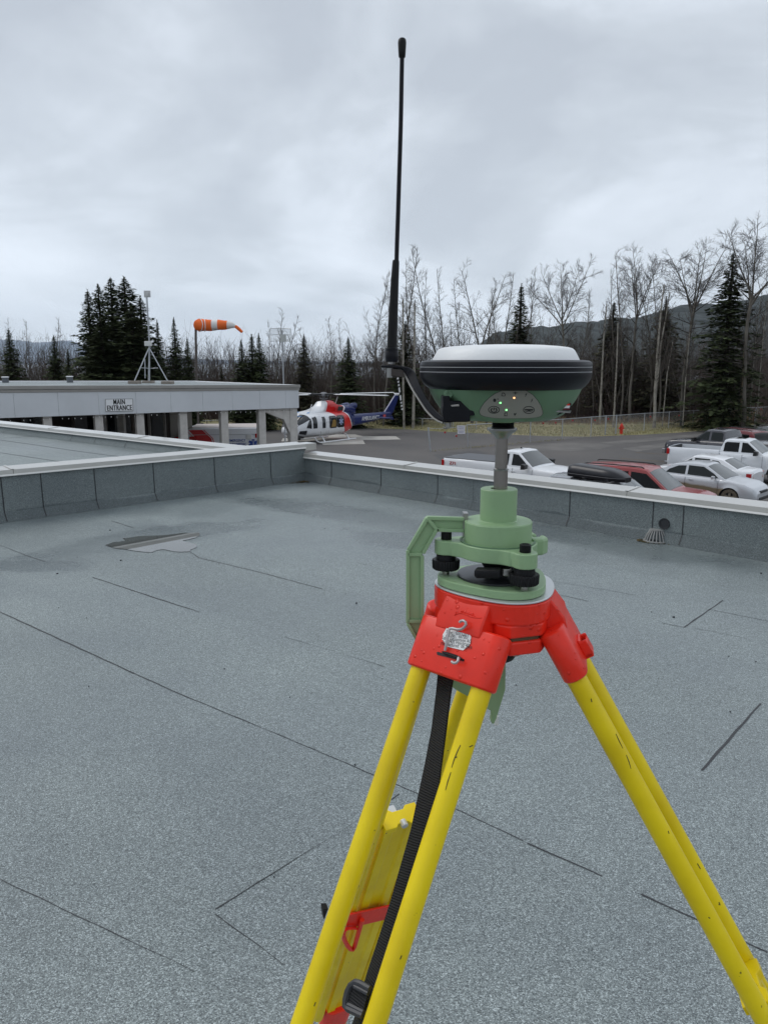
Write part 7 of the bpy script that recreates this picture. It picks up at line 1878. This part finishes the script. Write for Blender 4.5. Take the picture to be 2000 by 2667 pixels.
conifer(228, 756, 60, 74, 'dark spruce at the left edge of the tall clump behind the canopy', 'full', group=cl)
conifer(254, 742, 62, 70, 'dark spruce second from the left in the tall clump', 'ragged', group=cl)
conifer(288, 722, 61, 66, 'smooth-topped green spruce at the middle of the tall clump, left of the tallest', 'full2', group=cl)
conifer(323, 722, 60, 100, 'tallest ragged-topped dark spruce of the clump behind the sign', 'ragged', group=cl)
conifer(365, 773, 61, 86, 'dark spruce at the right of the tall clump, behind the thin mast', 'full', group=cl)
conifer(340, 800, 58, 90, 'lower dark spruce filling the front of the tall clump', 'full2', group=cl)
conifer(262, 830, 58, 96, 'low bushy spruce at the foot of the tall clump, left side', 'full', group=cl)
conifer(409, 836, 62, 50, 'slim spruce just right of the thin mast', 'narrow', group=cl)
conifer(451, 829, 60, 84, 'pointed open spruce left of the windsock pole', 'cone', group=cl)
conifer(488, 880, 60, 62, 'small spruce touching the windsock pole', 'cone2', group=cl)
conifer(20, 857, 66, 96, 'dark spruce at the left edge of the photo', 'cone2')
conifer(139, 874, 64, 84, 'bushy spruce between the two roof vents and the tall clump', 'cone')
conifer(176, 911, 62, 60, 'little thin spruce just left of the tall clump', 'cone2')
cg = 'three spruces right of the windsock'
conifer(627, 887, 62, 84, 'left one of the three spruces right of the windsock', 'cone', group=cg)
conifer(655, 873, 63, 66, 'middle one of the three spruces right of the windsock', 'narrow', group=cg)
conifer(673, 870, 62, 78, 'right one of the three spruces right of the windsock', 'cone2', group=cg)
conifer(576, 956, 75, 34, 'tiny dark spruce between the windsock pole and the three spruces', 'narrow')
conifer(908, 879, 64, 88, 'green bushy spruce above the helicopter\'s tail boom', 'cone')
conifer(1056, 840, 66, 84, 'narrow spruce directly behind the antenna bracket', 'narrow')
conifer(1358, 742, 70, 92, 'slim dark spruce above the white dome of the receiver', 'narrow')
conifer(1914, 652, 62, 190, 'big pointed spruce towering near the right edge of the photo', 'wide')
CON2 = dict(CON); CON.clear()
cgo = 'dull olive spruces among the bare trees'
conifer(791, 872, 70, 74, 'brownish see-through spruce above the helicopter\'s rotor hub', 'cone2', M_needle2, cgo)
conifer(1598, 786, 72, 125, 'olive spruce just right of the receiver', 'cone', M_needle2, cgo)
conifer(1734, 775, 70, 150, 'broad olive spruce in front of the dark hill', 'wide', M_needle2, cgo)
conifer(1650, 905, 76, 120, 'low olive spruce left of the broad one', 'cone2', M_needle2, cgo)

# ---- leafless trees
def bare_meshes(seed, h=14.0, kind='slender'):
    rnd = random.Random(seed); tr = MB(); cr = MB()
    def grow(mb, p, d, L_, r, depth, up_, rmin=.0075):
        n_ = max(2, int(L_ / (.55 if depth < 2 else .40))); pts = [p]; rs_ = [r]; dd = d.copy()
        for k in range(n_):
            wob = (.05, .11, .13, .16)[min(3, depth)]
            dd = (dd + Vector((rnd.uniform(-wob, wob), rnd.uniform(-wob, wob), rnd.uniform(-wob, wob) * .6 + up_ * .07 * (1 - max(0, dd.z))))).normalized()
            p = p + dd * (L_ / n_); pts.append(p); rs_.append(max(rmin, r * (1 - .82 * (k + 1) / n_)))
        mb.tube(pts, rs_, 6 if depth == 0 else (4 if depth == 1 else 3), cap=False)
        return pts, rs_, dd
    def kids(pts, rs_, L_, depth, counts, lo, ang, up_, frac):
        n_ = counts[0]
        for k in range(n_):
            t = lo + (1 - lo) * (k + rnd.random()) / n_; i = min(len(pts) - 2, int(t * (len(pts) - 1))); f = t * (len(pts) - 1) - i
            p = pts[i].lerp(pts[i + 1], f); d0 = (pts[i + 1] - pts[i]).normalized(); a = rnd.uniform(0, 6.28)
            u = d0.cross(Vector((.3, .2, 1)) if abs(d0.z) < .9 else Vector((1, 0, .1))).normalized(); v = d0.cross(u)
            an = ang * rnd.uniform(.7, 1.3); d = (d0 * math.cos(an) + (u * math.cos(a) + v * math.sin(a)) * math.sin(an)).normalized()
            L2 = max(.3, L_ * frac(t) * rnd.uniform(.6, 1.2)); r2 = max(.008, rs_[i] * .42)
            q, qr, _ = grow(cr, p, d, L2, r2, depth + 1, up_)
            if len(counts) > 1 and L2 > .45: kids(q, qr, L2, depth + 1, counts[1:], .15, .62, up_, lambda t: .50 * (1.15 - t * .6))
    if kind == 'slender':
        pts, rs_, _ = grow(tr, Vector(), Vector((rnd.uniform(-.04, .04), 0, 1)).normalized(), h, .075 * h / 12, 0, .3)
        kids(pts, rs_, h, 0, (32, 6, 4), .30, .60, 1.3, lambda t: .17 * (1.2 - t))
    elif kind == 'whip':
        pts, rs_, _ = grow(tr, Vector(), Vector((rnd.uniform(-.1, .1), rnd.uniform(-.1, .1), 1)).normalized(), h, .042 * h / 9, 0, .2)
        kids(pts, rs_, h, 0, (18, 4), .2, .42, 1.2, lambda t: .24 * (1.1 - t))
    elif kind == 'forked':
        pts, rs_, dd = grow(tr, Vector(), Vector((.03, 0, 1)), h * .46, .17 * h / 14, 0, .3)
        rs_ = [max(r, .11 * h / 14) for r in rs_]; base_ = pts[-1]; tr.v = []; tr.f = []; tr.m = []; tr.tube(pts, rs_, 7, cap=False)
        for s_ in (-1, 1):
            q, qr, _ = grow(tr, base_, Vector((s_ * .26, rnd.uniform(-.1, .1), 1)).normalized(), h * .50, .085 * h / 14, 0, .35)
            kids(q, qr, h * .5, 0, (16, 6, 4), .12, .85, .8, lambda t: .36 * (1.15 - t * .7))
        kids(pts, rs_, h * .5, 0, (5, 5, 3), .6, 1.1, .8, lambda t: .26)
    else:   # old cottonwood: clear stem, open round crown of crooked limbs and fine twigs
        pts, rs_, dd = grow(tr, Vector(), Vector((0, 0, 1)), h * .60, .16 * h / 16, 0, .4)
        rs_ = [max(r, .10 * h / 16) for r in rs_]; tr.v = []; tr.f = []; tr.m = []; tr.tube(pts, rs_, 7, cap=False)
        nl = 5
        for k in range(nl):
            a = 6.283 * k / nl + rnd.uniform(-.3, .3); an = rnd.uniform(.25, .75) if k else .08
            d = Vector((math.cos(a) * math.sin(an), math.sin(a) * math.sin(an) , math.cos(an)))
            q, qr, _ = grow(tr, pts[-1 - (k % 2)], d, h * rnd.uniform(.30, .38), .065 * h / 16, 0, .15)
            kids(q, qr, h * .40, 0, (13, 8, 5), .10, .85, .6, lambda t: .32 * (1.2 - t * .7))
        kids(pts, rs_, h * .5, 0, (10, 5, 4), .45, 1.2, .5, lambda t: .30)
    return tr, cr
BT = {}
BK = {'s1': (21, 14, 'slender'), 's2': (22, 14, 'slender'), 's3': (23, 14, 'slender'), 's4': (24, 14, 'slender'), 'w1': (31, 9, 'whip'), 'w2': (32, 9, 'whip'), 'w3': (33, 9, 'whip'), 'f1': (41, 14, 'forked'), 'p1': (51, 16, 'spread'), 'p2': (52, 16, 'spread'), 'p3': (53, 16, 'spread')}
def bare(px, ytop, D, kind, label, rot=None, wf=1.0, group=None, lean=0.0, dark=False):
    loc, h = tree_at(px, ytop, D); 
    rot = random.uniform(0, 6.28) if rot is None else rot
    key = kind
    if key not in BT:
        sd_, h0, kd = BK[kind]; tr, cr = bare_meshes(sd_, h0, kd)
        zmax = max(v[2] for v in tr.v + cr.v)
        BT[key] = (mk_tree('bare_tree', label, 'tree', tr, cr, M_aspen if kd != 'spread' else M_aspen, M_twig if kd != 'spread' else M_twigd, loc, rot, group), zmax)
        T, zm = BT[key]; T.scale = (h / zm * wf, h / zm * wf, h / zm); return T
    base, zm = BT[key]; T = dup(base, loc, rot, label, group, (h / zm * wf, h / zm * wf, h / zm))
    if group is None and 'group' in T: del T['group']
    return T
bare(1474, 664, 66, 'p1', 'old leafless cottonwood with round crown, above the receiver\'s right rim', 1.2, .95)
bare(1668, 624, 66, 'p2', 'tall leafless cottonwood left of the one before the big spruce', 2.4, .95)
bare(1812, 608, 64, 'p3', 'pale-trunked leafless cottonwood just left of the big pointed spruce', .6, 1.15)
bare(1985, 560, 60, 'p1', 'leafless cottonwood reaching highest, cut by the photo\'s right edge', 3.6, 1.1)
bare(1238, 664, 66, 'f1', 'leafless tree forking low into two limbs above the white dome\'s left side', .1, .95)
SL = [(972, 690, 's1', 'tall thin leafless tree standing just left of the whip antenna'), (998, 700, 's2', 'thin leafless tree touching the whip antenna on its left'), (1052, 638, 's3', 'tall thin leafless tree just right of the whip antenna'), (1094, 655, 's1', 'branchy leafless tree second right of the whip antenna'),
      (1150, 632, 's2', 'tallest thin leafless tree left of the low-forked one'), (1172, 690, 's4', 'thin leafless tree crowding the tallest slender one'), (1200, 715, 's3', 'shorter thin leafless tree left of the low fork'), (1303, 705, 's4', 'wispy thin leafless tree left of the slim spruce'), (1330, 740, 's1', 'thin leafless tree touching the slim spruce on its left'),
      (1355, 688, 's2', 'thin leafless tree rising out of the slim spruce'), (1400, 722, 's3', 'thin leafless tree right of the slim spruce'), (1278, 725, 's2', 'thin leafless tree right of the low-forked one'), (1110, 700, 's4', 'thin crooked leafless tree between antenna and fork'),
      (1562, 740, 's1', 'thin leafless tree left of the olive spruce'), (1586, 735, 's2', 'thin leafless tree poking over the olive spruce'), (1640, 640, 's3', 'wispy leafless tree left of the tall cottonwood'), (1620, 690, 's4', 'thin leafless tree beyond the olive spruce tip'), (1720, 705, 's1', 'thin leafless tree left of the broad olive spruce'), (1740, 680, 's3', 'thin leafless tree rising from the broad olive spruce'), (1515, 760, 's4', 'thin leafless tree between cottonwood and olive spruce'),
      (716, 800, 's3', 'leafless tree standing in front of the wire-grid antenna'), (735, 812, 's1', 'leafless tree just right of the wire-grid antenna'), (700, 830, 's4', 'thin leafless tree just left of the wire-grid antenna'), (852, 818, 's2', 'thin pale leafless tree right of the brownish spruce'), (888, 825, 's3', 'thin pale leafless tree left of the bushy spruce by the tail boom'), (828, 850, 's1', 'dense leafless tree beside the brownish spruce'),
      (560, 872, 's2', 'thin leafless tree alone right of the windsock pole'), (531, 895, 's4', 'small leafless tree nearest the windsock pole'), (608, 905, 's1', 'small leafless tree left of the three spruces'),
      (44, 828, 's4', 'leafless tree left of the first roof vent'), (10, 825, 's3', 'leafless tree at the left edge of the photo'), (107, 822, 's1', 'leaning leafless tree left of the bushy spruce'), (120, 850, 's2', 'thin leafless tree in front of the bushy spruce')]
for px, y, k, lab in SL: bare(px, y, random.uniform(64, 72), k, lab, wf=random.uniform(.9, 1.25), group='slender leafless trees')
TL = 'slim leafless sapling crowding the grey thicket beyond the fence'
rnd = random.Random(77)
def ylim(px):
    return lin([(-60, 880), (60, 880), (130, 905), (330, 930), (520, 930), (600, 930), (690, 870), (760, 880), (850, 875), (950, 880), (990, 800), (1100, 770), (1250, 790), (1400, 790), (1500, 800), (1600, 800), (1750, 790), (2100, 760)], px)
for i in range(190):
    px = -40 + 2120 * ((i * .6180339) % 1); D = rnd.uniform(66, 86); y = ylim(px) + rnd.uniform(0, 90)
    bare(px, y, D, rnd.choice(['w1', 'w2', 'w3', 's4', 's2']), TL, rot=rnd.uniform(0, 6.28), wf=rnd.uniform(.9, 1.4), group='saplings in the thicket')

# a few pale leaning trunks in the foreground of the wood on the right
def trunk_line(name, label, pts, D, r0, r1, m_, group=None):
    P_ = [pY(x, y, D) for x, y in pts]; P_[0].z = GZ; T = thing(name, label, 'tree', P_[0], 0, group)
    mb = MB(); n_ = len(P_); mb.tube(P_, [r0 + (r1 - r0) * i / (n_ - 1) for i in range(n_)], 7); o = obj('trunk', mb, m_, T, world=True, smooth=True)
    cr = MB(); r_ = random.Random(int(pts[0][0]))
    for k in range(34):
        t = r_.uniform(.25, 1); i = min(n_ - 2, int(t * (n_ - 1))); p = P_[i].lerp(P_[i + 1], t * (n_ - 1) - i); a = r_.uniform(0, 6.28); L_ = r_.uniform(.5, 1.7) * (1.25 - t)
        q1 = p + Vector((math.cos(a) * .5, math.sin(a) * .5, .6)) * L_; q2 = q1 + Vector((math.cos(a) * .3 + r_.uniform(-.3, .3), math.sin(a) * .3, .8)) * L_ * .8; cr.tube([p, q1, q2], [.022, .015, .010], 3, cap=False)
        for j in range(3): q3 = p.lerp(q2, r_.uniform(.3, .95)); cr.tube([q3, q3 + Vector((r_.uniform(-.5, .5), r_.uniform(-.5, .5), r_.uniform(.2, .7))) * L_ * .6], [.012, .009], 3, cap=False)
    obj('crown', cr, M_twig, T, world=True, recalc=False); return T
M_birch = mat('pale_birch_bark', (0.30, 0.28, 0.24), .8, col2=(0.13, 0.115, 0.095), vscale=2.2, detail=6, sharp=(.35, .55))
M_snag = mat('barkless_snag', (0.36, 0.28, 0.19), .8, col2=(0.2, 0.17, 0.13), vscale=1)
bw = 'pale bare trunks at the wood edge'
trunk_line('birch_tree', 'pale slim trunk standing behind the fence gate', [(1596, 1125), (1600, 1060), (1606, 950), (1609, 840)], 62, .10, .04, M_birch, bw)
trunk_line('birch_tree', 'pale forked-looking trunk before the broad olive spruce', [(1704, 1120), (1706, 1020), (1712, 920), (1722, 800), (1730, 740)], 62, .13, .04, M_birch, bw)
trunk_line('birch_tree', 'pale trunk curving right, beside the broad olive spruce', [(1712, 930), (1722, 890), (1733, 830), (1745, 760)], 62.3, .07, .03, M_birch, bw)
trunk_line('birch_tree', 'pale stem leaning right between spruce and cottonwood', [(1729, 1040), (1738, 970), (1752, 890)], 63, .05, .03, M_birch, bw)
trunk_line('dead_tree', 'broken straw-coloured snag near the photo\'s right edge', [(1930, 1085), (1936, 980), (1941, 890), (1943, 888)], 61, .14, .10, M_snag)
trunk_line('birch_tree', 'grey trunk leaning right beside the straw-coloured snag', [(1924, 1080), (1932, 960), (1945, 850), (1962, 770)], 61.5, .09, .03, M_birch, bw)
trunk_line('birch_tree', 'dark-spotted pale trunk right of the receiver body', [(1560, 1130), (1566, 1010), (1572, 880), (1580, 790)], 64, .10, .04, M_birch, bw)
trunk_line('birch_tree', 'pale trunk seen beyond the helicopter\'s tail rotor', [(1052, 1110), (1050, 1000), (1050, 880), (1049, 780)], 63, .10, .06, M_birch, bw)
trunk_line('birch_tree', 'pale trunk between tail rotor and receiver arm', [(1076, 1105), (1078, 1000), (1079, 900), (1080, 790)], 63, .13, .06, M_birch, bw)
for px, y0, lab in ((1890, 1080, 'thin pale sapling left of the snag'), (1955, 1060, 'thin pale sapling right of the snag'), (1975, 1050, 'thin pale sapling nearest the photo\'s right edge'), (1780, 1080, 'thin pale sapling left of the pale-trunked cottonwood')):
    trunk_line('birch_tree', lab, [(px, y0), (px + 6, y0 - 100), (px + 16, y0 - 210), (px + 30, y0 - 300)], 62, .05, .02, M_birch, bw)

# thicket floor: one uncountable mass of stems, canes and brush
M_brush = mat('brush_stems', (0.085, 0.062, 0.050), .9, col2=(0.036, 0.026, 0.022), vscale=.5, detail=6)
M_brushr = mat('red_osier_stems', (0.085, 0.045, 0.040), .9, col2=(0.04, 0.028, 0.026), vscale=.5)
def thicket(seed, n_, D0, D1, h0, h1, m_, pxr=(-60, 2150), low=False):
    rnd = random.Random(seed); mb = MB()
    for i in range(n_):
        px = rnd.uniform(*pxr); D = D0 + (D1 - D0) * rnd.random() ** 1.3; base = pY(px, 1000, D); x, y = base.x, D
        hh = rnd.uniform(h0, h1); p = Vector((x, y, GZ - .05)); d = Vector((rnd.gauss(0, .16), rnd.gauss(0, .16), 1)).normalized(); pts = [p]
        if low:
            d = Vector((rnd.gauss(0, .6), rnd.gauss(0, .6), 1)).normalized()
        for k in range(3): d = (d + Vector((rnd.uniform(-.15, .15), rnd.uniform(-.15, .15), .03))).normalized(); p = p + d * hh / 3; pts.append(p)
        r = rnd.uniform(.012, .03) * (1 if not low else .8); mb.tube(pts, [r, r * .8, r * .55, .008], 3, cap=False)
        for k in range(5 if not low else 3):
            t = rnd.uniform(.25, 1); i_ = min(2, int(t * 3)); q = pts[i_].lerp(pts[i_ + 1], t * 3 - i_); L_ = hh * rnd.uniform(.12, .3)
            e_ = q + Vector((rnd.uniform(-.6, .6), rnd.uniform(-.6, .6), rnd.uniform(.3, 1))) * L_; mb.tube([q, e_], [.011, .008], 3, cap=False)
    return mb
tag(obj('undergrowth', thicket(101, 7500, 69, 92, 2.2, 6.2, M_brush), M_brush, recalc=False), kind='stuff')
tag(obj('undergrowth', thicket(102, 5200, 67.5, 82, .8, 2.6, M_brushr, low=True), M_brushr, recalc=False), kind='stuff')
tag(obj('undergrowth', thicket(103, 4500, 82, 112, 3.5, 8.5, M_brush), M_brush, recalc=False), kind='stuff')
# dry tall grass by the fence on the right, short turf on the verge
M_straw = mat('straw_grass', (0.30, 0.215, 0.12), .9, col2=(0.17, 0.12, 0.07), vscale=1.5); M_turf = mat('spring_turf', (0.22, 0.22, 0.09), .9, col2=(0.36, 0.30, 0.17), vscale=.35)
def blades(seed, n_, fn, h0, h1, w_):
    rnd = random.Random(seed); mb = MB()
    for i in range(n_):
        p = fn(rnd); a = rnd.uniform(0, 6.28); h = rnd.uniform(h0, h1); l = Vector((rnd.gauss(0, .25), rnd.gauss(0, .25), 1)) * h; q = Vector((math.cos(a), math.sin(a), 0)) * w_
        mb.add([p - q, p + q, p + l * .6 + q * .6, p + l + Vector((l.x, l.y, 0)) * .4, p + l * .6 - q * .6], [(0, 1, 2, 3, 4)])
    return mb
def in_verge(px0, px1, e0, e1):
    def f(rnd):
        px = rnd.uniform(px0, px1); y = lin(edge, px); p = gp(px, y); k = rnd.uniform(e0, e1); q = p * (1 + k / p.length); return Vector((q.x, q.y, GZ + .006 + k / 9 * .34))
    return f
tag(obj('grass', blades(5, 9000, in_verge(700, 2100, 0, 6), .05, .16, .03), M_turf, recalc=False), kind='stuff')
tag(obj('dry_grass', blades(6, 5000, in_verge(1830, 2120, .5, 8), .5, 1.5, .022), M_straw, recalc=False), kind='stuff')
tag(obj('dry_grass', blades(7, 1500, in_verge(1240, 1850, 7, 9), .2, .7, .02), M_straw, recalc=False), kind='stuff')
tag(obj('weeds', blades(8, 260, lambda r_: fpt[0] + (fpt[4] - fpt[0]) * r_.random() + Vector((r_.gauss(0, .12), r_.gauss(0, .12), 0)), .04, .16, .015), M_turf, recalc=False), kind='stuff')

# house among the trees far behind
HP = pY(1096, 1070, 104); HS = thing('house', 'pale teal house glimpsed through the bare trees beyond the tail rotor', 'house', (HP.x, 104, GZ))
mb = MB(); mb.box(-4.2, 4.2, 0, 6, 0, 3.4); obj('wall', mb, mat('teal_siding', (0.16, 0.30, 0.30), .8), HS)
mb = MB(); mb.prism([(-.5, 3.4), (3, 5.2), (6.5, 3.4)], -4.7, 4.7, 'x'); obj('roof', mb, mat('house_shingles', (0.08, .08, .085), .9), HS)
for x in (-2.4, 1.5):
    mb = MB(); mb.box(x, x + 1.3, -.06, 0, 1.2, 2.4); wf = obj('window', mb, M_rim, HS); mb = MB(); mb.box(x + .1, x + 1.2, -.08, -.062, 1.3, 2.3); obj('pane', mb, M_glassd, wf)
HP = pY(1490, 1085, 100); HS = thing('house', 'green-grey house glimpsed through brush right of the receiver body', 'house', (HP.x, 100, GZ))
mb = MB(); mb.box(-3.5, 3.5, 0, 6, 0, 3.0); obj('wall', mb, mat('greygreen_siding', (0.20, 0.30, 0.27), .8), HS)
mb = MB(); mb.prism([(-.5, 3.0), (3, 4.6), (6.5, 3.0)], -4, 4, 'x'); obj('roof', mb, mat('grey_shingles', (0.10, .10, .105), .9), HS)
for x in (-2, .8):
    mb = MB(); mb.box(x, x + 1.2, -.06, 0, 1.1, 2.2); wf = obj('window', mb, M_rim, HS); mb = MB(); mb.box(x + .1, x + 1.1, -.08, -.062, 1.2, 2.1); obj('pane', mb, M_glassd, wf)

# ================================================================== AIR
hm = bpy.data.materials.new('haze'); hm.use_nodes = True; nt = hm.node_tree; nt.nodes.remove(nt.nodes['Principled BSDF'])
pv = nt.nodes.new('ShaderNodeVolumePrincipled'); pv.inputs['Density'].default_value = 3.4e-5; pv.inputs['Color'].default_value = (0.80, 0.90, 1.0, 1); pv.inputs['Anisotropy'].default_value = .2
nt.links.new(pv.outputs[0], nt.nodes['Material Output'].inputs['Volume'])
hb = MB(); hb.box(-13600, 13600, -13600, 13600, -60, 900); hzo = obj('haze', hb, hm); tag(hzo, kind='stuff')
